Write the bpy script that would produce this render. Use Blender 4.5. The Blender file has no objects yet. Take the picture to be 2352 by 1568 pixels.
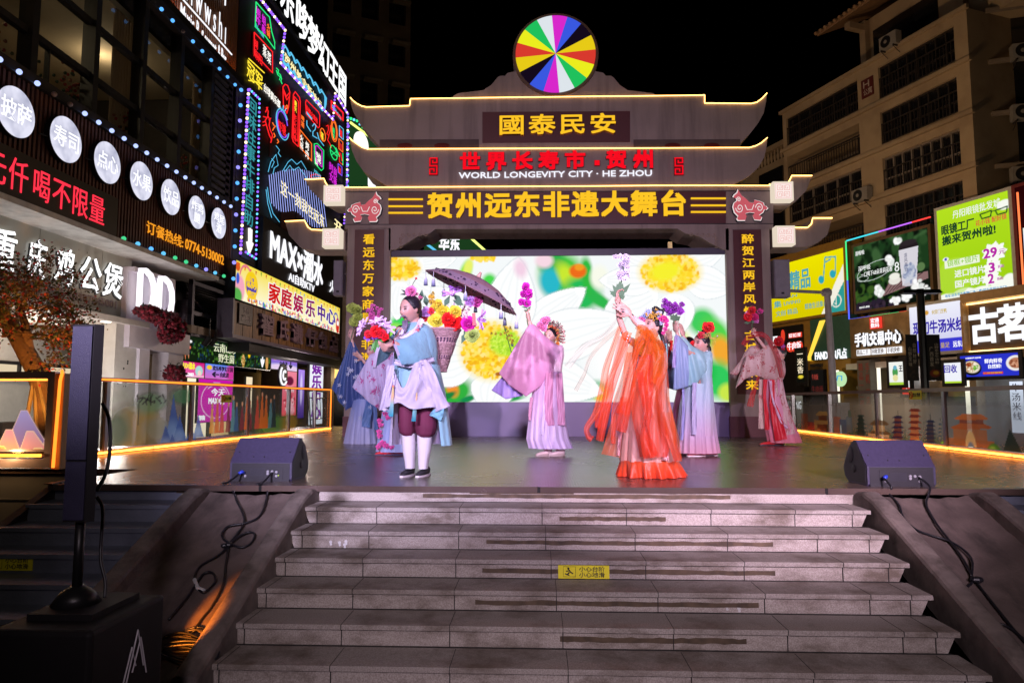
import bpy,bmesh,math,random
import numpy as np
from mathutils import Vector,Matrix
random.seed(7);np.random.seed(7)
R=math.radians
sc=bpy.context.scene
col=sc.collection

# ---------------------------------------------------------------- camera
F=1568.0  # focal length in units of a 2352 x 1568 picture (24 mm on 36 mm)
CAM_Z,YAW,PITCH=0.735,R(2.22),R(5.0)
cd=bpy.data.cameras.new('camera');cam=bpy.data.objects.new('camera',cd);col.objects.link(cam)
cam.location=(0,0,CAM_Z);cam.rotation_euler=(R(90)+PITCH,0,YAW)
cd.sensor_width=36;cd.lens=24;cd.clip_start=0.05;cd.clip_end=2000
sc.camera=cam
CM=np.array(cam.rotation_euler.to_matrix())
CP=np.array([0,0,CAM_Z])

# ---------------------------------------------------------------- night sky
w=bpy.data.worlds.new('World');sc.world=w;w.use_nodes=True
nt=w.node_tree;bg=nt.nodes['Background']
sky=nt.nodes.new('ShaderNodeTexSky');sky.sky_type='NISHITA';sky.sun_disc=False
sky.sun_elevation=R(-9);sky.sun_rotation=R(200)
nt.links.new(sky.outputs[0],bg.inputs[0]);bg.inputs[1].default_value=0.06
sc.view_settings.view_transform='Standard';sc.view_settings.look='None'
sc.view_settings.exposure=0;sc.view_settings.gamma=1
sc.cycles.use_denoising=True
sc.cycles.max_bounces=6;sc.cycles.transparent_max_bounces=24
sc.cycles.sample_clamp_indirect=4

# ---------------------------------------------------------------- lamps: stage spots over the audience, street lamps, and added unseen fills
def lamp(name,kind,loc,power,color,target=None,size=0.1,angle=60,blend=0.5):
    l=bpy.data.lights.new(name,kind);l.energy=power;l.color=color
    if kind=='SPOT':
        l.spot_size=R(angle);l.spot_blend=blend;l.shadow_soft_size=size
    elif kind=='POINT':l.shadow_soft_size=size
    o=bpy.data.objects.new(name,l);col.objects.link(o);o.location=loc
    if target is not None:
        o.rotation_euler=(Vector(target)-Vector(loc)).to_track_quat('-Z','Y').to_euler()
    return o
lamp('stage_spot','SPOT',(-2.6,-3.5,3.6),7600,(.82,.71,1.0),(-1.3,8.6,1.1),.12,29,.7)
lamp('stage_spot','SPOT',(3.2,-3.5,3.6),7400,(1.0,.74,.95),(1.6,8.4,.9),.12,31,.7)
lamp('stage_spot','SPOT',(0.4,-4.0,3.6),2300,(.64,.44,1.0),(.3,12,2.5),.12,46,.9)
lamp('front_wash','SPOT',(.9,-5.0,3.7),2300,(1,.80,.94),(.5,7.1,.5),.3,47,1.0)
lamp('gate_flood','SPOT',(-5.0,-3.0,5.0),2300,(1,.80,.70),(.3,14.4,6.6),.3,44,.8)  # unseen spot added to brighten the upper gate
lamp('street_glow','SPOT',(5.0,19.5,3.6),1900,(1,.64,.36),(14.0,31.0,11.0),.3,105,.8)
lamp('street_glow','POINT',(4.5,30,6.5),260,(1,.52,.22),size=.4)
lamp('street_glow','POINT',(-8.2,12.8,.5),190,(1,.92,.86),size=.3)  # unseen lamp added to light the left rail print from behind
lamp('street_glow','POINT',(8.6,11.8,.5),230,(1,.9,.78),size=.3)  # added the same way behind the right rail print, unseen
lamp('street_glow','POINT',(-5.2,22,3.4),240,(1,.74,.6),size=.4)  # unseen fill, added to lift the wooden sign on the left
lamp('street_glow','POINT',(0.3,-6.0,8.0),260,(1,.82,.68),size=.5)

# ---------------------------------------------------------------- projection helpers
def ray(u,v):
    d=CM @ np.array([(u-1176)/F,-(v-784)/F,-1.0]);return d
def P(u,v,Y):
    d=ray(u,v);return CP+d*(Y/d[1])
def PZ(u,v,z):
    d=ray(u,v);return CP+d*((z-CAM_Z)/d[2])
class Plane:
    "vertical plane; d runs to the viewer's right"
    def __init__(s,p,d):
        s.p=np.array(p,float);d=np.array(d,float);s.d=d/np.linalg.norm(d);s.n=np.array([s.d[1],-s.d[0]])
    def off(s,k):return Plane(s.p+s.n*k,s.d)
    def hit(s,u,v):
        r=ray(u,v);t=((s.p-CP[:2])@ s.n)/(r[:2]@ s.n);q=CP+r*t
        return float((q[:2]-s.p)@ s.d),float(q[2])
    def pt(s,a,z,k=0.0):
        q=s.p+s.d*a+s.n*k;return np.array([q[0],q[1],z])
    def rect(s,uL,vT,vB,uR):
        a0,z1=s.hit(uL,vT);z0=s.hit(uL,vB)[1];a1=s.hit(uR,vT)[0]
        return a0,a1,z0,z1
    def N(s):return np.array([s.n[0],s.n[1],0.0])
    def D(s):return np.array([s.d[0],s.d[1],0.0])
def front(Y):return Plane((0,Y),(1,0))

# ---------------------------------------------------------------- colours and materials
def lin(c):
    if isinstance(c,str):
        c=c.lstrip('#');c=[int(c[i:i+2],16)/255 for i in(0,2,4)]
        return tuple(x/12.92 if x<=.04045 else((x+.055)/1.055)**2.4 for x in c)
    return tuple(c[:3])
_m={}
def new_mat(name):
    m=bpy.data.materials.new(name);m.use_nodes=True;n=m.node_tree
    return m,n,n.nodes['Principled BSDF'],n.nodes['Material Output']
def pbr(name,c=(.5,.5,.5),rough=.6,metal=0,var=.15,scale=6,bump=0,bscale=60,spec=.5,attr=False,stain=None,dist=.01,streak=None):
    if name in _m:return _m[name]
    m,n,b,o=new_mat(name);c=lin(c)
    b.inputs['Roughness'].default_value=rough;b.inputs['Metallic'].default_value=metal
    b.inputs['Specular IOR Level'].default_value=spec
    L=n.links.new;N=n.nodes.new
    tc=N('ShaderNodeTexCoord')
    if attr:
        a=N('ShaderNodeAttribute');a.attribute_name='col';base=a.outputs['Color']
    else:
        rgb=N('ShaderNodeRGB');rgb.outputs[0].default_value=(*c,1);base=rgb.outputs[0]
    if var:
        no=N('ShaderNodeTexNoise');no.inputs['Scale'].default_value=scale;no.inputs['Detail'].default_value=6
        L(tc.outputs['Object'],no.inputs['Vector'])
        mr=N('ShaderNodeMapRange');L(no.outputs[0],mr.inputs[0])
        mr.inputs[1].default_value=.25;mr.inputs[2].default_value=.75
        mr.inputs[3].default_value=1-var;mr.inputs[4].default_value=1+var
        hs=N('ShaderNodeHueSaturation');L(base,hs.inputs['Color']);L(mr.outputs[0],hs.inputs['Value']);base=hs.outputs[0]
    if stain:
        no=N('ShaderNodeTexNoise');no.inputs['Scale'].default_value=stain[1];no.inputs['Detail'].default_value=8
        no.inputs['Roughness'].default_value=.65
        if streak:mp=N('ShaderNodeMapping');mp.inputs['Scale'].default_value=streak;L(tc.outputs['Object'],mp.inputs[0]);L(mp.outputs[0],no.inputs['Vector'])
        else:L(tc.outputs['Object'],no.inputs['Vector'])
        rp=N('ShaderNodeMapRange');L(no.outputs[0],rp.inputs[0]);rp.inputs[1].default_value=.48;rp.inputs[2].default_value=.68
        rp.inputs[4].default_value=stain[2]
        mx=N('ShaderNodeMix');mx.data_type='RGBA';L(rp.outputs[0],mx.inputs[0]);L(base,mx.inputs[6])
        mx.inputs[7].default_value=(*lin(stain[0]),1);base=mx.outputs[2]
    L(base,b.inputs['Base Color'])
    if bump:
        n2=N('ShaderNodeTexNoise');n2.inputs['Scale'].default_value=bscale;n2.inputs['Detail'].default_value=4
        L(tc.outputs['Object'],n2.inputs['Vector'])
        bp=N('ShaderNodeBump');bp.inputs['Strength'].default_value=bump;bp.inputs['Distance'].default_value=dist
        L(n2.outputs[0],bp.inputs['Height']);L(bp.outputs[0],b.inputs['Normal'])
    _m[name]=m;return m
def emit(name,c,strength=1.0,sample=False):
    if name in _m:return _m[name]
    m,n,b,o=new_mat(name);n.nodes.remove(b)
    e=n.nodes.new('ShaderNodeEmission');e.inputs[0].default_value=(*lin(c),1);e.inputs[1].default_value=strength
    n.links.new(e.outputs[0],o.inputs[0])
    if not sample:m.cycles.emission_sampling='NONE'
    _m[name]=m;return m
def emit_attr(name,strength=1.0,sample=False):
    if name in _m:return _m[name]
    m,n,b,o=new_mat(name);n.nodes.remove(b)
    e=n.nodes.new('ShaderNodeEmission');a=n.nodes.new('ShaderNodeAttribute');a.attribute_name='col'
    n.links.new(a.outputs['Color'],e.inputs[0]);e.inputs[1].default_value=strength
    n.links.new(e.outputs[0],o.inputs[0])
    if not sample:m.cycles.emission_sampling='NONE'
    _m[name]=m;return m
def cloth(name,opacity=1.0,trans=.35,rough=.75,sheen=.3,c=None,motif=None):
    "fabric coloured by the vertex attribute; sheer when opacity < 1"
    if name in _m:return _m[name]
    m,n,b,o=new_mat(name);L=n.links.new;N=n.nodes.new
    if c is None:
        a=N('ShaderNodeAttribute');a.attribute_name='col';base=a.outputs['Color']
    else:
        rgb=N('ShaderNodeRGB');rgb.outputs[0].default_value=(*lin(c),1);base=rgb.outputs[0]
    tc=N('ShaderNodeTexCoord')
    if motif:  # scattered printed sprigs
        vo=N('ShaderNodeTexVoronoi');vo.inputs['Scale'].default_value=motif[1];ns=N('ShaderNodeTexNoise');ns.inputs['Scale'].default_value=motif[1]*2.5
        mv=N('ShaderNodeMix');mv.data_type='RGBA';mv.inputs[0].default_value=motif[2];L(tc.outputs['Object'],mv.inputs[6]);L(ns.outputs['Color'],mv.inputs[7]);L(mv.outputs[2],vo.inputs['Vector'])
        mr=N('ShaderNodeMapRange');L(vo.outputs['Distance'],mr.inputs[0]);mr.inputs[1].default_value=motif[3];mr.inputs[2].default_value=motif[3]-.08
        mm=N('ShaderNodeMix');mm.data_type='RGBA';L(mr.outputs[0],mm.inputs[0]);L(base,mm.inputs[6]);mm.inputs[7].default_value=(*motif[0],1);base=mm.outputs[2]
    wv=N('ShaderNodeTexNoise');wv.inputs['Scale'].default_value=26;wv.inputs['Detail'].default_value=3
    L(tc.outputs['Object'],wv.inputs['Vector'])
    bp=N('ShaderNodeBump');bp.inputs['Strength'].default_value=.35;bp.inputs['Distance'].default_value=.02
    L(wv.outputs[0],bp.inputs['Height']);L(bp.outputs[0],b.inputs['Normal'])
    L(base,b.inputs['Base Color']);b.inputs['Roughness'].default_value=rough;b.inputs['Sheen Weight'].default_value=sheen
    t=N('ShaderNodeBsdfTranslucent');L(base,t.inputs[0])
    mx=N('ShaderNodeMixShader');mx.inputs[0].default_value=trans;L(b.outputs[0],mx.inputs[1]);L(t.outputs[0],mx.inputs[2])
    out=mx.outputs[0]
    if opacity<1:
        tp=N('ShaderNodeBsdfTransparent');m2=N('ShaderNodeMixShader')
        lw=N('ShaderNodeLayerWeight');lw.inputs[0].default_value=.35
        mr=N('ShaderNodeMapRange');L(lw.outputs['Facing'],mr.inputs[0]);mr.inputs[3].default_value=opacity;mr.inputs[4].default_value=min(1,opacity+.45)
        L(mr.outputs[0],m2.inputs[0]);L(tp.outputs[0],m2.inputs[1]);L(out,m2.inputs[2]);out=m2.outputs[0]
    L(out,o.inputs[0]);_m[name]=m;return m
def decal(name='glass_print',strength=0.0):
    "printed film: colour and alpha from attributes"
    if name in _m:return _m[name]
    m,n,b,o=new_mat(name);L=n.links.new;N=n.nodes.new
    a=N('ShaderNodeAttribute');a.attribute_name='col';L(a.outputs['Color'],b.inputs['Base Color'])
    b.inputs['Roughness'].default_value=.4
    if strength:L(a.outputs['Color'],b.inputs['Emission Color']);b.inputs['Emission Strength'].default_value=strength
    t=N('ShaderNodeBsdfTranslucent');L(a.outputs['Color'],t.inputs[0])
    ms=N('ShaderNodeMixShader');ms.inputs[0].default_value=.6;L(b.outputs[0],ms.inputs[1]);L(t.outputs[0],ms.inputs[2])
    tp=N('ShaderNodeBsdfTransparent');m2=N('ShaderNodeMixShader')
    L(a.outputs['Alpha'],m2.inputs[0]);L(tp.outputs[0],m2.inputs[1]);L(ms.outputs[0],m2.inputs[2]);L(m2.outputs[0],o.inputs[0])
    _m[name]=m;return m
def glass(name='clear_glass',tint=(.9,.93,.92),refl=1.0):
    if name in _m:return _m[name]
    m,n,b,o=new_mat(name);n.nodes.remove(b);L=n.links.new;N=n.nodes.new
    tp=N('ShaderNodeBsdfTransparent');tp.inputs[0].default_value=(*tint,1)
    gl=N('ShaderNodeBsdfGlossy');gl.inputs['Roughness'].default_value=.03
    fr=N('ShaderNodeFresnel');fr.inputs[0].default_value=1.35
    mx=N('ShaderNodeMixShader');L(fr.outputs[0],mx.inputs[0]);L(tp.outputs[0],mx.inputs[1]);L(gl.outputs[0],mx.inputs[2]);L(mx.outputs[0],o.inputs[0])
    _m[name]=m;return m

# ---------------------------------------------------------------- mesh builder
def _frame(t):
    t=t/(np.linalg.norm(t)+1e-12);up=np.array([0,0,1.0])if abs(t[2])<.9 else np.array([1.0,0,0])
    a=np.cross(up,t);a /= np.linalg.norm(a);b=np.cross(t,a);return a,b
class MB:
    def __init__(s):s.v=[];s.f=[];s.c=[]
    def add(s,vs,fs,c=None):
        k=len(s.v);s.v.extend([tuple(map(float,x))for x in vs]);s.f.extend([tuple(i+k for i in f)for f in fs])
        if c is None:c=(.5,.5,.5,1)
        if len(c)and np.ndim(c)==1:s.c.extend([tuple(c)if len(c)==4 else(*c,1)]*len(vs))
        else:s.c.extend([tuple(x)if len(x)==4 else(*x,1)for x in c])
        return s
    def hexa(s,p,c=None):  # 8 points: bottom loop, top loop
        return s.add(p,[(3,2,1,0),(4,5,6,7),(0,1,5,4),(1,2,6,5),(2,3,7,6),(3,0,4,7)],c)
    def box(s,x0,x1,y0,y1,z0,z1,c=None):
        return s.hexa([(x0,y0,z0),(x1,y0,z0),(x1,y1,z0),(x0,y1,z0),(x0,y0,z1),(x1,y0,z1),(x1,y1,z1),(x0,y1,z1)],c)
    def slab(s,pl,a0,a1,z0,z1,k0,k1,c=None):
        q=lambda a,k,z:pl.pt(a,z,k)
        return s.hexa([q(a0,k1,z0),q(a1,k1,z0),q(a1,k0,z0),q(a0,k0,z0),q(a0,k1,z1),q(a1,k1,z1),q(a1,k0,z1),q(a0,k0,z1)],c)
    def quad(s,a,b,c_,d,c=None):return s.add([a,b,c_,d],[(0,1,2,3)],c)
    def prism(s,pts,ext,c=None):
        "planar polygon (counter-clockwise as seen from the front) extruded by the vector ext"
        pts=[np.array(p,float)for p in pts];n=len(pts);ext=np.array(ext,float)
        k=len(s.v)
        s.add(pts+[p+ext for p in pts],[tuple(range(n)),tuple(range(2*n-1,n-1,-1))]+[(i,i+n,(i+1)%n+n,(i+1)%n)for i in range(n)],c)
        return s
    def tube(s,path,r,n=8,c=None,cap=True,flat=None):
        path=[np.array(p,float)for p in path];m=len(path)
        rs=r if hasattr(r,'__len__')else[r]*m
        vs=[];a=b=None
        for i,p in enumerate(path):
            t=path[min(i+1,m-1)]-path[max(i-1,0)]
            t=t/(np.linalg.norm(t)+1e-12)
            if a is None:a,b=_frame(t)
            else:
                a=a-t*(a @ t);a /=(np.linalg.norm(a)+1e-12);b=np.cross(t,a)
            for j in range(n):
                th=2*math.pi*j/n;vs.append(p+(a*math.cos(th)+b*math.sin(th)*(flat or 1))*rs[i])
        fs=[(i*n+j,i*n+(j+1)%n,(i+1)*n+(j+1)%n,(i+1)*n+j)for i in range(m-1)for j in range(n)]
        if cap:fs+=[tuple(range(n-1,-1,-1)),tuple((m-1)*n+j for j in range(n))]
        return s.add(vs,fs,c)
    def loft(s,rings,c=None,cap=False):
        n=len(rings[0]);m=len(rings)
        fs=[(i*n+j,i*n+(j+1)%n,(i+1)*n+(j+1)%n,(i+1)*n+j)for i in range(m-1)for j in range(n)]
        if cap:fs+=[tuple(range(n-1,-1,-1)),tuple((m-1)*n+j for j in range(n))]
        cc=c
        if c is not None and np.ndim(c)==2 and len(c)==m:cc=[x for x in c for _ in range(n)]
        return s.add([p for r_ in rings for p in r_],fs,cc)
    def sheet(s,rows,c=None):
        n=len(rows[0]);m=len(rows)
        fs=[(i*n+j,i*n+j+1,(i+1)*n+j+1,(i+1)*n+j)for i in range(m-1)for j in range(n-1)]
        cc=c
        if c is not None and np.ndim(c)==2 and len(c)==m:cc=[x for x in c for _ in range(n)]
        return s.add([p for r_ in rows for p in r_],fs,cc)
    def ball(s,c0,rx,ry=None,rz=None,M=None,nu=14,nv=9,c=None):
        ry=ry or rx;rz=rz or rx;c0=np.array(c0,float);vs=[]
        for i in range(nv+1):
            ph=math.pi*i/nv
            for j in range(nu):
                th=2*math.pi*j/nu
                q=np.array([rx*math.sin(ph)*math.cos(th),ry*math.sin(ph)*math.sin(th),-rz*math.cos(ph)])
                vs.append(c0+(M @ q if M is not None else q))
        fs=[(i*nu+j,i*nu+(j+1)%nu,(i+1)*nu+(j+1)%nu,(i+1)*nu+j)for i in range(nv)for j in range(nu)]
        return s.add(vs,fs,c)
    def disc(s,pl,a,z,r,k0,k1,n=40,c=None,r2=None):
        pts=[pl.pt(a+r*math.cos(2*math.pi*i/n),z+(r2 or r)*math.sin(2*math.pi*i/n),k1)for i in range(n)]
        return s.prism(pts,pl.N()*(k0-k1),c)
    def poly(s,pl,pts,k0,k1,c=None):
        "polygon given as (a, z) on a plane, from offset k0 to k1"
        return s.prism([pl.pt(a,z,k1)for a,z in pts],pl.N()*(k0-k1),c)
    def pxpoly(s,pl,uv,k0,k1,c=None):return s.poly(pl,[pl.hit(u,v)for u,v in uv],k0,k1,c)
    def pxtube(s,pl,uv,r,k=.02,n=6,c=None):return s.tube([pl.pt(*pl.hit(u,v),k)for u,v in uv],r,n,c)
    def text(s,t,pl,a0,a1,z0,z1,k0=.005,k1=.02,bold=.0,c=None,slant=0):
        vs,fs=text_mesh(t,bold)
        s.add([pl.pt(a0+(a1-a0)*x+slant*y,z0+(z1-z0)*y,k0+(k1-k0)*z)for x,y,z in vs],fs,c);return s
    def pxtext(s,t,pl,uL,vT,vB,uR,k0=.005,k1=.02,bold=.0,c=None):
        a0,a1,z0,z1=pl.rect(uL,vT,vB,uR);return s.text(t,pl,a0,a1,z0,z1,k0,k1,bold,c)
    def vtext(s,t,pl,a0,a1,z0,z1,k0=.005,k1=.02,bold=.0,c=None,gap=.12):
        n=len(t);h=(z1-z0)/n
        for i,ch in enumerate(t):
            if ch!=' ':s.text(ch,pl,a0,a1,z1-(i+1)*h+h*gap/2,z1-i*h-h*gap/2,k0,k1,bold,c)
        return s
    def build(s,name,mat,parent=None,smooth=False,origin=None):
        v=np.array(s.v,float).reshape(-1,3)
        if parent is not None:
            r_=parent
            while r_.parent:r_=r_.parent
            org=np.array(r_.location)
        else:
            lo,hi=v.min(0),v.max(0);org=np.array(origin if origin is not None else((lo[0]+hi[0])/2,(lo[1]+hi[1])/2,lo[2]))
        me=bpy.data.meshes.new(name);me.from_pydata((v-org).tolist(),[],s.f)
        at=me.color_attributes.new('col','FLOAT_COLOR','POINT');at.data.foreach_set('color',np.array(s.c,np.float32).ravel())
        if smooth:me.polygons.foreach_set('use_smooth',[True]*len(me.polygons))
        me.materials.append(mat);me.update()
        o=bpy.data.objects.new(name,me);col.objects.link(o)
        if parent is not None:o.parent=parent
        else:o.location=org
        return o
def part(name,mb,mat,parent,smooth=False):return mb.build(name,mat,parent,smooth)
def tag(o,label,cat,group=None):
    o['label']=label;o['category']=cat
    if group:o['group']=group
    return o
def thing(name,label,cat,loc,group=None):
    o=bpy.data.objects.new(name,None);col.objects.link(o);o.location=[float(x)for x in loc];o.empty_display_size=.2
    return tag(o,label,cat,group)
def solo(name,mb,mat,label,cat,group=None,smooth=False):return tag(mb.build(name,mat,None,smooth),label,cat,group)
def struct(name,mb,mat,smooth=False,kind='structure'):
    o=mb.build(name,mat,None,smooth);o['kind']=kind;return o
# ---------------------------------------------------------------- lettering (Blender's own font)
_t={}
def _glyphs(t,bold):
    cu=bpy.data.curves.new('lettering','FONT');cu.body=t;cu.extrude=.5;cu.offset=bold;cu.resolution_u=2
    o=bpy.data.objects.new('lettering',cu);col.objects.link(o)
    dg=bpy.context.evaluated_depsgraph_get();dg.update()
    me=bpy.data.meshes.new_from_object(o.evaluated_get(dg))
    v=np.zeros(len(me.vertices)*3);me.vertices.foreach_get('co',v);v=v.reshape(-1,3)
    f=[tuple(p.vertices)for p in me.polygons]
    bpy.data.objects.remove(o);bpy.data.curves.remove(cu);bpy.data.meshes.remove(me)
    return v,f
def text_mesh(t,bold=0.0):
    if(t,bold)in _t:return _t[(t,bold)]
    v,f=_glyphs(t,bold if bold<=.01 else 0);v=v.copy()
    if bold>.01:  # heavy letters: the glyph struck four times, a hair apart
        b=bold*.8;nv=len(v);vv=[];ff=[]
        for i,(dx,dy)in enumerate([(b,b),(-b,b),(b,-b),(-b,-b)]):
            q=v.copy();q[:,0]+=dx;q[:,1]+=dy;q[:,2]*= 1+.06*i;vv.append(q);ff+=[tuple(k+nv*i for k in p)for p in f]
        v=np.concatenate(vv);f=ff
    cjk=any(ord(ch)>0x2e80 for ch in t)
    if 'em' not in _t:
        e,_=_glyphs('国',0);_t['em']=(e[:,:2].min(0),e[:,:2].max(0))
    lo,hi=v[:,:2].min(0),v[:,:2].max(0)
    if cjk:
        el,eh=_t['em'];lo[1],hi[1]=el[1]-.04,eh[1]+.04
        if len(t)==1:lo[0],hi[0]=el[0]-.05,eh[0]+.05
    v[:,0]=(v[:,0]-lo[0])/(hi[0]-lo[0]);v[:,1]=(v[:,1]-lo[1])/(hi[1]-lo[1])
    v[:,2]=(v[:,2]-v[:,2].min())/(np.ptp(v[:,2])+1e-9)
    _t[(t,bold)]=(v,f);return v,f
# ---------------------------------------------------------------- flat prints and screens: colours on a fine grid
class Art:
    def __init__(s,nx,ny,asp,bgc=(1,1,1)):
        s.nx,s.ny,s.asp=nx,ny,asp
        x=np.linspace(0,asp,nx);y=np.linspace(1,0,ny);s.X,s.Y=np.meshgrid(x,y)
        s.c=np.zeros((ny,nx,4));s.c[...,:3]=lin(bgc);s.c[...,3]=1
    def over(s,m,c):
        m=np.clip(m,0,1)[...,None];s.c[...,:3]=s.c[...,:3]*(1-m)+np.array(lin(c))*m
        s.c[...,3:]=np.maximum(s.c[...,3:],m)
    def ell(s,cx,cy,rx,ry,c,rot=0,soft=.1,op=1.0):
        ct,st=math.cos(R(rot)),math.sin(R(rot));dx,dy=s.X-cx,s.Y-cy
        d=np.sqrt(((dx*ct+dy*st)/rx)**2+((-dx*st+dy*ct)/ry)**2)
        s.over(np.clip((1-d)/soft+.5,0,1)*op,c)
    def poly(s,pts,c,op=1.0):
        ins=np.zeros(s.X.shape,bool);n=len(pts)
        for i in range(n):
            (x0,y0),(x1,y1)=pts[i],pts[(i+1)%n]
            if y0==y1:continue
            ins ^=((y0>s.Y)!=(y1>s.Y))&(s.X<(x1-x0)*(s.Y-y0)/(y1-y0)+x0)
        s.over(ins*op,c)
    def rect(s,x0,x1,y0,y1,c,op=1.0):s.over(((s.X>=x0)&(s.X<=x1)&(s.Y>=y0)&(s.Y<=y1))*op,c)
    def line(s,pts,w_,c,op=1.0):
        d=np.full(s.X.shape,9.0)
        for(x0,y0),(x1,y1)in zip(pts[:-1],pts[1:]):
            L2=(x1-x0)**2+(y1-y0)**2+1e-12
            t=np.clip(((s.X-x0)*(x1-x0)+(s.Y-y0)*(y1-y0))/L2,0,1)
            d=np.minimum(d,np.hypot(s.X-x0-t*(x1-x0),s.Y-y0-t*(y1-y0)))
        s.over(np.clip((w_-d)/(w_*.5),0,1)*op,c)
    def vgrad(s,c0,c1,y0=0,y1=1,x0=-9,x1=99):
        t=np.clip((s.Y-y0)/(y1-y0),0,1)[...,None];k=np.array(lin(c0))*(1-t)+np.array(lin(c1))*t
        m=((s.X>=x0)&(s.X<=x1)&(s.Y>=min(y0,y1))&(s.Y<=max(y0,y1)))
        s.c[m,:3]=k[m]
    def specks(s,n,cx,cy,rx,ry,r,cols,rnd=random):
        for _ in range(n):
            a=rnd.random()*6.283;q=math.sqrt(rnd.random())
            s.ell(cx+rx*q*math.cos(a),cy+ry*q*math.sin(a),r*rnd.uniform(.5,1.3),r*rnd.uniform(.5,1.3),rnd.choice(cols),soft=.6)
    def build(s,name,mat,pl,a0,a1,z0,z1,k,parent):
        mb=MB();x=np.linspace(a0,a1,s.nx);z=np.linspace(z1,z0,s.ny)
        A,Z=np.meshgrid(x,z);q=pl.p+pl.n*k
        V=np.stack([q[0]+pl.d[0]*A,q[1]+pl.d[1]*A,Z],-1).reshape(-1,3)
        ii=np.arange(s.nx*s.ny).reshape(s.ny,s.nx)
        mb.v=V;mb.f=np.stack([ii[1:,:-1],ii[1:,1:],ii[:-1,1:],ii[:-1,:-1]],-1).reshape(-1,4).tolist();mb.c=s.c.reshape(-1,4)
        return mb.build(name,mat,parent)
# ================================================================ ground, stage, stairs
GZ,RISE,TREAD,Y0=-.94,.1343,.312,5.98
asph=pbr('asphalt',(.035,.033,.033),.55,var=.3,scale=3,bump=.3,bscale=90)
mb=MB();mb.quad((-400,-200,GZ),(400,-200,GZ),(400,400,GZ),(-400,400,GZ));struct('ground',mb,asph)
def floor_mat():
    m,n,b,o=new_mat('stage_plate');L=n.links.new;N=n.nodes.new
    tc=N('ShaderNodeTexCoord')
    no=N('ShaderNodeTexNoise');no.inputs['Scale'].default_value=.9;no.inputs['Detail'].default_value=8;L(tc.outputs['Object'],no.inputs['Vector'])
    rp=N('ShaderNodeValToRGB');rp.color_ramp.elements[0].color=(.046,.030,.025,1);rp.color_ramp.elements[1].color=(.105,.070,.058,1)
    rp.color_ramp.elements[0].position=.3;rp.color_ramp.elements[1].position=.7;L(no.outputs[0],rp.inputs[0])
    # lengthwise joints between the plates, one every 1.22 m
    br=N('ShaderNodeTexBrick');br.inputs['Scale'].default_value=1;br.inputs['Brick Width'].default_value=2.44;br.inputs['Row Height'].default_value=.82
    br.inputs['Mortar Size'].default_value=.016;br.inputs['Mortar Smooth'].default_value=.4
    L(tc.outputs['Object'],br.inputs['Vector'])
    mx=N('ShaderNodeMix');mx.data_type='RGBA';L(br.outputs['Fac'],mx.inputs[0]);L(rp.outputs[0],mx.inputs[6]);mx.inputs[7].default_value=(.012,.011,.011,1)
    L(mx.outputs[2],b.inputs['Base Color'])
    # raised studs
    sp=N('ShaderNodeSeparateXYZ');L(tc.outputs['Object'],sp.inputs[0])
    def wave(sock,k):
        mu=N('ShaderNodeMath');mu.operation='MULTIPLY';L(sock,mu.inputs[0]);mu.inputs[1].default_value=k
        si=N('ShaderNodeMath');si.operation='SINE';L(mu.outputs[0],si.inputs[0]);return si.outputs[0]
    pr=N('ShaderNodeMath');pr.operation='MULTIPLY';L(wave(sp.outputs[0],130),pr.inputs[0]);L(wave(sp.outputs[1],130),pr.inputs[1])
    bp=N('ShaderNodeBump');bp.inputs['Strength'].default_value=.3;bp.inputs['Distance'].default_value=.003;L(pr.outputs[0],bp.inputs['Height'])
    L(bp.outputs[0],b.inputs['Normal'])
    rr=N('ShaderNodeMapRange');L(no.outputs[0],rr.inputs[0]);rr.inputs[3].default_value=.18;rr.inputs[4].default_value=.34;L(rr.outputs[0],b.inputs['Roughness'])
    b.inputs['Specular IOR Level'].default_value=.75
    return m
plate=floor_mat()
mb=MB()
mb.prism([(-4.35,Y0,0),(5.6,Y0,0),(5.6,7.3,0),(6.9,7.3,0),(6.9,20,0),(-6.9,20,0),(-6.9,7.35,0),(-4.35,7.35,0)],(0,0,-.05))
struct('stage_floor',mb,plate)
dark=pbr('dark_cladding',(.05,.055,.07),.6,var=.2,scale=2)
mb=MB();mb.box(-6.85,-4.4,7.4,7.46,GZ,-.05);mb.box(5.65,6.85,7.4,7.46,GZ,-.05)
mb.box(-6.85,-6.8,7.46,19.9,GZ,-.05);mb.box(6.8,6.85,7.46,19.9,GZ,-.05);mb.box(-4.42,-4.36,Y0+.05,7.4,GZ,-.05)
for z in(-.34,-.64):mb.box(-6.85,-4.4,7.385,7.4,z,z+.012)
struct('stage_wall',mb,dark)

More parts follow.
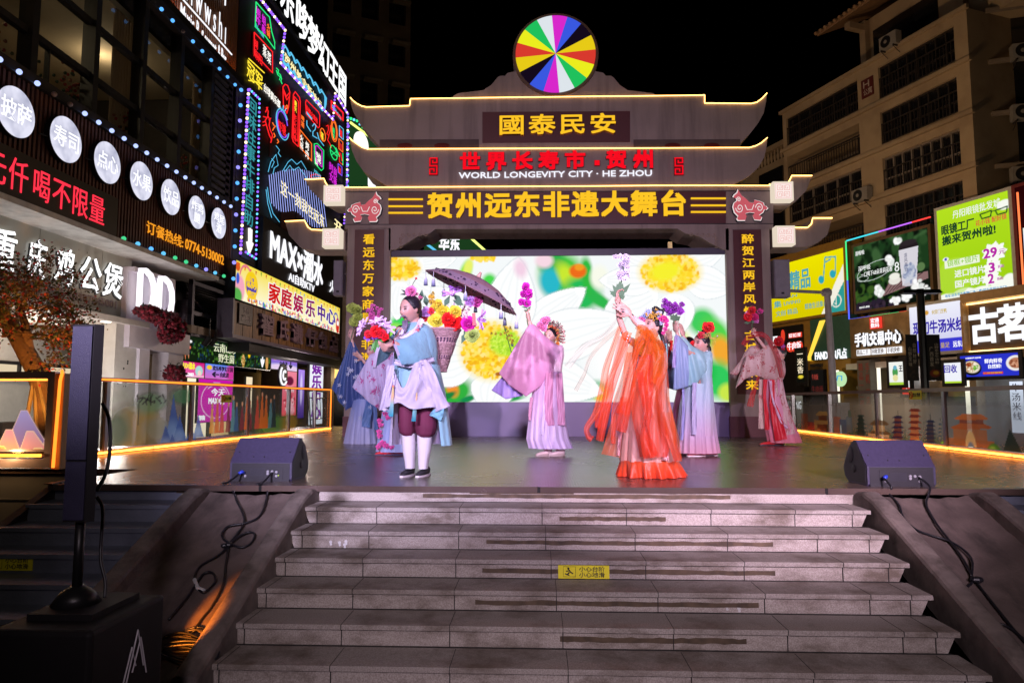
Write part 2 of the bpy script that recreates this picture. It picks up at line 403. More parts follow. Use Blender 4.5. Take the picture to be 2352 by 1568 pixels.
def granite(name,dark_=1.0):
    m,n,b,o=new_mat(name);L=n.links.new;N=n.nodes.new
    tc=N('ShaderNodeTexCoord')
    fine=N('ShaderNodeTexNoise');fine.inputs['Scale'].default_value=130;fine.inputs['Detail'].default_value=3;L(tc.outputs['Object'],fine.inputs['Vector'])
    r1=N('ShaderNodeValToRGB');e=r1.color_ramp.elements;e[0].color=(*[x*dark_ for x in(.29,.25,.225)],1);e[1].color=(*[x*dark_ for x in(.46,.415,.38)],1);e[0].position=.36;e[1].position=.64
    L(fine.outputs[0],r1.inputs[0])
    big=N('ShaderNodeTexNoise');big.inputs['Scale'].default_value=2.2;big.inputs['Detail'].default_value=9;big.inputs['Roughness'].default_value=.68
    mp=N('ShaderNodeMapping');mp.inputs['Scale'].default_value=(1,1,2.2);L(tc.outputs['Object'],mp.inputs[0]);L(mp.outputs[0],big.inputs['Vector'])
    r2=N('ShaderNodeMapRange');L(big.outputs[0],r2.inputs[0]);r2.inputs[1].default_value=.46;r2.inputs[2].default_value=.66;r2.inputs[4].default_value=.85
    mx=N('ShaderNodeMix');mx.data_type='RGBA';L(r2.outputs[0],mx.inputs[0]);L(r1.outputs[0],mx.inputs[6]);mx.inputs[7].default_value=(.095,.068,.045,1)
    L(mx.outputs[2],b.inputs['Base Color']);b.inputs['Roughness'].default_value=.62
    bp=N('ShaderNodeBump');bp.inputs['Strength'].default_value=.25;bp.inputs['Distance'].default_value=.004;L(fine.outputs[0],bp.inputs['Height']);L(bp.outputs[0],b.inputs['Normal'])
    return m
gran=granite('granite_riser');gran2=granite('granite_tread',.82)
joint=pbr('joint_dirt',(.02,.018,.016),.9)
XL,XR=-1.95,2.67
st=thing('stone_stairs','broad flight of worn granite steps leading up to the stage front','stairs',(.3,4.9,GZ))
rz=MB();tr=MB();jt=MB();rnd=random.Random(3)
for k in range(8):
    zt=-RISE*k;y=Y0-TREAD*k
    ch=.07 if k else .0
    # riser block, ends splayed as on the photo
    y1=y+TREAD if k else y+.3
    zb=max(zt-RISE,GZ)if k<7 else GZ-.02
    if k==7:break
    x0,x1=XL-.012*k+(.0 if k else .02),XR-.02*k+(.0 if k else .05)
    rz.hexa([(x0+ch,y+.012,zb),(x1-ch,y+.012,zb),(x1,y1,zb),(x0,y1,zb),(x0+.02,y+.012,zt-.03),(x1-.02,y+.012,zt-.03),(x1,y1,zt-.03),(x0,y1,zt-.03)])
    if k:
        tr.hexa([(x0,y-.01,zt-.03),(x1,y-.01,zt-.03),(x1,y1-.001,zt-.03),(x0,y1-.001,zt-.03),(x0,y-.006,zt),(x1,y-.006,zt),(x1,y1-.001,zt),(x0,y1-.001,zt)])
        xs=[x0+.13]+[c+rnd.uniform(-.01,.01)for c in np.arange(-1.35+.02*k,x1-.3,.675+.004*k)]+[x1-.14]
        for x in xs:
            jt.box(x-.003,x+.003,y+.0085,y+.0125,zb+.002,zt-.03)
            jt.box(x-.0018,x+.0018,y-.0125,y+TREAD-.02,zt-.029,zt+.0015)
        jt.box(x0+.03,x1-.03,y+.006,y+.0125,zt-.037,zt-.029)
        jt.box(x0+.03,x1-.03,y+TREAD-.004,y+TREAD+.011,zt,zt+.004)
part('riser',rz,gran,st);part('tread',tr,gran2,st);part('joint',jt,joint,st)
tape=pbr('old_tape_residue',(.085,.058,.035),.75,var=.5,scale=14)
for k,(a,b_,zz)in enumerate([(970,1680,.5),(1285,1530,.5),(1117,1775,.46),(1108,1778,.5),(1092,1738,.5),(1285,1708,.45)]):
    y=Y0-TREAD*k;pl=front(y+.012);zc=-RISE*k-.03-(RISE-.03)*zz
    if k==0:zc-=.0
    a0,a1=P(a,1200,y)[0],P(b_,1200,y)[0]
    mb=MB();n=26;up=[(a0+(a1-a0)*i/n,zc+.018+(rnd.uniform(-.006,.003)if 0<i<n else 0))for i in range(n+1)]
    dn=[(a0+(a1-a0)*i/n,zc-.016+rnd.uniform(-.003,.005))for i in range(n,-1,-1)]
    mb.poly(pl,dn[::-1]+up[::-1],0,.003);part('tape_strip',mb,tape,st)
mb=MB()
for a,b_,z in[(-1.75,-1.45,-.045),(-1.2,.9,-.05),(-.6,.3,-.062)]:mb.box(a,b_,Y0+.008,Y0+.0121,z,z+.013)
part('tape_strip',mb,tape,st)
mb=MB()
for x,k,dy in[(-1.62,2,.055),(-1.55,2,.06),(-1.5,2,.05),(-1.51,2,.075),(1.25,4,.06),(1.33,4,.07)]:
    pl=front(Y0-TREAD*k+.012);z=-RISE*k-.03-dy
    mb.disc(pl,x,z,.012,0,.002,12);mb.disc(pl,x+.003,z-.018,.009,0,.0025,12)
part('chalk_mark',mb,pbr('chalk',(.6,.6,.62),.9),st)
# caution stickers
def caution(label,pl,a0,a1,z0,z1,pict=True):
    t=thing('caution_sign',label,'sign',pl.pt((a0+a1)/2,z0))
    mb=MB();mb.slab(pl,a0,a1,z0,z1,.001,.006);part('board',mb,pbr('caution_yellow',(.80,.72,.02),.5,var=.08),t)
    bk=pbr('print_black',(.015,.015,.02),.6);mb=MB();w_,h=a1-a0,z1-z0
    s0=a0+w_*.41
    mb.text('小心台阶',pl,s0,a1-w_*.09,z0+h*.52,z1-h*.12,.006,.008,.012);mb.text('小心地滑',pl,s0,a1-w_*.09,z0+h*.1,z0+h*.48,.006,.008,.012)
    part('lettering',mb,bk,t)
    if pict:
        mb=MB();f=lambda x,y:pl.pt(a0+w_*(.1+.24*x),z0+h*(.14+.72*y),.007)
        for a,b_ in[((0,0),(1,0)),((1,0),(1,1)),((1,1),(0,1)),((0,1),(0,0))]:mb.tube([f(*a),f(*b_)],.0012,4)
        mb.tube([f(.45,.68),f(.6,.45),f(.42,.38),f(.36,.2)],.006,5);mb.tube([f(.6,.45),f(.8,.3)],.005,5);mb.tube([f(.5,.62),f(.22,.55)],.004,5)
        mb.tube([f(.12,.32),f(.5,.12)],.004,5);mb.ball(f(.42,.82),.008,nu=8,nv=6);part('pictogram',mb,bk,t)
k=3;pl=front(Y0-TREAD*k+.012);a0,a1,z0,z1=pl.rect(1282,1297,1336,1399);caution('yellow slip warning sticker on the middle of the granite steps',pl,a0,a1,-RISE*k-.131,-RISE*k-.033)

# ---------------------------------------------------------------- ramps beside the stairs
conc=pbr('stained_concrete',(.13,.098,.088),.7,var=.35,scale=5,bump=.5,bscale=45,stain=((.05,.04,.036),2.6,.85),dist=.008,streak=(2,.6,1))
conc2=pbr('worn_concrete_kerb',(.17,.14,.125),.65,var=.3,scale=9,bump=.5,bscale=60,stain=((.06,.048,.04),5,.8),dist=.006)
SL=RISE/TREAD
def sy(y):return min(0,(y-Y0)*SL)
def ramp(x0,x1,label):
    t=thing('concrete_ramp',label,'ramp',((x0+x1)/2,4.6,GZ))
    yb=Y0-7.2*TREAD
    mb=MB();n=24;rows=[]
    for i in range(n+1):
        y=Y0-.012+(yb-Y0)*i/n;z=sy(y)-.045
        rows.append([(x0+(x1-x0)*j/12,y,z-.03*math.sin(math.pi*j/12)+.006*math.sin(3*j+2*i))for j in range(13)])
    mb.sheet(rows[::-1]);mb.box(x0,x1,yb,yb+.02,GZ-.1,sy(yb)-.05);part('slope',mb,conc,t,True)
    for x,d in((x0,-1),(x1,1)):
        mb=MB();path=[(x+d*.02,Y0+.02,-.055),(x+d*.02,Y0-.14,-.03)]+[(x+d*.015,Y0-.3-i*.22,sy(Y0-.3-i*.22)+.055)for i in range(9)]
        rings=[]
        for i,p in enumerate(path):
            k_=rnd.uniform(.985,1.015)
            prof=[(-.075,-.25),(-.075,.02),(-.065,.04),(-.045,.052),(.045,.052),(.065,.04),(.075,.02),(.085,-.25)]
            rings.append([(p[0]+q[0]*k_,p[1],p[2]+q[1]-.03)for q in prof])
        mb.loft(rings,cap=True);part('kerb',mb,conc2,t)
ramp(-2.93,-2.02,'stained concrete ramp with rounded kerbs and tangled cables left of the steps')
ramp(2.76,3.66,'stained concrete ramp with rounded kerbs right of the granite steps')
mb=MB();mb.add([(XL-.12,Y0,-.16),(XL-.12,3.7,GZ-.1),(XL+.0,3.7,GZ-.1),(XL+0,Y0,-.16)],[(0,1,2,3)]);struct('ground_gap_left',mb,conc).name='ground'
# ---------------------------------------------------------------- galvanised side stairs
galv=pbr('checker_plate',(.20,.22,.29),.42,.25,var=.3,scale=3,bump=.6,bscale=38,dist=.006)
stl=pbr('dark_steel',(.09,.075,.07),.45,.6,var=.2)
def side_stairs(x0,x1,label,strl,strr):
    t=thing('metal_stairs',label,'stairs',((x0+x1)/2,4.9,GZ))
    mb=MB();tp=MB()
    for k in range(8):
        y=Y0+.05-TREAD*k*1.02;z=-RISE*k
        if k<7:mb.box(x0,x1,y,y+.01,z-RISE,z-.006)
        if k:mb.box(x0,x1,y-.01,y+TREAD*1.02,z-.012,z)
        mb.box(x0,x1,y-.016,y-.006,z-.03,z+.003)
    for k,x in((0,.86),(1,.36),(1,.93)):
        y=Y0+.05-TREAD*k*1.02;tp.box(x0+(x1-x0)*x,x0+(x1-x0)*x+.07,y-.003,y,-RISE*k-.075,-RISE*k-.04)
    part('step',mb,galv,t);part('tape_patch',tp,tape,t)
    for x,on in((x0,strl),(x1,strr)):
        if not on:continue
        mb=MB();h=.16
        mb.prism([(x+.012,Y0+.3,-.22),(x+.012,3.75,-.22-(Y0-3.45)*SL),(x+.012,3.75,.05-(Y0-3.45)*SL),(x+.012,Y0+.1,.0),(x+.012,Y0+.3,.03)],(-.024,0,0));
        mb.box(x-.045,x+.03,Y0-.02,Y0+.3,.0,.012)
        mb.hexa([(x-.045,3.75,.05-(Y0-3.45)*SL),(x+.03,3.75,.05-(Y0-3.45)*SL),(x+.03,Y0+.1,.0),(x-.045,Y0+.1,.0)]+[(x-.045,3.75,.065-(Y0-3.45)*SL),(x+.03,3.75,.065-(Y0-3.45)*SL),(x+.03,Y0+.1,.015),(x-.045,Y0+.1,.015)])
        part('stringer',mb,stl,t)
    return t
side_stairs(-4.33,-3.03,'galvanised checker plate stairs behind the column speaker',True,False)
side_stairs(3.76,5.55,'galvanised checker plate stairs at the right picture edge',False,True)
k=3;pl=front(Y0+.05-TREAD*k*1.02);a0,a1,z0,z1=pl.rect(-30,1293,1333,76);caution('yellow slip warning sticker on the metal stairs',pl,a0,a1,-RISE*k-.118,-RISE*k-.01)

# ================================================================ the gate
GY=14.45;G=front(GY)
wall=pbr('gate_render',(.31,.245,.225),.8,var=.10,scale=1.6,bump=.25,bscale=22,stain=((.13,.10,.095),1.1,.55),streak=(3,1,.22))
plaque=pbr('red_granite',(.115,.038,.042),.42,var=.35,scale=90)
basem=pbr('maroon_base',(.12,.035,.045),.5,var=.25,scale=40)
gold=emit('gold_letter',(1.0,.57,.02),1.0);goldside=pbr('gold_return',(.45,.16,.01),.45)
redl=emit('red_letter',(.95,.004,.015),1.0)
neonw=emit('warm_strip',(1,.52,.13),6.0,True)
gate=thing('stage_gate','grey ceremonial stage gate with stepped upswept eaves and gold lettering','gate',(.3,GY+.4,0))
D=.95
g=lambda u,v:G.hit(u,v)
def body(name,uv,d0=0,d1=-D,mat=wall,par=gate):
    mb=MB();mb.pxpoly(G,uv,d1,d0);return part(name,mb,mat,par)
zb=.0
for uL,uR,pa,pb,txt in((793,893,812,880,'看远东万家商肆 非遗文脉'),(1674,1776,1688,1753,'醉贺江两岸风情 古城吟未来')):
    a0,_=g(uL,800);a1,_=g(uR,800);zt=g(uL,525)[1];mb=MB();mb.slab(G,a0,a1,.0,zt,-D,0);p_=part('pillar',mb,wall,gate)
    mb=MB();mb.slab(G,a0-.02,a1+.02,0,g(uL,956)[1],-D-.02,.02);part('base',mb,basem,p_)
    b0,_=g(pa,700);b1,_=g(pb,700);z1=g(pa,528)[1];z0=g(pa,905)[1]
    mb=MB();mb.slab(G,b0,b1,z0,z1,0,.012);part('plaque',mb,plaque,p_)
    c_=(b0+b1)/2;hw=.122;n=len(txt);mbt=MB();mbs=MB();zz0,zz1=z0+.06,z1-.08
    mbt.vtext(txt,G,c_-hw,c_+hw,zz0,zz1,.045,.05,.022,gap=.22);mbs.vtext(txt,G,c_-hw-.006,c_+hw+.006,zz0,zz1,.012,.045,.03,gap=.20)
    part('lettering',mbs,goldside,p_);part('lettering',mbt,gold,p_)
# beam with bracketed soffit
low=[(893,575),(908,573),(935,558),(962,541),(985,537),(1000,526),(1556,525),(1574,536),(1602,541),(1632,558),(1662,573),(1674,575)]
body('beam',[(793,431),(793,525)]+[(893,525)]+low+[(1674,525),(1776,525),(1776,428)])
mb=MB();
for v in(440,515):mb.pxpoly(G,[(793,v),(793,v+1.6),(1776,v+1.6-2),(1776,v-2)],.0,.006)
part('shadow_gap',mb,pbr('black_paint',(.01,.01,.012),.5),gate)  # thin black lines along the beam
mb=MB();mb.pxpoly(G,[(893,442),(893,515),(1667,513),(1667,440)],.0,.01);part('plaque',mb,plaque,gate)
T1='贺州远东非遗大舞台'
a0,a1,z0,z1=G.rect(984,447,504,1572);mb=MB();ms=MB();n=len(T1);st_=(a1-a0+.1)/n
for i,ch in enumerate(T1):
    x=a0+st_*i;mb.text(ch,G,x,x+.545,z0,z1,.06,.066,.042);ms.text(ch,G,x,x+.545,z0-.004,z1-.004,.01,.06,.045)
part('lettering',ms,goldside,gate);part('lettering',mb,gold,gate)
mb=MB()
for u0,u1,dv in((893,972,0),(1586,1666,-2)):
    for v in(457,473,488):mb=MB();mb.pxpoly(G,[(u0,v+dv),(u0,v+4+dv),(u1,v+4+dv),(u1,v+dv)],.03,.045);part('gold_bar',mb,gold,gate)
# eaves tiers
t2top=[(803,318),(810,325),(820,332),(832,340),(845,344),(1240,343),(1720,341),(1735,337),(1748,330),(1762,318)]
t2bot=[(1761,335),(1756,360),(1742,385),(1720,405),(1690,421),(1672,430),(896,432),(880,422),(858,408),(835,394),(818,370),(808,345)]
body('eave',t2top[::-1]+t2bot[::-1][0:0]+t2bot[::-1][::1][0:0]+[p for p in t2bot[::-1]],0,-D*.9)
mb=MB();mb.pxpoly(G,[(890,431),(890,405),(1670,403),(1670,430)],-.1,.004);
t3top=[(805,226),(811,233),(820,240),(832,246),(842,248),(941,245),(943,229),(1240,225),(1612,221),(1618,220),(1618,239),(1725,240),(1738,237),(1750,228),(1761,216)]
t3bot=[(1760,232),(1754,260),(1742,282),(1722,308),(1700,330),(1692,342),(878,344),(866,330),(845,305),(826,285),(812,258),(806,240)]
body('eave',t3top[::-1]+t3bot[::-1],0,-D*.9)
for pts in(t2top,t3top,[(793,432),(1240,430),(1500,428),(1776,428)]):
    mb=MB();q=[]
    for(u0,v0),(u1,v1)in zip(pts[:-1],pts[1:]):
        for i in range(6):q.append((u0+(u1-u0)*i/6,v0+(v1-v0)*i/6-1))
    q.append((pts[-1][0],pts[-1][1]-1));mb.pxtube(G,q,.010,.02,6);part('light_strip',mb,neonw,gate,True)
# slots with red lantern tops; dark flush slabs carry the recess shade as colour
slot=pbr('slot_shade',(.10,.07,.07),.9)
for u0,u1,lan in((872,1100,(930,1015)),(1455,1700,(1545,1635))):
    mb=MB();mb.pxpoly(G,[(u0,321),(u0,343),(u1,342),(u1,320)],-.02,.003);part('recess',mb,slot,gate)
    for u in lan:
        a,z=g(u,335);l_=MB();l_.ball(G.pt(a,z,-.005),.19,.02,.07,nu=18,nv=10);part('lantern',l_,pbr('lantern_red',(.10,.006,.006),.8),gate,True)
mb=MB();mb.pxpoly(G,[(1108,258),(1108,329),(1447,327),(1447,256)],0,.012);pq=part('plaque',mb,plaque,gate)
mb=MB();ms=MB();a0,a1,z0,z1=G.rect(1146,268,314,1413);T='國泰民安';st_=(a1-a0+.11)/4
for i,ch in enumerate(T):
    x=a0+st_*i;mb.text(ch,G,x,x+.56,z0,z1,.07,.075,.02);ms.text(ch,G,x-.004,x+.564,z0-.012,z1-.008,.012,.07,.024)
part('lettering',ms,goldside,pq);part('lettering',mb,gold,pq)
T='世界长寿市';mb=MB();ms=MB();a0,a1,z0,z1=G.rect(1058,353,394,1345);st_=(a1-a0+.13)/5
rs=pbr('red_return',(.12,.006,.008),.5)
def redch(ch,x):
    mb.text(ch,G,x,x+.42,z0,z1,.05,.056,.05);ms.text(ch,G,x-.006,x+.426,z0-.012,z1-.004,.004,.05,.055)
for i,ch in enumerate(T):redch(ch,a0+st_*i)
b0,b1,_,_=G.rect(1393,353,394,1500);redch('贺',b0);redch('州',b1-.42)
a,z=g(1371,376);mb.slab(G,a-.055,a+.055,z-.055,z+.055,.05,.056);ms.slab(G,a-.06,a+.06,z-.065,z+.058,.004,.05)
for u0,u1 in((987,1006),(1548,1568)):  # key-pattern seals
    a0,a1,z0,z1=G.rect(u0,364,403,u1);w_,h=a1-a0,z1-z0;t_=w_*.17
    for X0,X1,Z0,Z1 in[(0,1,.93,1),(0,.15,.5,1),(0,1,.47,.55),(.85,1,0,.55),(0,1,0,.07),(0,.15,0,.36),(.85,1,.66,1),(.35,1,.66,.73),(.35,.5,.66,.84),(0,.65,.29,.36),(.5,.65,.17,.36)]:
        mb.slab(G,a0+w_*X0,a0+w_*X1,z0+h*Z0,z0+h*Z1,.05,.056)
    ms.slab(G,a0-.01,a1+.01,z0-.012,z1+.01,.004,.02)
part('lettering',ms,rs,gate);part('lettering',mb,redl,gate)
mb=MB();mb.pxtext('WORLD LONGEVITY CITY · HE ZHOU',G,1054,397,411,1497,.02,.03,.018);part('lettering',mb,emit('white_letter',(.9,.9,1),1.1),gate)
# crest and colour wheel
cl=[(1038,224),(1041,218),(1052,212),(1085,208),(1110,205),(1128,193),(1142,176),(1148,172),(1160,172),(1166,165),(1182,162),(1190,157),(1205,153)]
cr=[(2553-u-1,v)for u,v in cl]
body('crest',cl+cl[0:0]+cr[::-1],-.05,-.5)[:]if False else body('crest',(cl+cr[::-1])[::-1],-.05,-.5)
ca,cz=g(1276,125);RW=g(1368,125)[0]-ca
wh=MB();wh.disc(G,ca,cz,RW*1.075,-.5,.0,64);ring=part('wheel_rim',wh,pbr('wheel_brown',(.13,.075,.05),.6),gate)
wc=['#e02ad2','#3c5ce8','#150b1c','#f0d218','#e03c30','#f4f620','#22c860','#e6eef4']
mb=MB()
for i in range(16):
    t0=R(90+5-22.5*i);n=6
    arc=[(ca+RW*math.cos(t0-R(22.5)*j/n),cz+RW*math.sin(t0-R(22.5)*j/n))for j in range(n,-1,-1)]
    mb.poly(G,[(ca,cz)]+arc,.0,.03,c=lin(wc[i%8]))
part('wheel_face',mb,emit_attr('wheel_glow',.92,True),gate)
# carved beasts
def beast(u0,u1,v0,v1,flip):
    a0,a1,z0,z1=G.rect(u0,v0,v1,u1);t=thing('beast_emblem','pink curly beast emblem with white outline '+('right' if flip else 'left')+' of the gold lettering','emblem',G.pt((a0+a1)/2,z0),'beast emblems on the gate')
    f=lambda x,y:(a0+(a1-a0)*(1-x if flip else x),z0+(z1-z0)*y)
    out=[(.0,.38),(.06,.33),(.1,.42),(.12,.56),(.24,.62),(.38,.66),(.40,.56),(.52,.58),(.62,.70),(.74,.80),(.80,.90),(.84,1.0),(.87,.90),(.96,.82),(.99,.75),(.90,.72),(.88,.64),(.97,.56),(1.0,.44),(.96,.26),(.86,.14),(.90,.06),(.86,.0),(.66,.0),(.62,.12),(.66,.22),(.52,.26),(.38,.24),(.44,.14),(.40,.02),(.22,.0),(.18,.1),(.26,.16),(.14,.26),(.10,.36),(.06,.46)]
    cx,cy=.52,.45
    pts=[f(x,y)for x,y in out];big=[f(cx+(x-cx)*1.06,cy+(y-cy)*1.06)for x,y in out];big2=[f(cx+(x-cx)*1.12,cy+(y-cy)*1.12-.01)for x,y in out]
    if not flip:pts,big,big2=pts[::-1],big[::-1],big2[::-1]
    mb=MB();mb.poly(G,big2,0,.03);part('backing',mb,pbr('black_paint',(.01,.01,.012)),t)
    mb=MB();mb.poly(G,big,.03,.04);part('outline',mb,emit('beast_white',(1,.86,.86),.85),t)
    mb=MB();mb.poly(G,pts,.04,.05);part('body',mb,emit('beast_pink',(.62,.11,.14),.9),t)
    mb=MB()
    def spiral(x,y,r,s):
        q=[f(x+r*(1-i/22)*math.cos(s*i*.5)*.9,y+r*(1-i/22)*1.25*math.sin(s*i*.5))for i in range(20)]
        mb.tube([G.pt(a,z,.052)for a,z in q],.009,5)
    spiral(.24,.40,.13,1);spiral(.82,.40,.13,-1);spiral(.84,.68,.07,1)
    mb.tube([G.pt(*f(x,y),.052)for x,y in[(.4,.5),(.46,.34),(.6,.34),(.66,.5)]],.009,5);part('scroll',mb,emit('beast_white',(1,.86,.86),.85),t)
beast(801,876,444,510,False);beast(1682,1760,438,507,True)
# corner scrollwork
mb=MB();sm=pbr('scroll_tan',(.30,.22,.17),.7)
for(uu,s_)in((925,1),(1640,-1)):
    for i in range(5):
        u=uu+s_*i*13;v=540-i*.6
        mb.pxtube(G,[(u+s_*5*math.cos(t)*(1-t/9),v+5*math.sin(t)*(1-t/9))for t in np.linspace(0,6,12)],.008,.0,4)
        if i<3:mb.pxtube(G,[(uu-s_*5+4*math.cos(t)*(1-t/9),548+i*9+4*math.sin(t)*(1-t/9))for t in np.linspace(0,6,12)],.008,.0,4)
part('scrollwork',mb,sm,gate)
# winglets and glowing lamp squares
W=front(GY+.1)
wl=[([(701,413.5),(744.6,411.7),(748.6,422),(754,429)],[(793,432),(793,474),(760,473),(735,458),(712,435)],(750,432,473,793),'upper left'),
      ([(655,509.6),(700,507.5),(708,523),(716,528.5),(746,530)],[(793,531),(793,574),(716,574),(690,568),(664,540)],(747,530,572,789),'lower left'),
      ([(1766,425),(1806,423),(1813,416),(1818,405),(1864.6,405)],[(1852,438),(1826,464),(1812,472),(1776,472)],(1768,424,467,1814),'upper right'),
      ([(1776,525),(1818,524),(1854,524),(1863,516),(1866,502),(1911,502)],[(1900,540),(1878,558),(1850,567),(1776,569)],(1774,524,567,1818),'lower right')]
lampw=emit('lamp_square',(1,.86,.82),1.0,True);lampr=emit('lamp_key',(.95,.52,.48),.9);lampf=emit('lamp_rim',(1,.85,.68),.8)
for top,bot,(uL,vT,vB,uR),pos in wl:
    poly=top+bot;mb=MB();mb.pxpoly(W,poly[::-1],-.6,0);wg=part('winglet',mb,wall,gate)
    mb=MB();mb.pxtube(W,[(u,v-1)for u,v in top],.012,.015,6);part('light_strip',mb,neonw,wg,True)
    a0,a1,z0,z1=G.rect(uL,vT,vB,uR);t=thing('square_lamp',f'glowing square lamp with pink key pattern, {pos} of the gate','lamp',G.pt((a0+a1)/2,z0,.1),'square lamps on the gate')
    mb=MB();mb.slab(G,a0,a1,z0,z1,-.02,.2);part('box',mb,lampf,t)
    w_=a1-a0;mb=MB();mb.slab(G,a0+w_*.08,a1-w_*.08,z0+w_*.08,z1-w_*.08,.2,.205);part('diffuser',mb,lampw,t)
    mb=MB();f=lambda x,y:G.pt(a0+w_*x,z0+(z1-z0)*y,.207)
    for sx in(1,-1):
        for sy_ in(1,-1):
            e=lambda x,y:f(.5+sx*x,.5+sy_*y)
            mb.tube([e(.04,.30),e(.04,.05),e(.30,.05),e(.30,.30),e(.11,.30),e(.11,.13),e(.21,.13),e(.21,.21)],.0085,4)
    mb.tube([f(.12,.12),f(.88,.12),f(.88,.88),f(.12,.88),f(.12,.12)],.006,4)
    part('key_pattern',mb,lampr,t)
# hung speakers
for uL,vT,vB,uR,s_ in((767,598,678,788,'left'),(1777,596,682,1813,'right')):
    pl=front(GY-.05);a0,a1,z0,z1=pl.rect(uL,vT,vB,uR);t=thing('wall_speaker',f'grey upright loudspeaker hung on the {s_} gate pillar','speaker',pl.pt((a0+a1)/2,z0,0),'speakers hung on the gate')
    mb=MB();mb.slab(pl,a0,a1,z0,z1,-.25,.0);part('cabinet',mb,pbr('speaker_grey',(.22,.20,.23),.6),t)
    mb=MB();mb.slab(pl,a0+.02,a1-.02,z0+.02,z1-.02,0,.012);part('grille',mb,pbr('grille_grey',(.24,.22,.26),.6,bump=.6,bscale=160),t)
    mb=MB();mb.slab(pl,(a0+a1)/2-.03,(a0+a1)/2+.03,z0+.06,z0+.1,.012,.016);part('badge',mb,pbr('black_paint',(.01,.01,.012)),t)
    mb=MB();mb.slab(pl,a1-.02 if s_=='left' else a0-.2,a1+.25 if s_=='left' else a0+.02,z1-.3,z1-.26,-.2,-.12);part('bracket',mb,stl,t)

# ================================================================ LED screen
SY=GY+.12;S=front(SY)
scn=thing('led_screen','large LED screen showing white and yellow blossoms under the gate','screen',(.35,SY,0))
a0,a1,z0,z1=S.rect(897,591,923,1672)
f0=S.hit(891,600)[0];f1=S.hit(1680,600)[0];ft=S.hit(900,576)[1]
fr=pbr('screen_frame',(.085,.075,.115),.55,var=.08)
mb=MB();mb.slab(S,f0,f1,0,ft,-.3,-.03);part('cabinet',mb,fr,scn)
mb=MB();mb.slab(S,f0,f1,z1+.004,ft,-.03,.03);mb.slab(S,f0,a0-.004,z0,z1+.004,-.03,.03);mb.slab(S,a1+.004,f1,z0,z1+.004,-.03,.03);part('bezel',mb,fr,scn)
mb=MB();mb.slab(S,f0,f1,0,z0-.004,-.03,.05);part('base_wall',mb,pbr('base_lilac',(.17,.13,.27),.5,var=.12,scale=.7),scn)
AS=(a1-a0)/(z1-z0);A=Art(440,190,AS,'#f3f7f8')
k=lambda x,y:((x-42)/(2255-42)*AS,1-(y-130)/(1068-130));kr=lambda r:r/938.
def E(x,y,rx,ry,c,rot=0,soft=.12,op=1.0):A.ell(*k(x,y),kr(rx),kr(ry),c,rot,soft,op)
rs_=random.Random(5)
# out of focus greens and yellows behind the petals
for x,y,rx,ry,c,rt in[(1180,260,150,170,'#49c43a',20),(1110,170,90,60,'#2fae4a',30),(1100,300,70,100,'#25b6c8',10),(1240,300,60,150,'#c6e62e',35),(1300,380,130,120,'#21b955',0),(1210,420,40,90,'#9be02c',-20),(1420,420,120,40,'#2bb44a',-35),(1060,160,60,50,'#f6d6e2',0),(1340,250,40,120,'#2db83c',5),(1420,270,60,80,'#f6f8e8',0),
                           (540,240,40,90,'#8fe23c',-15),(560,200,30,60,'#e6f06a',-15),(700,300,50,60,'#4ad64a',0),(120,560,90,60,'#3bd35a',30),(80,620,60,60,'#9fe85a',0),(395,430,60,60,'#93eba5',0),(2080,560,90,90,'#3fcb5a',-40),(2160,640,90,120,'#52d14a',30),(2200,760,70,110,'#f3a72e',10),(2170,930,110,130,'#2ec85a',20),(2230,1010,60,60,'#c8e648',0),(2100,880,60,90,'#1fbf4e',0),(470,1010,130,90,'#2fae3c',20),(460,980,40,60,'#f0902a',20),(430,1030,60,20,'#15803a',25),(560,1050,60,20,'#108a4a',20),(1370,990,120,60,'#15ad5a',10),(1340,1000,60,40,'#1aa6b4',0),(1420,1020,50,50,'#d6d83c',0),(820,1050,110,20,'#22a04a',8),(1950,700,60,90,'#e8f2b0',0)]:
    E(x,y,rx*.95,ry*.95,c,rt,.6)
E(1280,230,55,45,'#ec6a12',0,.4);E(1290,205,30,22,'#f29a1c',0,.5)
# petals with a soft grey edge and faint veins
def petal(x,y,rx,ry,rot,tint='#ffffff'):
    E(x,y,rx*1.05,ry*1.06,'#c3d0d4',rot,.3,.8);E(x,y,rx,ry,tint,rot,.10);E(x-rx*.1,y+ry*.25,rx*.75,ry*.5,'#e4ecf0',rot,.9,.8)
    for i in range(-3,4):
        ct,st=math.cos(R(rot)),math.sin(R(rot));L_=rx*.8
        p0=k(x-ct*L_-st*i*ry*.18,y+st*L_-ct*i*ry*.18);p1=k(x+ct*L_-st*i*ry*.10,y-st*L_-ct*i*ry*.10)
        A.line([p0,p1],.0035,'#dbe4e8',.22)
def petal2(x0,y0,x1,y1,w_,tint='#fcfdfd'):
    d=np.array([x1-x0,y1-y0],float);n_=np.array([-d[1],d[0]])/np.linalg.norm(d)
    for sc_,c_,o_ in((1.06,'#c6d2d7',.4),(1.0,tint,1)):
        up=[np.array([x0,y0])+d*t*(1+(sc_-1)*.4)+n_*w_/2*sc_*math.sin(math.pi*min(1,t**.75))**.75 for t in np.linspace(0.001,.999,22)];dn=[np.array([x0,y0])+d*t*(1+(sc_-1)*.4)-n_*w_/2*sc_*math.sin(math.pi*min(1,t**.75))**.75 for t in np.linspace(.999,.001,22)]
        A.poly([k(*p)for p in up+dn],c_,o_)
    for q in(-.28,-.1,.1,.28):A.line([k(*(np.array([x0,y0])+d*t+n_*w_*q*math.sin(math.pi*t**.75)))for t in(.15,.4,.65,.85)],.009,'#e2eaed',.3)
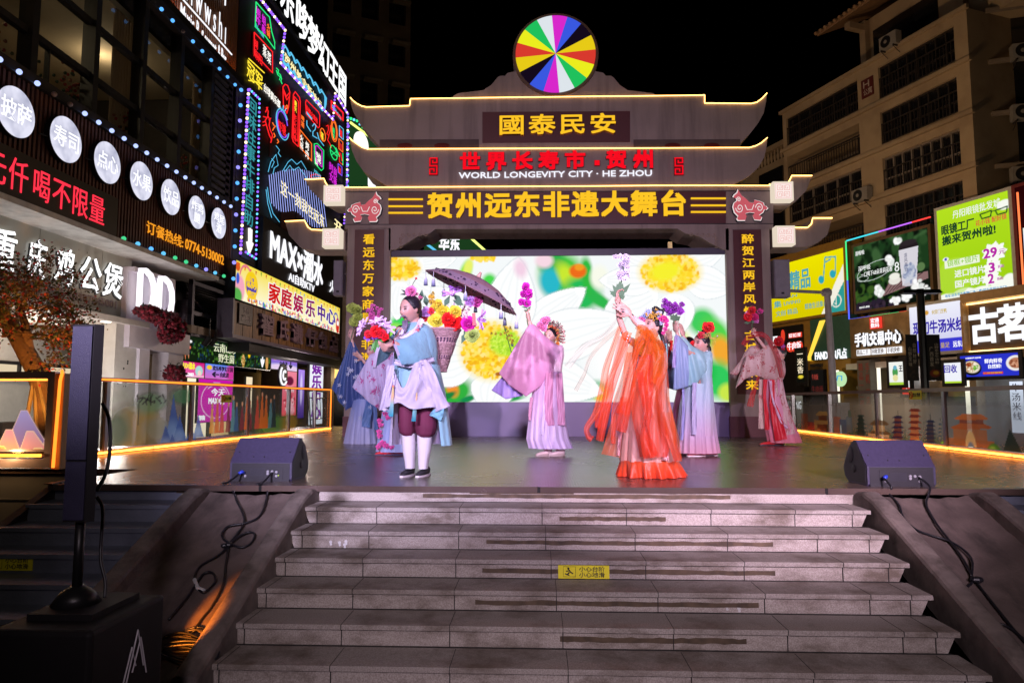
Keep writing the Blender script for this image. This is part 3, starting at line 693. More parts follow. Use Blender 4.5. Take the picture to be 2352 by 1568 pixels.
for p in[(180,260,420,420,160),(120,290,90,540,170),(230,180,480,140,130),(1740,180,1560,110,150),(1960,180,2230,110,170),(1980,280,2290,350,210),(1880,380,1920,660,270),(1800,360,1450,490,220),(1780,300,1420,290,190),(600,800,220,900,260),(640,650,320,330,280),(740,900,690,1130,280),(930,640,1330,340,240),(900,850,1430,1010,290),(950,720,1580,540,330),(800,660,890,140,330)]:petal2(*p)
E(905,210,40,60,'#f0c4de',10,.9,.8);E(1560,800,200,160,'#fdfdfd',0,.7);E(520,560,120,60,'#fbfcfd',0,.7)
def stamens(x,y,rx,ry,n):
    E(x,y,rx*1.1,ry*1.1,'#ffe03a',0,.5);A.specks(n,*k(x,y),kr(rx*1.12),kr(ry*1.12),kr(13),['#ffd628','#f8c41c','#ffe468','#f4b416','#ffdc34','#ffe88a'],rs_)
stamens(720,740,175,160,420);E(800,690,95,85,'#c2ea3c',0,.4);A.specks(160,*k(800,690),kr(90),kr(80),kr(7),['#b4e236','#d8f460','#9fd22c'],rs_);E(760,890,20,12,'#b4641a',0,.5)
stamens(1880,240,165,108,300);E(1850,235,100,60,'#f4ee2c',10,.6);stamens(110,200,110,70,120);A.specks(60,*k(660,140),kr(80),kr(20),kr(14),['#ffe25a','#ffd21c'],rs_)
A.over(np.sin(A.Y*400)*.02,'#d8e0e8')
A.c[...,:3]*= .97+.06*((np.arange(A.nx)[None,:,None]+np.arange(A.ny)[:,None,None])%2)
A.build('display',emit_attr('led_picture',1.03,True),S,a0,a1,z0,z1,.0,scn)
# ================================================================ west side of the street: restaurant, noodle shop, neon building
WX=-9.0
WL=Plane((WX,0),(0,1))
def flag_lamp(t,pts,r,mat,name='bulb',mb_=None):
    for p in pts:
        mb=MB();mb.ball(p,r,nu=10,nv=7);part(name,mb,mat,t,True)
blackm=pbr('black_paint',(.01,.01,.012),.5)
frame_m=pbr('window_frame_dark',(.02,.02,.022),.45)
slat_m=pbr('slat_brown',(.13,.045,.03),.6,var=.3,scale=3)
rest=thing('restaurant_building','dark two-storey restaurant with tall glass walls and brown slatted bands','building',(WX-3,12,GZ))
zA=WL.hit(533,478)[1];zC=WL.hit(533,655)[1];zB=WL.hit(535,192)[1];yE=WL.hit(533,500)[0];yS=6.0
mb=MB();mb.slab(WL,yS,yE,zC,zA,-.5,-.06);mb.slab(WL,yS,yE,zA-.05,zA+.12,-.5,.1);mb.slab(WL,yS,yE,zC-.12,zC,-.6,.12)
mb.slab(WL,yE-.3,yE,zA,zB,-6,-.1);mb.slab(WL,yS,yE,zC-.2,zC-.05,-6,-.5);mb.slab(WL,yS,yE,zC,zB,-6.4,-6)
mb.slab(WL,yS,yE,zB,zB+5.5,-6,-.1);part('wall',mb,pbr('restaurant_dark',(.02,.014,.012),.7),rest)
mb=MB();y=yS
while y<yE-.05:mb.slab(WL,y,y+.055,zC+.03,zA-.06,-.06,.0);y+=.11
part('slat_band',mb,slat_m,rest)
mb=MB();y=yS
while y<yE-.05:mb.slab(WL,y,y+.055,zB+.45,zB+5.3,-.1,-.04);y+=.11
part('slat_band',mb,pbr('slat_dark',(.30,.15,.08),.5),rest)
# warm light trough under the upper band
for i,(ya,yb)in enumerate([(yS,12.1),(12.3,14.6),(14.8,17.2),(17.4,yE-.1)]):
    mb=MB();mb.slab(WL,ya,yb,zB+.13,zB+.16,.0,.12);part('uplight',mb,emit('uplight_orange',(1,.22,.03),9,True),rest)
mb=MB();mb.slab(WL,yS,yE,zB,zB+.12,-.1,.22);mb.slab(WL,yS,yE,zB+.12,zB+.2,.2,.22);part('ledge',mb,frame_m,rest)
# the glass storey, one bay between each pair of posts
posts=[yS]+[WL.hit(u,400)[0]for u in(79,223,334,420)]+[WL.hit(492,400)[0]]
tz=[zA+.12,WL.hit(334,249)[1],WL.hit(334,136)[1],zB]
gl=glass()
for i in range(5):
    y0,y1=posts[i],posts[i+1];mb=MB()
    mb.slab(WL,y1-.10,y1+.06,tz[0],zB,-.4,-.12)
    for z in tz[1:3]:mb.slab(WL,y0+.06,y1-.10,z-.06,z+.06,-.34,-.2)
    if i==1:mb.slab(WL,y0+.5,y0+.53,tz[0],tz[1],-.34,-.24)
    w_=part('window_bay',mb,frame_m,rest)
    mb=MB();mb.quad(WL.pt(y0+.06,tz[0],-.27),WL.pt(y1-.1,tz[0],-.27),WL.pt(y1-.1,zB,-.27),WL.pt(y0+.06,zB,-.27));part('pane',mb,gl,w_)
# louvred shutter bay at the far end
mb=MB();z=tz[0]
while z<zB-.1:mb.slab(WL,posts[5]+.05,yE-.05,z,z+.1,-.16,-.1);z+=.2
part('louvre',mb,pbr('louvre_grey',(.05,.05,.055),.6),rest)
# room behind the glass
inn=pbr('interior_beige',(.42,.34,.24),.8,var=.2,scale=.7)
mb=MB();mb.slab(WL,yS,yE-.35,zB-.5,zB-.35,-5.9,-.5);mb.slab(WL,yS,yE-.35,zA+1.9,zA+2.1,-5.9,-3.2);mb.slab(WL,yS,yE-.35,zA,zB-.5,-5.95,-5.85)
mb.slab(WL,13.0,13.15,zA,zB-.5,-5.8,-2.4);part('interior_wall',mb,inn,rest)
mb=MB()
for y in(9.5,11.2,13.6,15.2,17.8):
    mb.add([WL.pt(y+.13*math.cos(t),zA+1.89,-3.9+.13*math.sin(t))for t in np.linspace(0,6.28,14,endpoint=False)],[tuple(range(14))])
part('downlight',mb,emit('downlight_warm',(1,.75,.4),6),rest)
lamp('restaurant_lamp','POINT',(WX-2.6,11.5,zA+2.8),42,(1,.78,.48),size=.15);lamp('restaurant_lamp','POINT',(WX-2.2,16.4,zA+2.8),30,(1,.78,.48),size=.15)
cm=cloth('curtain_cloth',1,.4,.8,.1,(.36,.27,.19))
for y0,y1 in((14.35,15.2),(17.9,18.6)):
    mb=MB();rows=[]
    for i in range(60):
        y=y0+(y1-y0)*i/59;rows.append([WL.pt(y,z,-.55+.05*math.sin(i*.9))for z in(tz[0],zB-.4)])
    mb.sheet(rows);part('curtain',mb,cm,rest,True)
mb=MB();rnd=random.Random(11)
for cy in(11.0,13.0,14.9,17.3,13.2):
    for _ in range(46):
        mb.ball(WL.pt(cy+rnd.gauss(0,.22),tz[0]+.45+rnd.gauss(0,.25),-.5+rnd.uniform(-.05,.05)),.035,nu=5,nv=4,c=rnd.choice([(.30,.03,.03),(.22,.08,.05),(.03,.06,.03)]))
part('window_flowers',mb,pbr('petal_paint',attr=True,rough=.7,var=0),rest)
# lit round dish signs on the slatted band
dface=None
def dish_mat():
    m,n,b,o=new_mat('dish_face');n.nodes.remove(b);N=n.nodes.new;L=n.links.new
    tc=N('ShaderNodeTexCoord');no=N('ShaderNodeTexNoise');no.inputs['Scale'].default_value=2.6;no.inputs['Detail'].default_value=2;L(tc.outputs['Object'],no.inputs['Vector'])
    rp=N('ShaderNodeValToRGB');rp.color_ramp.elements[0].color=(.42,.43,.58,1);rp.color_ramp.elements[0].position=.3;rp.color_ramp.elements[1].color=(.80,.80,.95,1);rp.color_ramp.elements[1].position=.55
    L(no.outputs[0],rp.inputs[0]);e=N('ShaderNodeEmission');L(rp.outputs[0],e.inputs[0]);e.inputs[1].default_value=1.0;L(e.outputs[0],o.inputs[0]);return m
dface=dish_mat();white=emit('sign_white',(.95,.95,1),1.15)
DW=WL.off(.14)
for(u,v),t_,what in zip([(38,258),(153,321),(248,374),(326,416),(393,453),(453,488),(503,513)],['披萨','寿司','点心','水果','饮品','炸鸡/腿','鸡尾/酒'],['pizza','sushi','dim sum','fruit','drinks','fried chicken leg','cocktails']):
    a,z=DW.hit(u,v);d=thing('round_sign',f'white lit round sign on brown slats reading {what}','sign',DW.pt(a,z-.44),'round menu signs on the restaurant')
    r=.43;mb=MB();mb.disc(DW,a,z,r,-.12,-.01,40);part('rim',mb,blackm,d)
    mb=MB();mb.disc(DW,a,z,r*.985,-.01,.0,40);part('face',mb,dface,d)
    mb=MB();L_=t_.split('/')
    if len(L_)==1:mb.text(t_,DW,a-.34,a+.34,z-.19,z+.19,.0,.008,.008)
    else:mb.text(L_[0],DW,a-.30,a+.30,z+.0,z+.27,.0,.008,.008);mb.text(L_[1],DW,a-.15,a+.15,z-.28,z-.01,.0,.008,.008)
    part('lettering',mb,white,d)
    mb=MB();mb.tube([DW.pt(a-r+.02,z-.1,-.06),DW.pt(a-r-.14,z-.1,-.1)],.015,6);part('bracket',mb,frame_m,d)
# strings of bulbs
def bulb_string(label,pl,p0,p1,n,mats,r=.055,dead=()):
    (a0,z0),(a1,z1)=pl.hit(*p0),pl.hit(*p1);t=thing('light_string',label,'light string',pl.pt((a0+a1)/2,(z0+z1)/2),'strings of round bulbs')
    mb=MB();mb.tube([pl.pt(a0,z0,-.02),pl.pt(a1,z1,-.02)],.012,5);part('cable',mb,blackm,t)
    off_=pbr('bulb_off',(.3,.22,.2),.4)
    for i in range(n):
        f=i/max(1,n-1);b=MB();b.ball(pl.pt(a0+(a1-a0)*f,z0+(z1-z0)*f,.04),r,nu=10,nv=7);part('bulb',b,off_ if i in dead else mats[i%len(mats)],t,True)
bw=emit('bulb_blue_white',(.42,.52,1),1.5);bb=emit('bulb_blue',(.10,.40,1),1.5);bg_=emit('bulb_green',(.06,.62,.25),1.2);bc=emit('bulb_cyan',(.12,.50,.85),1.3);bv=emit('bulb_violet',(.28,.26,1),1.5)
bulb_string('bluish white bulbs along the ledge above the round signs',WL.off(.14),(-6,137),(527,474),21,[bw],.048,(3,4))
bulb_string('blue bulbs under the orange lit upper band',WL.off(.26),(340,-6),(537,195),10,[bb],.046,(3,))
bulb_string('green and blue bulbs along the lower edge of the slatted band',WL.off(.16),(280,548),(530,641),11,[bg_,bc,bb,bc,bg_,bg_,bc,bv,bc,bg_,bv],.05)
bulb_string('single blue bulbs down the corner between restaurant and neon wall',WL.off(.3),(551,207),(533,640),13,[bb,bb,bv],.055)
# orange telephone line on the band
o_=thing('phone_lettering','orange hotline number letters on the brown slats','lettering',WL.pt(16,zC+.3,0))
pl=WL.off(.04);a0,a1,z0,z1=pl.rect(337,506,536,517);orm=emit('letter_orange',(1,.36,.02),1.0)
mb=MB();am=a0+(a1-a0)*.42;mb.text('订餐热线:',pl,a0,am,z0,z1,.0,.012,.008);part('characters',mb,orm,o_)
mb=MB();mb.text('0774-5130002',pl,am+.1,a1,z0+.03,z1-.0,.0,.012,.014);part('digits',mb,orm,o_)
# script sign at the top
s_=thing('bar_sign','white thin-lettered music bar sign on the upper slatted band','sign',WL.pt(16,zB+1,0));pl=WL.off(.02)
mb=MB();mb.pxtext('hiwwshi',pl,452,-1,62,527,.0,.05,.012)if False else mb.text('h ı w w s h ı',pl,*(lambda r_:(r_[0],r_[1],r_[2]+.0,r_[3]))(pl.rect(424,-70,-4,524)),.0,.01,.0);part('lettering',mb,white,s_)
mb=MB();a0,z0=pl.hit(415,-8);a1,z1=pl.hit(530,126);mb.tube([pl.pt(a0,z1+.0,.03),pl.pt(a1,z1,.03)],.022,6);a2,z2=pl.hit(516,-20);mb.tube([pl.pt(a2,z1+1.2,.03),pl.pt(a2,zB+6,.03)],.02,6);part('stroke',mb,white,s_)
mb=MB();a0,a1,z0,z1=pl.rect(415,8,26,524)
W_=[('Music',0,.27),('R',.32,.38),('s',.43,.47),('aurant',.50,.76),('&',.80,.85),('Bar',.88,1.0)]
zt=pl.hit(530,126)[1]-.1
for w_,x0,x1 in W_:mb.text(w_,pl,a0+(a1-a0)*x0,a0+(a1-a0)*x1,zt-.42,zt-(.0 if w_!='s' and w_!='aurant' else .1),.0,.01,.009)
part('lettering',mb,white,s_)
# red running-text board
RB=WL.off(.5);a1,z1=RB.hit(272,457);z0=RB.hit(272,552)[1]
t=thing('led_board','black board with red dot-matrix characters under the round signs','sign',RB.pt(10,z0))
mb=MB();mb.slab(RB,5.5,a1,z0,z1,-.25,0);part('case',mb,pbr('board_black',(.016,.014,.014),.5),t)
rd=emit('dot_red',(1,.03,.06),1.3)
for ch,u0,u1,vt,vb in[('仟',21,65,396,446),('喝',76,116,411,471),('不',121,163,429,485),('限',166,203,444,509),('量',206,241,465,527)]:
    mb=MB();a0_,a1_,q0,q1=RB.rect(u0,vt-4,vb,u1);mb.text(ch,RB,a0_,a1_,z0+.14,z0+.70,.002,.012,.0);part('character',mb,rd,t)
mb=MB();aL=RB.hit(21,420)[0];mb.text('元',RB,aL-.62,aL-.08,z0+.14,z0+.70,.002,.012,0);part('character',mb,rd,t)
# ---------------------------------------------------------------- chicken pot shop below
SH=WL.off(-.12);y1,zt=SH.hit(303,598);zbm=SH.hit(301,738)[1]
shop=thing('pot_shop','shop with a pale grey panel fascia and white glowing brush characters','shop',SH.pt(11,GZ,-2))
pan=pbr('fascia_panel',(.40,.40,.36),.45,var=.06,scale=1)
mb=MB();ys=[5.0,8.6,10.35,11.95,13.75,y1]
for a,b in zip(ys[:-1],ys[1:]):mb.slab(SH,a+.008,b-.008,zbm,zt,-.3,0)
part('fascia',mb,pan,shop)
wcol=pbr('shop_white',(.55,.52,.50),.6,var=.08)
mb=MB();mb.slab(SH,5,y1+2.6,zt,zt+.1,-.4,.75);part('canopy',mb,pbr('canopy_white',(.62,.60,.58),.6,stain=((.2,.18,.17),1.2,.7)),shop)
mb=MB();mb.slab(SH,5,y1+.4,zbm-.12,zbm,-2.6,.25);mb.slab(SH,11,24,GZ,zbm,-4.2,-4.1);mb.slab(SH,y1-.6,y1+.5,GZ,zbm,-.6,.1);mb.slab(SH,11,16.9,GZ,zbm,-2.6,-2.4)
part('wall',mb,wcol,shop)
mb=MB();rnd=random.Random(4)
for _ in range(14):mb.disc(SH,y1+rnd.uniform(-.55,-.1),rnd.uniform(.2,1.9),rnd.uniform(.012,.03),.09,.104,8)
part('pebble_hole',mb,blackm,shop)
mb=MB();mb.slab(SH,13.4,16.4,1.22,1.55,-2.4,-2.36);part('lit_window',mb,emit('shop_glow',(1,.82,.55),.75,True),shop)
mb=MB()
for y in(13.4,14.6,15.5,16.4):mb.slab(SH,y,y+.06,1.2,1.57,-2.36,-2.3)
mb.slab(SH,13.4,16.46,1.53,1.6,-2.36,-2.3);mb.slab(SH,13.4,16.46,1.18,1.24,-2.36,-2.3);part('window_frame',mb,frame_m,shop)
mb=MB();mb.slab(SH,17.4,19.6,.2,2.1,-4.0,-3.6);mb.slab(SH,13.6,16.6,GZ,.3,-2.3,-1.8);part('cabinet',mb,pbr('dark_wood',(.05,.03,.02),.5),shop)
mb=MB()
for y,k_ in((11.0,.15),(12.6,-.7),(13.9,.05),(14.3,-1.2)):
    mb.add([SH.pt(y+.1*math.cos(q),zbm-.125,k_+.1*math.sin(q))for q in np.linspace(0,6.28,12,endpoint=False)],[tuple(range(12))])
part('downlight',mb,emit('downlight_white',(1,.9,.75),6),shop)
lamp('shop_lamp','POINT',tuple(SH.pt(13.6,2.0,-1.2)),34,(1,.85,.62),size=.15);lamp('shop_lamp','POINT',tuple(SH.pt(17.5,1.9,-2.2)),26,(1,.8,.55),size=.15)
mb=MB();p=SH.pt(11.6,zbm-.3,.0);mb.tube([p,p+np.array([.1,.0,-.16])],.05,10);mb.tube([p+np.array([0,0,.18]),p],.01,5);part('spotlight',mb,pbr('brass',(.5,.36,.16),.4,.6),shop)
# white brush characters: gleaming raised letters
mb=MB();ms=MB()
for ch,u0,u1,vt,vb in[('重',-34,28,565,645),('庆',56,98,570,640),('鸡',121,164,590,668),('公',176,225,617,678),('煲',232,275,627,700)]:
    a0,a1,z0,z1=SH.rect(u0,vt,vb,u1);hh=(zt-zbm);zc=zbm+hh*.56
    mb.text(ch,SH,a0,a1,zc-.37,zc+.37,.05,.06,.009,slant=.06);ms.text(ch,SH,a0+.02,a1+.02,zc-.39,zc+.35,.0,.02,.024,slant=.06)
part('lettering',ms,blackm,shop);part('lettering',mb,emit('letter_white_hot',(1,1,1),1.7,True),shop)
mb=MB();a0,a1,z0,z1=SH.rect(141,693,716,295);mb.text('(0188) 电话 18307845001',SH,a0-1.3,a1-.45,zbm+.18,zbm+.40,.0,.02,.006);part('lettering',mb,pbr('letter_grey',(.28,.24,.28),.5),shop)
# ---------------------------------------------------------------- dessert shop box with D D letters and artificial flowers
DP=WL.off(.1);d=thing('dessert_shop','white lilac shop front with big rounded letters beside the dark duct frame','shop',DP.pt(17.5,GZ,-1))
a0,z1=DP.hit(305,612);aE,_=DP.hit(398,660);zlo=DP.hit(305,745)[1]
mb=MB();mb.slab(DP,a0,aE,zlo,z1,-.6,-.1);mb.slab(DP,a0,aE,z1-.1,z1,-.1,.05);mb.slab(DP,aE-.1,aE,zlo,z1-.1,-.1,.05);mb.slab(DP,a0,aE+.9,zlo-.5,zlo,-1,.0)
mb.slab(DP,a0+.5,a0+.9,GZ,zlo-.5,-.5,-.05);mb.slab(DP,aE+.1,aE+.8,GZ,zlo-.5,-.5,-.1);part('wall',mb,pbr('lilac_white',(.60,.55,.64),.5,var=.06),d)
mb=MB();hh=z1-zlo;wD=(aE-a0)*.44
for i in range(2):
    x0=a0+.06+i*wD*1.06;zc=zlo+hh*(.62-.03*i)
    path=[(0,0),(0,1),(.3,1),(.58,.92),(.76,.72),(.8,.48),(.74,.24),(.55,.06),(.3,0),(0,0)]
    mb.tube([DP.pt(x0+.14+wD*.95*x,zc-.46+.92*y,.06)for x,y in path],.075,8,flat=.8)
part('lettering',mb,emit('letter_d',(1,.95,1),1.35,True),d,True)
fm=pbr('petal_paint',attr=True,rough=.7,var=0)
def flower_mass(label,blobs,n,parent=None):
    mb=MB();rnd=random.Random(len(label))
    for(c,rx,ry,rz_)in blobs:
        for _ in range(n):
            th=rnd.uniform(0,6.28);ph=math.acos(rnd.uniform(-1,1));q=np.array(c)+np.array([rx*math.sin(ph)*math.cos(th),ry*math.sin(ph)*math.sin(th),rz_*math.cos(ph)])*rnd.uniform(.75,1.05)
            if rnd.random()<.72:mb.ball(q,rnd.uniform(.028,.052),nu=6,nv=4,c=rnd.choice([(.22,.012,.03),(.14,.01,.02),(.30,.02,.05),(.09,.008,.02)]))
            else:
                u=np.array([rnd.gauss(0,1)for _ in range(3)]);u /= np.linalg.norm(u);v=np.cross(u,[0,0,1.0]);mb.quad(q,q+u*.07+v*.03,q+u*.14,q+u*.07-v*.03,c=(.03,.05,.045))
    return solo('flower_bank',mb,fm,label,'flowers','artificial rose banks')
pt=lambda u,v,k_=.35:DP.pt(*DP.hit(u,v),k_)
flower_mass('dark red artificial roses hanging in a heavy swag under the rounded letters',[(pt(318,716,.2),.2,.35,.14),(pt(340,726,.2),.2,.4,.15),(pt(365,740,.22),.22,.4,.26),(pt(380,756,.22),.22,.36,.3),(pt(366,770,.22),.2,.3,.18)],230)
flower_mass('small round bank of dark red roses just above the left railing',[(pt(380,857,.22),.22,.34,.2)],190)
# dark duct frame between the shops
a1_,_=DP.hit(528,700);df=thing('duct_frame','dark steel mesh frame with silver ducts beside the wooden sign','frame',DP.pt(20,2.5,-.6));zt_=DP.hit(420,640)[1];zb_=DP.hit(420,762)[1]
mb=MB();aa=aE+.95;mb.slab(DP,aa,a1_,zb_,zt_+.6,-1.4,-1.3);part('back',mb,pbr('duct_dark',(.012,.012,.02),.7),df)
mb=MB()
for z in(zb_,zb_+.55,zt_):mb.slab(DP,aa,a1_,z-.05,z+.05,-.1,.0)
for a in(aa+.06,a1_-.06):mb.slab(DP,a-.06,a+.06,zb_,zt_+.4,-.12,-.01)
for i in range(22):mb.slab(DP,aa,a1_,zb_+i*(zt_-zb_)/22,zb_+i*(zt_-zb_)/22+.008,-.2,-.19)
part('grille',mb,pbr('steel_blue',(.03,.03,.05),.5,.5),df)
mb=MB();mb.tube([DP.pt(aa+.5,zb_+.2,-.6),DP.pt(aa+.6,zb_+.5,-.5),DP.pt(aa+.65,zt_-.4,-.6)],.16,10);mb.tube([DP.pt(aa+.5,zt_-.2,-.4),DP.pt(a1_-.3,zb_+.6,-.4)],.03,6);mb.tube([DP.pt(aa+.2,zb_+.3,-.4),DP.pt(aa+.8,zb_+.15,-.35),DP.pt(aa+.6,zb_+.45,-.4)],.08,8);part('duct',mb,pbr('duct_silver',(.25,.22,.32),.35,.7),df,True)

# ---------------------------------------------------------------- neon building
nb=thing('neon_building','black neon-covered entertainment block between the restaurant and the gate','building',(WX-3,26,GZ))
aL,_=WL.hit(541,500);aR,_=WL.hit(801,300);ztop=WL.hit(799,262)[1]
zlow=WL.hit(790,640)[1]
mb=MB();mb.slab(WL,aL,aR,2.6,ztop,-6,-.12);mb.slab(WL,aL+.1,aR,2.2,2.6,-6,.5);part('wall',mb,pbr('neon_black',(.006,.006,.008),.6),nb)
mb=MB();rnd=random.Random(8)
for a,z,w_,h in[(23.4,6.2,1.3,2.4),(24.9,6.6,1.2,1.8),(22.2,9.0,.5,2.2)]:mb.slab(WL,a,a+w_,z,z+h,-.12,-.1)
part('faded_panel',mb,pbr('faded_red',(.05,.012,.010),.7),nb)
NP=WL.off(-.08)
def neon(label,strokes,texts=(),r=.019,cat='neon sign',name='neon_sign',back=None):
    "strokes: (colour, [pixel polylines]); texts: (string, uL, vT, vB, uR, colour, bold)"
    us=[u for c,ls in strokes for l in ls for u,v in l]+[x for t in texts for x in(t[1],t[4])];vs=[v for c,ls in strokes for l in ls for u,v in l]+[t[3]for t in texts]
    a,z=NP.hit((min(us)+max(us))/2,max(vs));t=thing(name,label,cat,NP.pt(a,z),'neon signs on the black wall')
    if back:
        b0,b1,q0,q1=NP.rect(*back);mb=MB();mb.slab(NP,b0,b1,q0,q1,-.03,.0);part('back_panel',mb,pbr('panel_black',(.012,.01,.012),.5),t)
    for c,ls in strokes:
        mb=MB()
        for l in ls:mb.pxtube(NP,l,r,.03,5)
        part('tube',mb,emit('neon_'+c,NEON[c],1.25),t)
    for s,uL,vT,vB,uR,c,b in texts:
        mb=MB()
        if len(s)>1 and s[0]=='|':
            a0,a1,z0,z1=NP.rect(uL,vT,vB,uR);mb.vtext(s[1:],NP,a0,a1,z0,z1,.0,.008,min(b,.008),gap=.06)
        else:mb.pxtext(s,NP,uL,vT,vB,uR,.0,.008,min(b,.009))
        part('lettering',mb,emit('neon_'+c,NEON[c],1.25),t)
NEON=dict(red=(.95,.015,.02),green=(.02,.75,.18),magenta=(.62,.02,.62),blue=(.10,.48,.75),cyan=(.06,.42,.50),yellow=(.95,.72,.04),white=(.95,.92,.85),orange=(1,.16,.02),violet=(.22,.08,.85),teal=(.03,.24,.27),ray=(.35,.42,.95),warm=(1,.85,.42))
def bx(u0,v0,u1,v1,dv):return[(u0,v0),(u1,v0+dv),(u1,v1+dv),(u0,v1),(u0,v0)]
def ov(cu,cv,ru,rv,n=18,t0=0,t1=6.2832,sk=0):return[(cu+ru*math.cos(t0+(t1-t0)*i/n),cv+rv*math.sin(t0+(t1-t0)*i/n)+sk*ru*math.cos(t0+(t1-t0)*i/n))for i in range(n+1)]
neon('green house-shaped outline with magenta characters, top corner of the neon wall',[('green',[[(586,5),(584,62),(607,83),(629,113),(629,98),(622,73),(617,40),(610,33),(586,5)]])],[('|姐炸',588,12,52,599,'magenta',.01),('|姐串',602,30,75,611,'magenta',.01),('|火锅',613,50,82,621,'orange',.01),('Noodle',588,54,66,607,'cyan',.01)])
neon('red bordered sign with red and white steamed dish characters',[('red',[bx(582,75,624,123,45)])],[('湖',583,85,106,593,'red',0),('南阳',583,108,131,603,'red',0),('蒸',604,100,128,613,'white',0),('菜',614,115,143,623,'white',0)],back=(581,73,125,625))
neon('yellow outlined double character over a ball club sign',[('yellow',[[(569,135),(605,168)],[(569,185),(602,192)]])],[('冠军',568,135,178,604,'yellow',.02)],.018)
neon('white ball club characters slanting down the neon wall',[],[('台球俱乐部',606,190,210,645,'white',.015)])
neon('small green bent squiggle of lit glass',[('green',[[(633,157),(638,162),(637,168),(642,172),(645,182),(643,186),(646,193)],[(633,162),(636,172),(642,178),(640,184)]])])
neon('red outlined packet of chips',[('red',[[(648,200),(653,194),(659,197),(664,212),(661,246),(657,261),(649,240),(648,200)],[(649,205),(656,222),(663,213)],[(650,212),(657,230),(663,221)]]),('orange',[ov(657,246,2,4,8)])])
neon('tall red capsule sign with vertical hotpot characters',[('red',[[(672,218),(676,211),(686,224),(688,234),(686,300),(683,337),(672,326),(669,316),(672,218)],[(674,222),(684,234),(682,325),(672,312),(674,222)]])],[('|重庆',676,228,255,682,'yellow',.0),('|老火锅城',674,258,322,682,'red',0)],.02)
neon('red slanted box sign with blue bars',[('red',[[(700,236),(702,230),(730,258),(733,266),(732,292),(729,294),(702,262),(700,236)]])],[('海鲜大排档',703,240,254,730,'red',.02),('▬▬',704,256,262,717,'blue',0)])
neon('blue glowing hook and ladle shapes',[('blue',[[(703,277),(703,288),(708,296),(712,302)],[(716,290),(720,284),(724,290),(722,298),(717,303),(717,312),(727,318)],[(727,305),(731,320),(742,335)]])])
neon('glowing red lobster outline with orange sparkles',[('red',[[(610,247),(614,256),(613,268),(607,277),(610,288),(614,302),(617,312),(622,322),(620,328),(624,310),(619,300),(616,288),(618,276),(614,268)],[(602,281),(608,279)],[(602,289),(609,287)],[(620,272),(616,276)],[(603,268),(610,270)],[(613,247),(608,258)]]),('orange',[[(624,282),(627,288),(631,290),(627,294),(624,300)],[(627,306),(630,313),(627,316)],[(635,320),(638,326),(635,329)]])])
neon('round purple and blue pomegranate ring with red characters',[('violet',[ov(647,286,12,28,20,.5,6.0,1.0)]),('blue',[ov(647,286,14.5,33,20,.2,5.6,1.0),[(645,255),(642,246)],[(648,254),(649,243)],[(650,258),(655,250)]])],[('虾',638,272,300,648,'red',0),('塘',648,280,308,657,'red',0)])
neon('orange bordered black sign with white barbecue characters',[('orange',[bx(687,298,714,337,33)])],[('|火锅',689,305,342,697,'white',0),('|烤肉',702,322,362,710,'white',0)],back=(686,296,338,715))
neon('small red boxed sign with blue characters near the gate',[('red',[bx(759,231,787,250,28),bx(760,234,786,248,26)])],[('休闲会所',762,238,248,784,'blue',0)])
neon('orange oval sign with green character',[('orange',[ov(766,301,7,24,16,sk=1),ov(766,301,5,20,16,sk=1)])],[('|面馆',764,290,318,769,'green',0)])
neon('blue framed red square sign',[('blue',[bx(778,289,787,313,8)])],[('湘',779,293,312,786,'red',.01)],.018)
neon('orange framed red square sign',[('orange',[bx(777,319,786,342,8)])],[('川',778,323,342,785,'red',.01)],.018)
neon('green circled leaf sign',[('green',[ov(765,351,8,15,14,sk=1),[(758,345),(773,360)],[(760,356),(772,348)],[(770,340),(778,360)]])])
neon('red pepper sign with green stalk',[('red',[[(778,350),(778,372),(785,378)],[(781,352),(784,370)]]),('green',[[(786,352),(786,380)]])])
neon('magenta brush characters beside the gate eave',[],[('时尚',757,370,392,774,'magenta',.01),('女装',757,392,414,774,'magenta',.01)])
neon('violet framed little sign with red mark',[('violet',[bx(775,376,784,396,8)])],[('甜',776,380,396,783,'red',0)],.016)
neon('green and magenta framed hexagon sign with white characters',[('green',[[(720,331),(727,330),(742,346),(741,388),(736,392),(722,376),(720,331)]]),('magenta',[[(723,336),(727,335),(738,348),(738,384),(725,371),(723,336)]])],[('|铁板',724,344,376,731,'white',.01),('|烧',731,350,374,737,'white',.01),('MENU',722,388,396,737,'cyan',0)])
neon('red winding glowing snake outline',[('red',[[(748,290),(752,288),(753,298),(749,308),(754,312),(751,322),(757,332),(759,340)],[(757,288),(757,300),(753,312)]])])
neon('row of orange characters beside the hotpot capsule',[],[('|啤酒',692,262,290,699,'orange',.01)])
neon('orange and yellow small ingot sign',[('orange',[ov(740,310,6,14,12,sk=1)])],[('|福',737,300,320,743,'yellow',.01)])
# cloud sign with blue outline
cl_=[(648,115),(651,105),(656,106),(661,118)]
up=[];dn=[]
for i in range(7):
    u=651+i*14;v=122+i*17
    up+=[(u-4,v-14),(u+1,v-18),(u+7,v-8)];dn+=[(u-2,v+22),(u+4,v+31),(u+9,v+28)]
neon('blue scalloped cloud outline with white characters high on the neon wall',[('blue',[up+[(748,226),(747,240)]+dn[::-1]+[up[0]],[(u+2,v+4)for u,v in up]+[(745,226)]+[(u,v-4)for u,v in dn[::-1]]+[(up[0][0]+2,up[0][1]+4)]])],[('贺州美食新地标',653,118,140,742,'warm',.01)],.026)
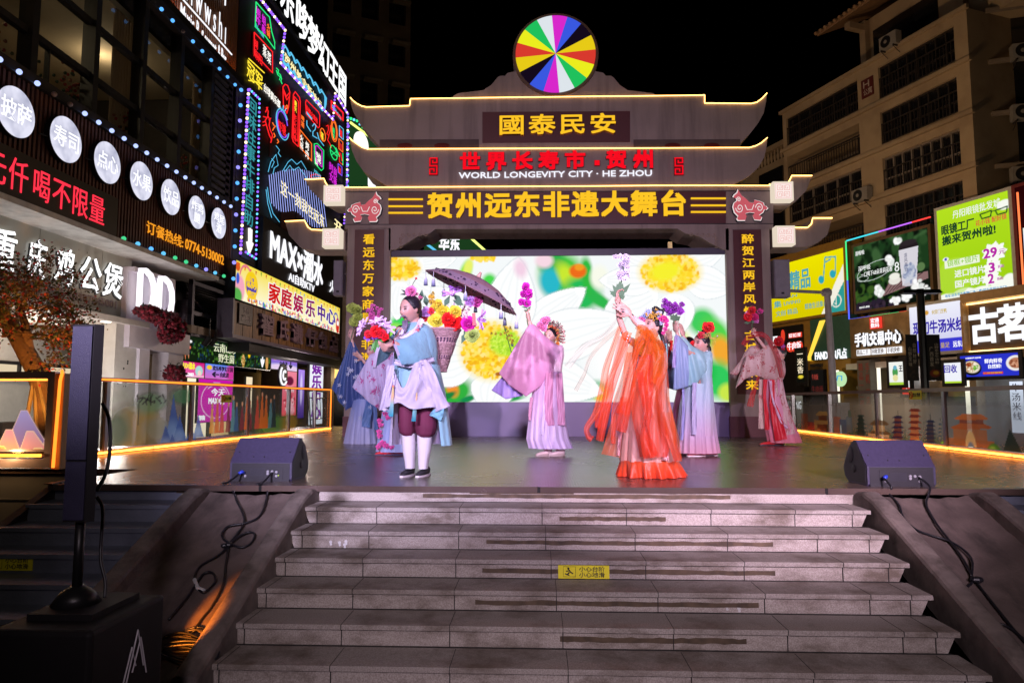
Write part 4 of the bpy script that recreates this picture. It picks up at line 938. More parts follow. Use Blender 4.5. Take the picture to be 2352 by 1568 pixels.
# fan of white tubes and waves with glowing sentence
fan=[[(616+i*5.1,402-14*math.sin(i/23*3.14)),(622+i*5.5,468+i*2.6+8*math.sin(i/2.2))]for i in range(24)]
neon('big neon lotus fan of pale tubes with blue wave outlines',[('ray',fan),('blue',[[(614,395),(620,372),(632,355),(637,380),(628,386),(625,400)],[(632,335),(640,345),(637,352),(643,360)],[(622,365),(628,372),(622,385)],[(648,392),(660,372),(668,366),(680,378),(690,370),(702,390)],[(652,395),(664,380),(672,392),(684,384),(698,402)],[(700,405),(710,420),(714,412),(722,430)],[(612,430),(616,460),(625,490),(640,510)],[(609,435),(613,468),(622,500)]]),('red',[[(712,403),(724,400),(733,404),(742,418),(716,418),(712,403)]])],[],.012)
neon('glowing yellow white sentence across the neon fan',[],[('这一刻我在远东',645,412,446,747,'warm',.02)],back=(640,410,452,752))
# outline of dotted lights
def dots(label,pts,cols,step,r,pl=WL.off(.06)):
    t=thing('dot_lights',label,'light string',pl.pt(*pl.hit(*pts[0])),'dotted outline lights');P3=[pl.pt(*pl.hit(u,v))for u,v in pts];q=[]
    for a,b in zip(P3[:-1],P3[1:]):
        n=max(1,int(np.linalg.norm(b-a)/step));q+=[a+(b-a)*i/n for i in range(n)]
    for j,c in enumerate(cols):
        mb=MB()
        for p in q[j::len(cols)]:mb.ball(p,r,nu=6,nv=4)
        o=part('bulb_run',mb,emit('dot_'+c,NEON[c]if c!='warm' else(1,.75,.5),2.2),t);o['kind']='stuff'
dots('blue and warm dots outlining the top of the neon wall',[(600,0),(655,70),(645,145),(765,275),(770,215),(799,262),(797,420),(790,520)],['violet','warm','violet'],.15,.05)
dots('double dots down the near edge of the neon wall',[(571,207),(566,300),(562,400),(557,500),(552,590)],['violet','warm','violet'],.12,.05)
dots('dotted frame around the vertical teal sign',[(574,206),(596,228),(593,400),(588,594),(560,576)],['violet','blue'],.14,.04)
neon('vertical teal steak buffet characters with a white arrow below',[],[('|回味往事牛排自助',570,215,520,591,'teal',.02)],back=(567,212,596,596))
neon('white arrow pointing down under the teal characters',[('white',[[(571,524),(571,572)],[(574,527),(573,572)],[(566,555),(570,579),(577,559)],[(568,560),(571,575),(575,562)]])],[],.05,'arrow','arrow_sign')
# roof letters
t=thing('roof_lettering','huge white characters standing on the roof edge of the neon block','lettering',WL.pt(25,ztop));mb=MB()
for ch,u0,u1,vt,vb in[('欢',598,630,-50,15),('乐',641,672,-5,60),('哆',677,706,30,102),('梦',706,733,65,130),('幻',732,756,104,170),('王',757,777,137,205),('国',779,797,160,235)]:
    a0=WL.hit(u0,100)[0];a1=WL.hit(u1,100)[0];b=MB();b.text(ch,WL,a0,a1,ztop+.1,ztop+1.65,.0,.03,.016);part('character',b,emit('roof_white',(1,1,1),1.2),t)
mb.slab(WL,aL,aR,ztop,ztop+.1,-.3,.0);part('rail',mb,frame_m,t)
# KTV letters
t=thing('karaoke_sign','black panel with huge white slanted karaoke letters','sign',WL.pt(24.5,5.8));KP=WL.off(.1)
a0,a1,z0,z1=KP.rect(618,490,660,772);mb=MB();mb.slab(KP,a0-.4,a1+.6,z0-.2,z1-.2,-.16,-.02);part('panel',mb,pbr('panel_black',(.012,.01,.012),.5),t)
b0=KP.hit(622,500)[0];b1=KP.hit(742,600)[0];zt_=KP.hit(622,512)[1];zc_=KP.hit(622,601)[1]
mb=MB();mb.text('MAX×潮水',KP,b0,b1,zc_+.0,zt_-.1,.0,.02,.03);part('lettering',mb,white,t)
mb=MB();c0,c1,q0,q1=KP.rect(663,622,646,723);mb.text('AI自助KTV',KP,c0,c1,q0,q1,.0,.015,.012);part('lettering',mb,white,t)
mb=MB();c0,c1,q0,q1=KP.rect(757,640,672,770);mb.text('火',KP,c0,c1,q0,q1,.0,.015,.0);part('lettering',mb,white,t)
mb=MB();c0,c1,q0,q1=KP.rect(768,500,528,786);mb.text('开',KP,c0,c1,q0,q1,.0,.015,.012);part('lettering',mb,emit('neon_warm',NEON['warm'],1.25),t)
# yellow family centre banner
BP=WL.off(.35);a0,a1,z0,z1=BP.rect(543,597,686,783)
t=thing('family_banner','bright yellow backlit banner for a family play centre with bunting','sign',BP.pt((a0+a1)/2,z0));mb=MB();mb.slab(BP,a0,a1,z0,z1,-.35,-.004);part('box',mb,frame_m,t)
AS=(a1-a0)/(z1-z0);A=Art(340,60,AS,'#fdf6a0');A.vgrad('#fffbd8','#f7e04a');rr=random.Random(2)
for i in range(26):
    x=AS*(i+.5)/26;c=rr.choice(['#e8452c','#5a9c2e','#c84a28','#3a98d8','#f08a1c']);y=.95-.03*math.sin(i);A.poly([(x-.05,y),(x+.05,y),(x+.0,y-.14)],c)
A.specks(200,AS/2,.07,AS/2,.09,.05,['#7a5ac0','#e85a8a','#4a8ad8','#e03a2c','#4ab04a','#ffffff','#f0c020'],rr)
A.ell(.25,.3,.3,.35,'#f6a8c0',0,.3);A.ell(.1,.1,.3,.2,'#5ab050',0,.3);A.ell(.1,.85,.14,.12,'#e05a20',0,.3);A.ell(.12,.55,.1,.15,'#3a58c8',0,.3)
A.line([(.6+.36*math.cos(q),.62+.34*math.sin(q))for q in np.linspace(.2,2.9,14)],.05,'#e87a8a');A.ell(.98,.5,.42,.38,'#f6d01c',0,.1);A.ell(.98,.46,.34,.26,'#5a4aa8',0,.1)
A.ell(AS-.25,.3,.22,.3,'#d8281c',0,.1);A.ell(AS-.3,.38,.07,.1,'#ffffff',0,.2);A.ell(AS-.16,.38,.07,.1,'#ffffff',0,.2);A.line([(AS-.5+.3*math.cos(q),.45+.28*math.sin(q))for q in np.linspace(.2,2.9,14)],.05,'#4a5ac0')
A.build('print',emit_attr('print_glow',1.0,True),BP,a0,a1,z0,z1,.0,t)
mb=MB();lg=[('欢乐哆',.66,1.3,.40,.74),('梦幻王国',.74,1.24,.12,.34)]
for s,x0,x1,y0,y1 in lg:mb.text(s,BP,a0+x0*(z1-z0),a0+x1*(z1-z0),z0+y0*(z1-z0),z0+y1*(z1-z0),.002,.02,.02)
part('lettering',mb,emit('logo_yellow',(.95,.62,.02),1),t)
cs=['#d81c18','#c81c2c','#b01c50','#8c1c6a','#5c2090','#4a2aa0'];us=[(617,643),(646,670),(675,696),(703,724),(730,748),(751,771)]
for ch,c,(u0,u1)in zip('家庭娱乐中心',cs,us):
    q0=BP.hit(u0,650)[0];q1=BP.hit(u1,650)[0];h=z1-z0;mb=MB();mb.text(ch,BP,q0-.03,q1+.05,z0+h*.2,z0+h*.82,.002,.008,.055);part('letter_outline',mb,emit('letter_edge',(.95,.93,.95),1),t)
    mb=MB();mb.text(ch,BP,q0,q1,z0+h*.22,z0+h*.80,.012,.02,.03);part('letter',mb,emit('letter_'+c,c,.95),t)
# wooden dim sum sign
OP=WL.off(.6);a0,a1,z0,z1=OP.rect(536,688,768,779);t=thing('wooden_sign','brown plank sign with thick dark purple bun shop characters','sign',OP.pt((a0+a1)/2,z0))
def plank():
    m,n,b,o=new_mat('plank_wood');N=n.nodes.new;L=n.links.new;tc=N('ShaderNodeTexCoord');mp=N('ShaderNodeMapping');mp.inputs['Scale'].default_value=(6,6,.6);L(tc.outputs['Object'],mp.inputs[0])
    no=N('ShaderNodeTexNoise');no.inputs['Scale'].default_value=3;no.inputs['Detail'].default_value=6;L(mp.outputs[0],no.inputs['Vector']);rp=N('ShaderNodeValToRGB');rp.color_ramp.elements[0].color=(.03,.014,.006,1);rp.color_ramp.elements[0].position=.35;rp.color_ramp.elements[1].color=(.28,.14,.055,1);rp.color_ramp.elements[1].position=.7
    L(no.outputs[0],rp.inputs[0]);L(rp.outputs[0],b.inputs['Base Color']);b.inputs['Roughness'].default_value=.55;return m
mb=MB();n=44;w_=(a1-a0)/n
for i in range(n):mb.slab(OP,a0+i*w_,a0+i*w_+w_-.012,z0,z1,-.2,-.0-.006*(i%3))
part('planks',mb,plank(),t);mb=MB();mb.slab(OP,a0-.1,a1+.1,z0-.1,z0,-.6,.06);mb.slab(OP,a0-.1,a0-.01,z0,z1+.03,-.4,.05);part('edge',mb,pbr('edge_grey',(.10,.08,.12),.5),t)
dk=pbr('letter_plum',(.16,.10,.13),.45);us=[(592,623),(634,657),(665,690),(702,724),(731,747),(757,773)];h=z1-z0
for ch,(u0,u1)in zip('翟氏谦仔包点',us):
    q0,q1=OP.hit(u0,740)[0],OP.hit(u1,740)[0];mb=MB();mb.text(ch,OP,q0,q1,z0+h*.16,z0+h*.84,.0,.12,.035);part('letter',mb,dk,t)
q0,q1=OP.hit(546,720)[0],OP.hit(576,720)[0];mb=MB();mb.slab(OP,q0,q1,z0+h*.36,z0+h*.96,.0,.05);pq=part('plaque',mb,pbr('plaque_dark',(.03,.016,.012),.5),t)
mb=MB();mb.text('贺州',OP,q0+.25,q1-.25,z0+h*.68,z0+h*.88,.05,.06,.0);mb.text('伴手礼',OP,q0+.12,q1-.12,z0+h*.44,z0+h*.64,.05,.06,.0);part('lettering',mb,pbr('plaque_ink',(.35,.3,.3),.6),pq)
# ground floor under the wooden sign: mushroom banner and posters
UP_=WL.off(-.15);a0,a1,z0,z1=UP_.rect(413,768,826,623)
gf=thing('arcade_front','lit ground floor arcade with a glass door under the wooden sign','shop',UP_.pt(20,GZ,-2))
mb=MB();mb.slab(UP_,a0,aR,GZ,z0+.2,-3.4,-3.3);mb.slab(UP_,a0,aR+4,z1+.05,z1+.25,-3.4,.3);mb.slab(UP_,a0-.2,a0,GZ,z1,-3.4,.02);mb.slab(UP_,29.5,30,GZ,z1,-3,.1)
part('wall',mb,pbr('arcade_brown',(.16,.10,.06),.6),gf)
mb=MB();mb.slab(UP_,23.5,25.2,-.7,1.8,-3.3,-3.26);part('lit_door',mb,emit('door_cream',(1,.86,.62),1.15,True),gf)
mb=MB();
for a in(22.9,23.4,25.3,27.2):mb.slab(UP_,a,a+.12,GZ,2.1,-3.26,-3.16)
mb.slab(UP_,22.9,27.3,2.0,2.15,-3.26,-3.16);part('door_frame',mb,frame_m,gf)
mb=MB();mb.slab(UP_,25.5,27.1,-.6,1.9,-3.3,-3.27);part('glass_door',mb,emit('door_amber',(.9,.6,.28),.85,True),gf)
def printed(name,label,pl,rect,art,par=None,cat='sign',glow='print_glow',texts=(),depth=.08,grp=None):
    a0,a1,z0,z1=rect;t=thing(name,label,cat,pl.pt((a0+a1)/2,z0),grp);mb=MB();mb.slab(pl,a0-.02,a1+.02,z0-.02,z1+.02,-depth,-.004);part('box',mb,frame_m,t)
    art.build('print',emit_attr(glow,1.0,True),pl,a0,a1,z0,z1,.0,t)
    for s,x0,x1,y0,y1,m,b in texts:
        mb=MB();X=lambda x:a0+(a1-a0)*x;Z=lambda y:z0+(z1-z0)*y
        if s[0]=='|':mb.vtext(s[1:],pl,X(x0),X(x1),Z(y0),Z(y1),.002,.012,b,gap=.05)
        else:mb.text(s,pl,X(x0),X(x1),Z(y0),Z(y1),.002,.012,b)
        part('lettering',mb,m,t)
    return t
rr=random.Random(9);rect=UP_.rect(413,768,826,623);AS=(rect[1]-rect[0])/(rect[3]-rect[2]);A=Art(220,44,AS,'#12200f')
A.specks(500,AS/2,.5,AS/2,.5,.06,['#1e3a16','#2c5420','#0c160a','#4a7a2a','#16304a'],rr)
for x,y,rx,ry,c in[(.2,.3,.05,.3,'#f0b07a'),(.25,.55,.2,.1,'#e8745a'),(.5,.45,.05,.4,'#e8805a'),(.5,.85,.26,.1,'#e05a48'),(.75,.35,.04,.25,'#e89a6a'),(.78,.55,.13,.07,'#e8705a'),(AS*.64,.3,.16,.3,'#d8a84a'),(AS*.71,.66,.14,.18,'#f6c414'),(AS*.79,.3,.1,.3,'#20201e'),(AS*.95,.35,.18,.35,'#d8a05a'),(AS*.64,.85,.12,.06,'#f0f0f0'),(AS*.78,.8,.12,.06,'#f0f0f0'),(.85,.8,.14,.06,'#f0f0f0')]:A.ell(x,y,rx,ry,c,0,.25)
A.specks(80,AS*.64,.3,.2,.3,.04,['#c08a3a','#f0d08a','#8a5a20'],rr)
printed('mushroom_banner','dark green banner with mushrooms and cream brush characters',UP_,rect,A,texts=[('云南山珍',.31,.55,.52,.92,emit('banner_cream',(.85,.88,.6),.95),.0),('野生菌',.36,.53,.08,.48,emit('banner_cream',(.85,.88,.6),.95),.0),('↓',.86,.91,.1,.9,white,.04)])
rect=UP_.rect(413,828,864,470);A=Art(40,30,1.6,'#d81c8c');A.vgrad('#f06ab0','#d0127c');A.ell(1.25,.45,.25,.35,'#a8dcd8',0,.2);A.ell(1.28,.3,.12,.2,'#f6d8c8',0,.2);A.rect(0,1.6,0,.15,'#f6b0d0')
printed('welcome_poster','pink welcome poster with a pale cartoon girl shape',UP_,rect,A,texts=[('MAX×潮水',.0,.6,.5,.95,emit('poster_yellow',(1,.85,.05),1),.03),('WELCOME!',.02,.55,.06,.28,white,.01)])
rect=UP_.rect(472,834,868,537);A=Art(60,30,2.2,'#7a8ae0');A.vgrad('#d86ac8','#5a8af0');A.ell(.3,.75,.2,.16,'#f6c828',0,.2);A.ell(2.0,.5,.4,.6,'#d03a9c',0,.6)
ink=emit('ink_dark',(.02,.015,.04),1)
printed('entrance_poster','blue and pink poster with an arrow pointing left',UP_,rect,A,texts=[('欢乐哆梦幻王国',.24,.96,.55,.9,ink,.02),('←',.22,.46,.1,.5,ink,.05),('由此进',.5,.82,.12,.48,ink,.02)])
rect=UP_.off(-.1).rect(624,806,846,683);A=Art(60,40,1.5,'#6ab0f0');A.vgrad('#4a80e0','#c05ac8');A.ell(.2,.7,.16,.16,'#f6c828',0,.2);A.ell(.75,.1,1.0,.25,'#e8d0f0',0,.5)
printed('entrance_poster','blue poster with an arrow pointing down below the wooden sign',UP_.off(-.1),rect,A,texts=[('欢乐哆梦幻王国',.25,.98,.6,.9,ink,.02),('由此进',.3,.6,.15,.5,ink,.02),('↓',.66,.8,.12,.55,ink,.05)])
rect=UP_.off(-1.5).rect(457,868,970,535);A=Art(60,60,1,'#c818a8');A.line([(.5+.42*math.cos(q),.5+.42*math.sin(q))for q in np.linspace(0,6.3,30)],.012,'#f6d0f0');A.line([(.5+.36*math.cos(q),.5+.36*math.sin(q))for q in np.linspace(.5,2.3,12)],.012,'#f6d0f0')
printed('magenta_wall_sign','large magenta lit wall panel behind the left railing',UP_.off(-1.5),rect,A,texts=[('今天',.35,.75,.6,.78,white,.02),('MAX×潮',.28,.74,.4,.58,white,.03),('潮嗨',.0,.2,.04,.16,white,.02)])
rect=UP_.off(-2).rect(566,865,950,580);A=Art(20,30,.6,'#f6e4c0');A.ell(.3,.3,.15,.2,'#d8a860',0,.3)
printed('menu_light_box','cream lit menu box beside the glass door',UP_.off(-2),rect,A,texts=[('吃了么',.1,.9,.62,.72,emit('ink_tan',(.5,.36,.2),.6),0)])
rect=UP_.off(-.3).rect(650,846,955,682);A=Art(40,80,.5,'#e05a7a');A.vgrad('#e84a5a','#f08aa0');A.ell(.25,.75,.14,.1,'#6a1a3a',0,.3);A.ell(.25,.6,.2,.04,'#f6b0c0',0,.3);A.ell(.3,.12,.15,.12,'#f0a0b0',0,.3);A.specks(40,.25,.3,.2,.2,.03,['#b01c3a','#f6c0c8'],rr)
printed('pink_poster','tall pink red drinks poster beside the vertical white sign',UP_.off(-.3),rect,A,texts=[('嗨购',.2,.8,.5,.62,emit('poster_rose',(.9,.6,.65),1),.01)])
rect=UP_.off(-.3).rect(686,848,960,700);A=Art(20,60,.3,'#5a2ab0');A.vgrad('#3a1a80','#b08af0');A.ell(.15,.6,.06,.3,'#d8c8f8',0,.5)
printed('violet_poster','narrow violet lit poster strip',UP_.off(-.3),rect,A)
rect=UP_.rect(713,800,975,744);A=Art(20,80,.3,'#eef0fa');A.vgrad('#e8f0fc','#f4f2fa')
printed('vertical_sign','tall white vertical sign with purple play centre characters',UP_,rect,A,texts=[('|庭娱乐中心',.16,.84,.06,1.06,emit('sign_purple',(.22,.02,.40),.9),.035)])
t=thing('round_badge','dark round sign with a white curl under the blue poster','sign',UP_.pt(*UP_.hit(650,880)));mb=MB();a,z=UP_.hit(651,862);mb.disc(UP_,a,z,.42,-.06,.0,30);part('disc',mb,blackm,t);mb=MB();mb.tube([UP_.pt(a+.33*math.cos(q),z+.33*math.sin(q),.02)for q in np.linspace(2.2,5.6,18)],.035,6);mb.text('C',UP_,a-.1,a+.2,z-.18,z+.2,.0,.03,.03);part('lettering',mb,white,t)
# spot lamps under the sign
t=thing('track_lamp','pair of small black spot lamps over the mushroom banner','lamp',UP_.pt(*UP_.hit(485,770)))
for u in(481,496):
    a,z=UP_.off(.5).hit(u,775);mb=MB();p=UP_.pt(a,z,.5);mb.tube([p+np.array([0,0,.5]),p],.015,6);mb.tube([p,p+np.array([-.12,-.06,-.22])],.08,10);part('lamp_head',mb,blackm,t)
lamp('arcade_lamp','POINT',tuple(UP_.pt(24,1.7,.6)),90,(1,.85,.75),size=.2);lamp('arcade_lamp','POINT',tuple(UP_.pt(30.8,1.8,.8)),60,(1,.72,.35),size=.2)
# beige arcade further on
t=thing('beige_arcade','beige covered arcade with warm cove light behind the left gate pillar','building',(WX-2,34,GZ));mb=MB();mb.slab(WL,aR+.1,40,2.4,9.0,-4,.3);mb.slab(WL,31,40,GZ,2.4,-4,-3.6);part('wall',mb,pbr('beige_wall',(.42,.33,.22),.7),t)
mb=MB();mb.slab(WL,30.5,40,2.1,2.2,-3.5,-.3);part('cove_light',mb,emit('cove_warm',(1,.62,.18),1.6,True),t)
mb=MB();z=2.8
while z<5.2:mb.slab(WL,aR+.1,33,z,z+.1,.3,.34);z+=.22
part('louvre',mb,pbr('louvre_yellow',(.40,.28,.06),.6),t)
# green block with round lamp
GP=Plane((-9.2,33.5),(.35,1));t=thing('green_sign_block','dark green gabled sign block with a white round lamp behind the gate eaves','building',(-8,36,GZ))
mb=MB();mb.pxpoly(GP,[(802,640),(905,640),(905,360),(875,335),(845,305),(802,268)],-1,0);part('wall',mb,emit('green_board',(.012,.05,.014),.9),t)
a,z=GP.hit(828,331);mb=MB();mb.disc(GP,a,z,.62,.0,.08,30);part('round_lamp',mb,emit('round_lamp',(1,.95,.88),1.3,True),t)
mb=MB();mb.pxpoly(GP,[(845,425),(855,455),(862,425),(868,395),(845,385)],.0,.05);part('round_lamp',mb,white,t)
mb=MB();mb.pxtube(GP,[(803,282),(845,313)],.06,.05,6);part('light_strip',mb,emit('strip_lime',(.75,.9,.2),1.6),t)
dots('cyan dots edging the green block',[(799,270),(820,278),(840,300)],['blue','green'],.25,.07,GP.off(.1));dots('cyan dots down the near edge of the green block',[(800,290),(799,330),(798,440)],['violet','blue'],.25,.07,GP.off(.1))
# second green board seen through the arch
AP=Plane((-1.2,27),(1,.25));t=thing('arch_sign','green board with white characters and lit edges seen through the gate arch','sign',AP.pt(0,5));
mb=MB();mb.pxpoly(AP,[(975,590),(1140,590),(1085,548),(1050,500),(975,500)],-.2,0);part('board',mb,emit('green_board',(.012,.05,.014),.9),t)
mb=MB();mb.pxtext('华东',AP,1008,540,578,1056,.0,.06,.04);part('lettering',mb,white,t)
mb=MB();mb.pxtube(AP,[(1082,548),(1120,582)],.05,.05,6);part('light_strip',mb,emit('strip_lime',(.75,.9,.2),1.6),t);mb=MB();mb.pxtube(AP,[(978,560),(1008,582)],.05,.05,6);part('light_strip',mb,emit('neon_blue',NEON['blue'],1.25),t)
# dark tower block behind
def window_block(t,pl,a0,a1,z0,floors,fh,cols,wallm,winm,railm=None,lit=(),ww=.62,wh=.62,recess=.35):
    mb=MB();W_=(a1-a0)/cols
    for f in range(floors):
        z=z0+f*fh;mb.slab(pl,a0,a1,z,z+fh*(1-wh)*.8,-recess-.3,0);mb.slab(pl,a0,a1,z+fh*(1-wh)*.8+fh*wh,z+fh,-recess-.3,0)
        for c in range(cols+1):
            x0=a0+c*W_-W_*(1-ww)/2;mb.slab(pl,max(a0,x0),min(a1,x0+W_*(1-ww)),z+fh*(1-wh)*.8,z+fh*(1-wh)*.8+fh*wh,-recess-.3,-.0)
    part('wall',mb,wallm,t)
tw=thing('tower_block','dark brown residential tower rising behind the neon block','building',(-11,47,GZ));TP=Plane((-19.5,44),(1,.45))
wt=pbr('tower_wall',(.20,.14,.09),.8,var=.2,scale=.6);win=pbr('night_glass',(.01,.01,.012),.15,spec=.8)
a0,zt_=TP.hit(755,-60);a1,_=TP.hit(944,0)
window_block(tw,TP,a0,a1,2,9,3.2,3,wt,win);mb=MB();mb.slab(TP,a0,a1,GZ,34,-6,-.7);part('glass_wall',mb,win,tw)
for f in range(9):
    for c in range(3):
        mb=MB();x=a0+(a1-a0)*(c+.3)/3;mb.slab(TP,x,x+(a1-a0)*.22,2+f*3.2+2.55,2+f*3.2+2.72,.0,.5);part('window_hood',mb,pbr('hood_pale',(.34,.26,.18),.7),tw)
mb=MB();mb.slab(TP,a0+1.1,a0+2.0,16.4,18,-.6,-.5);part('lit_window',mb,emit('window_dim',(.10,.07,.035),1),tw)
# ================================================================ east side: apartment block over lit shops
ED=np.array([.38,-1.0]);ED /= np.linalg.norm(ED)
E0=Plane((14.3,28.7),ED)
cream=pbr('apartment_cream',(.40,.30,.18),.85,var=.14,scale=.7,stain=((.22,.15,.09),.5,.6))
ap=thing('apartment_block','cream apartment block with long glazed balconies and tiled eaves above the billboards','building',(17,34,GZ))
EP=E0.off(-.9)
e=lambda u,v:EP.hit(u,v)
sE,_=e(2236,300);sW,zr=e(1798,293)
# storey lines: tops of the four visible storeys at the near corner
zt=[e(2236,v)[1]for v in(8,133,258,380)];fh=(zt[0]-zt[3])/3
ztop=zt[0]
sM=e(2005,240)[0]
bay=[(sW+.25,sM-.8),(sM+.35,sE-.55)]
mb=MB()
nfl=8
for f in range(nfl):
    zb_=ztop-(f+1)*fh;zt_=zb_+fh
    lo,hi=zb_+fh*.10,zb_+fh*.80
    mb.slab(EP,sW,sE,zb_,lo,-2.6,0);mb.slab(EP,sW,sE,hi,zt_,-2.6,0)
    x=sW
    for b0,b1 in bay+[(sE,sE)]:mb.slab(EP,x,b0,lo,hi,-2.6,0);x=b1
    mb.slab(EP,sW-.1,sE+.12,zt_-.08,zt_+.08,-.0,.16)
mb.slab(EP,sW,sE,GZ,ztop,-12,-2.6);mb.slab(EP,sE-.3,sE,ztop-nfl*fh,ztop,-7,-2.6)
part('wall',mb,cream,ap)
dk=pbr('rail_dark',(.03,.024,.02),.5);alu=pbr('window_aluminium',(.26,.22,.18),.4,.3);win=pbr('night_glass',(.01,.01,.012),.15,spec=.8)
rnd=random.Random(21)
for f in range(6):
    zb_=ztop-(f+1)*fh;lo,hi=zb_+fh*.10,zb_+fh*.80
    for bi,(b0,b1)in enumerate(bay):
        closed=not((f,bi)in((1,0),(3,0)))
        if closed:
            w_=MB();g_=MB();n=6 if bi==0 else 8;mid=lo+(hi-lo)*.36
            for i in range(n+1):
                x=b0+(b1-b0)*i/n;w_.slab(EP,x-.03,x+.03,lo,hi,-.22,-.12)
            for z in(lo+.03,mid,hi-.03):w_.slab(EP,b0,b1,z-.03,z+.03,-.22,-.11)
            o=part('balcony_window',w_,alu if f in(2,4)else dk,ap);g_.slab(EP,b0,b1,lo,hi,-.3,-.24);part('pane',g_,win,o)
        w_=MB();x=b0
        while x<b1:w_.slab(EP,x,x+.025,lo,lo+.9,-.07,-.045);x+=.16
        w_.slab(EP,b0,b1,lo+.88,lo+.93,-.09,-.03);w_.slab(EP,b0,b1,lo+.05,lo+.08,-.08,-.04);part('balcony_railing',w_,dk,ap)
        if not closed:
            w_=MB();w_.slab(EP,b0+.9,b0+2.1,lo,hi-.2,-2.6,-2.5);w_.slab(EP,b1-1.0,b1-.4,lo+.4,hi-.4,-2.6,-2.55);part('balcony_door',w_,win,ap)
            w_=MB();w_.slab(EP,b0,b1,hi-.12,hi-.10,-1.2,-1.17);q=b0+(b1-b0)*.75;w_.slab(EP,q,q+.55,hi-1.2,hi-.12,-1.3,-1.1);part('hanging_coat',w_,pbr('coat_dark',(.012,.012,.014),.9),ap)
# attic and tiled roof
aW,_=e(1895,170);mb=MB();mb.slab(EP,aW+.9,sE+6,ztop,ztop+2.9,-7,-1.3);part('attic_wall',mb,cream,ap)
w_=MB()
for q0,q1 in((aW+1.7,aW+5.0),(aW+6.6,aW+10.2)):
    w_.slab(EP,q0,q1,ztop+1.0,ztop+2.2,-1.3,-1.26)
part('attic_window',w_,win,ap)
rt=pbr('roof_tile',(.34,.20,.10),.8,var=.3,scale=8)
mb=MB();x=aW-.3;zr_=ztop+2.75
mb.hexa([EP.pt(aW-.3,zr_,.1),EP.pt(sE+6,zr_,.1),EP.pt(sE+6,zr_+1.9,-4),EP.pt(aW-.3,zr_+1.9,-4),EP.pt(aW-.3,zr_+.12,.1),EP.pt(sE+6,zr_+.12,.1),EP.pt(sE+6,zr_+2.02,-4),EP.pt(aW-.3,zr_+2.02,-4)])
while x<sE+6:mb.tube([EP.pt(x,zr_+.13,.2),EP.pt(x,zr_+2.03,-4)],.09,6);x+=.3
part('roof',mb,rt,ap)
w_=MB()
for x in(aW+1.2,aW+6.0,aW+10.6):w_.slab(EP,x,x+.3,ztop,ztop+2.8,-1.3,-1.0);w_.slab(EP,x,x+.3,ztop+2.3,ztop+2.6,-1.0,-.1)
part('roof_bracket',w_,cream,ap)
# hotel sign H
w_=MB();hs=(bay[0][1]+bay[1][0])/2;zz=ztop-fh*.52;w_.slab(EP,hs-.32,hs+.32,zz-.42,zz+.42,.0,.05);t_=part('wall_sign',w_,pbr('sign_red_dim',(.10,.012,.01),.6),ap);w_=MB();w_.text('H',EP,hs-.2,hs+.12,zz+.02,zz+.32,.05,.06,.0);w_.text('公寓',EP,hs-.2,hs+.26,zz-.34,zz-.04,.05,.06,0);part('lettering',w_,pbr('letter_pale',(.5,.42,.36),.7),t_)
# low link wing with balustrade beside the gate eaves
lw,_=e(1760,300);mb=MB();zz=e(1770,285)[1];mb.slab(EP,lw-9,sW,GZ,zz-1.0,-9,-2.2);mb.slab(EP,lw-9,sW,zz-.3,zz,-2.6,-2.1)
part('link_wall',mb,cream,ap);mb=MB();x=lw-8
while x<sW:mb.tube([EP.pt(x,zz-1,-2.3),EP.pt(x,zz-.7,-2.3),EP.pt(x,zz-.3,-2.3)],[.05,.1,.05],6);x+=.28
part('baluster',mb,cream,ap)
for f in range(4):
    for x0,x1 in((1.9,.3),(4.6,2.6)):mb=MB();mb.slab(EP,sW-x0,sW-x1,zz-2-fh*(f+1)+.9,zz-2-fh*(f+1)+2.6,-2.2,-2.1);part('window',mb,win,ap)
# set-back second block at the picture edge
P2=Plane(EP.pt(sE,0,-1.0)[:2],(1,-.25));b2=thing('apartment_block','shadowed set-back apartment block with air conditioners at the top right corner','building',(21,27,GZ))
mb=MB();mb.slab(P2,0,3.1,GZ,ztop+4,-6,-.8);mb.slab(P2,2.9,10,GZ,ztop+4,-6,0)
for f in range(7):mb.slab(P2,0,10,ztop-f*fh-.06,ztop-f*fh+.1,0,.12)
part('wall',mb,pbr('apartment_shade',(.24,.19,.14),.85,var=.12),b2)  # darker copy of the cream; shade of the set-back face put into colour
mb=MB();w_=MB()
for f in range(-1,7):
    z=ztop-(f+1)*fh;mb.slab(P2,.7,1.9,z+.5,z+2.6,-.8,-.78)
    mb.slab(P2,3.6,6.6,z+.9,z+2.6,0,.02)
    for x in(3.6,4.6,5.6,6.6):w_.slab(P2,x-.04,x+.04,z+.9,z+2.6,.02,.08)
    w_.slab(P2,3.5,6.7,z+1.6,z+1.66,.02,.08)
part('window',mb,win,b2);part('window_frame',w_,dk,b2)
# air conditioners
acw=pbr('aircon_white',(.27,.25,.22),.5)
def aircon(pl,a,z,label):
    t=thing('air_conditioner',label,'air conditioner',pl.pt(a,z),'outdoor air conditioner units');mb=MB();mb.slab(pl,a,a+.85,z,z+.58,.06,.38);part('casing',mb,acw,t)
    mb=MB();mb.disc(pl,a+.33,z+.29,.25,.38,.39,24);part('fan_grille',mb,blackm,t);mb=MB();mb.disc(pl,a+.33,z+.29,.08,.39,.4,14);part('hub',mb,acw,t)
    mb=MB()
    for x in(.1,.7):mb.slab(pl,a+x,a+x+.04,z-.06,z,.0,.42);mb.tube([pl.pt(a+x,z-.05,.4),pl.pt(a+x,z-.3,.02)],.015,5)
    part('bracket',mb,dk,t)
a,z=EP.hit(1972,470);aircon(EP,a,z,'white air conditioner on the cream wall above the tea billboard')
a,z=EP.hit(2035,118);aircon(EP,a,z-.1,'small white air conditioner under the tiled eaves')
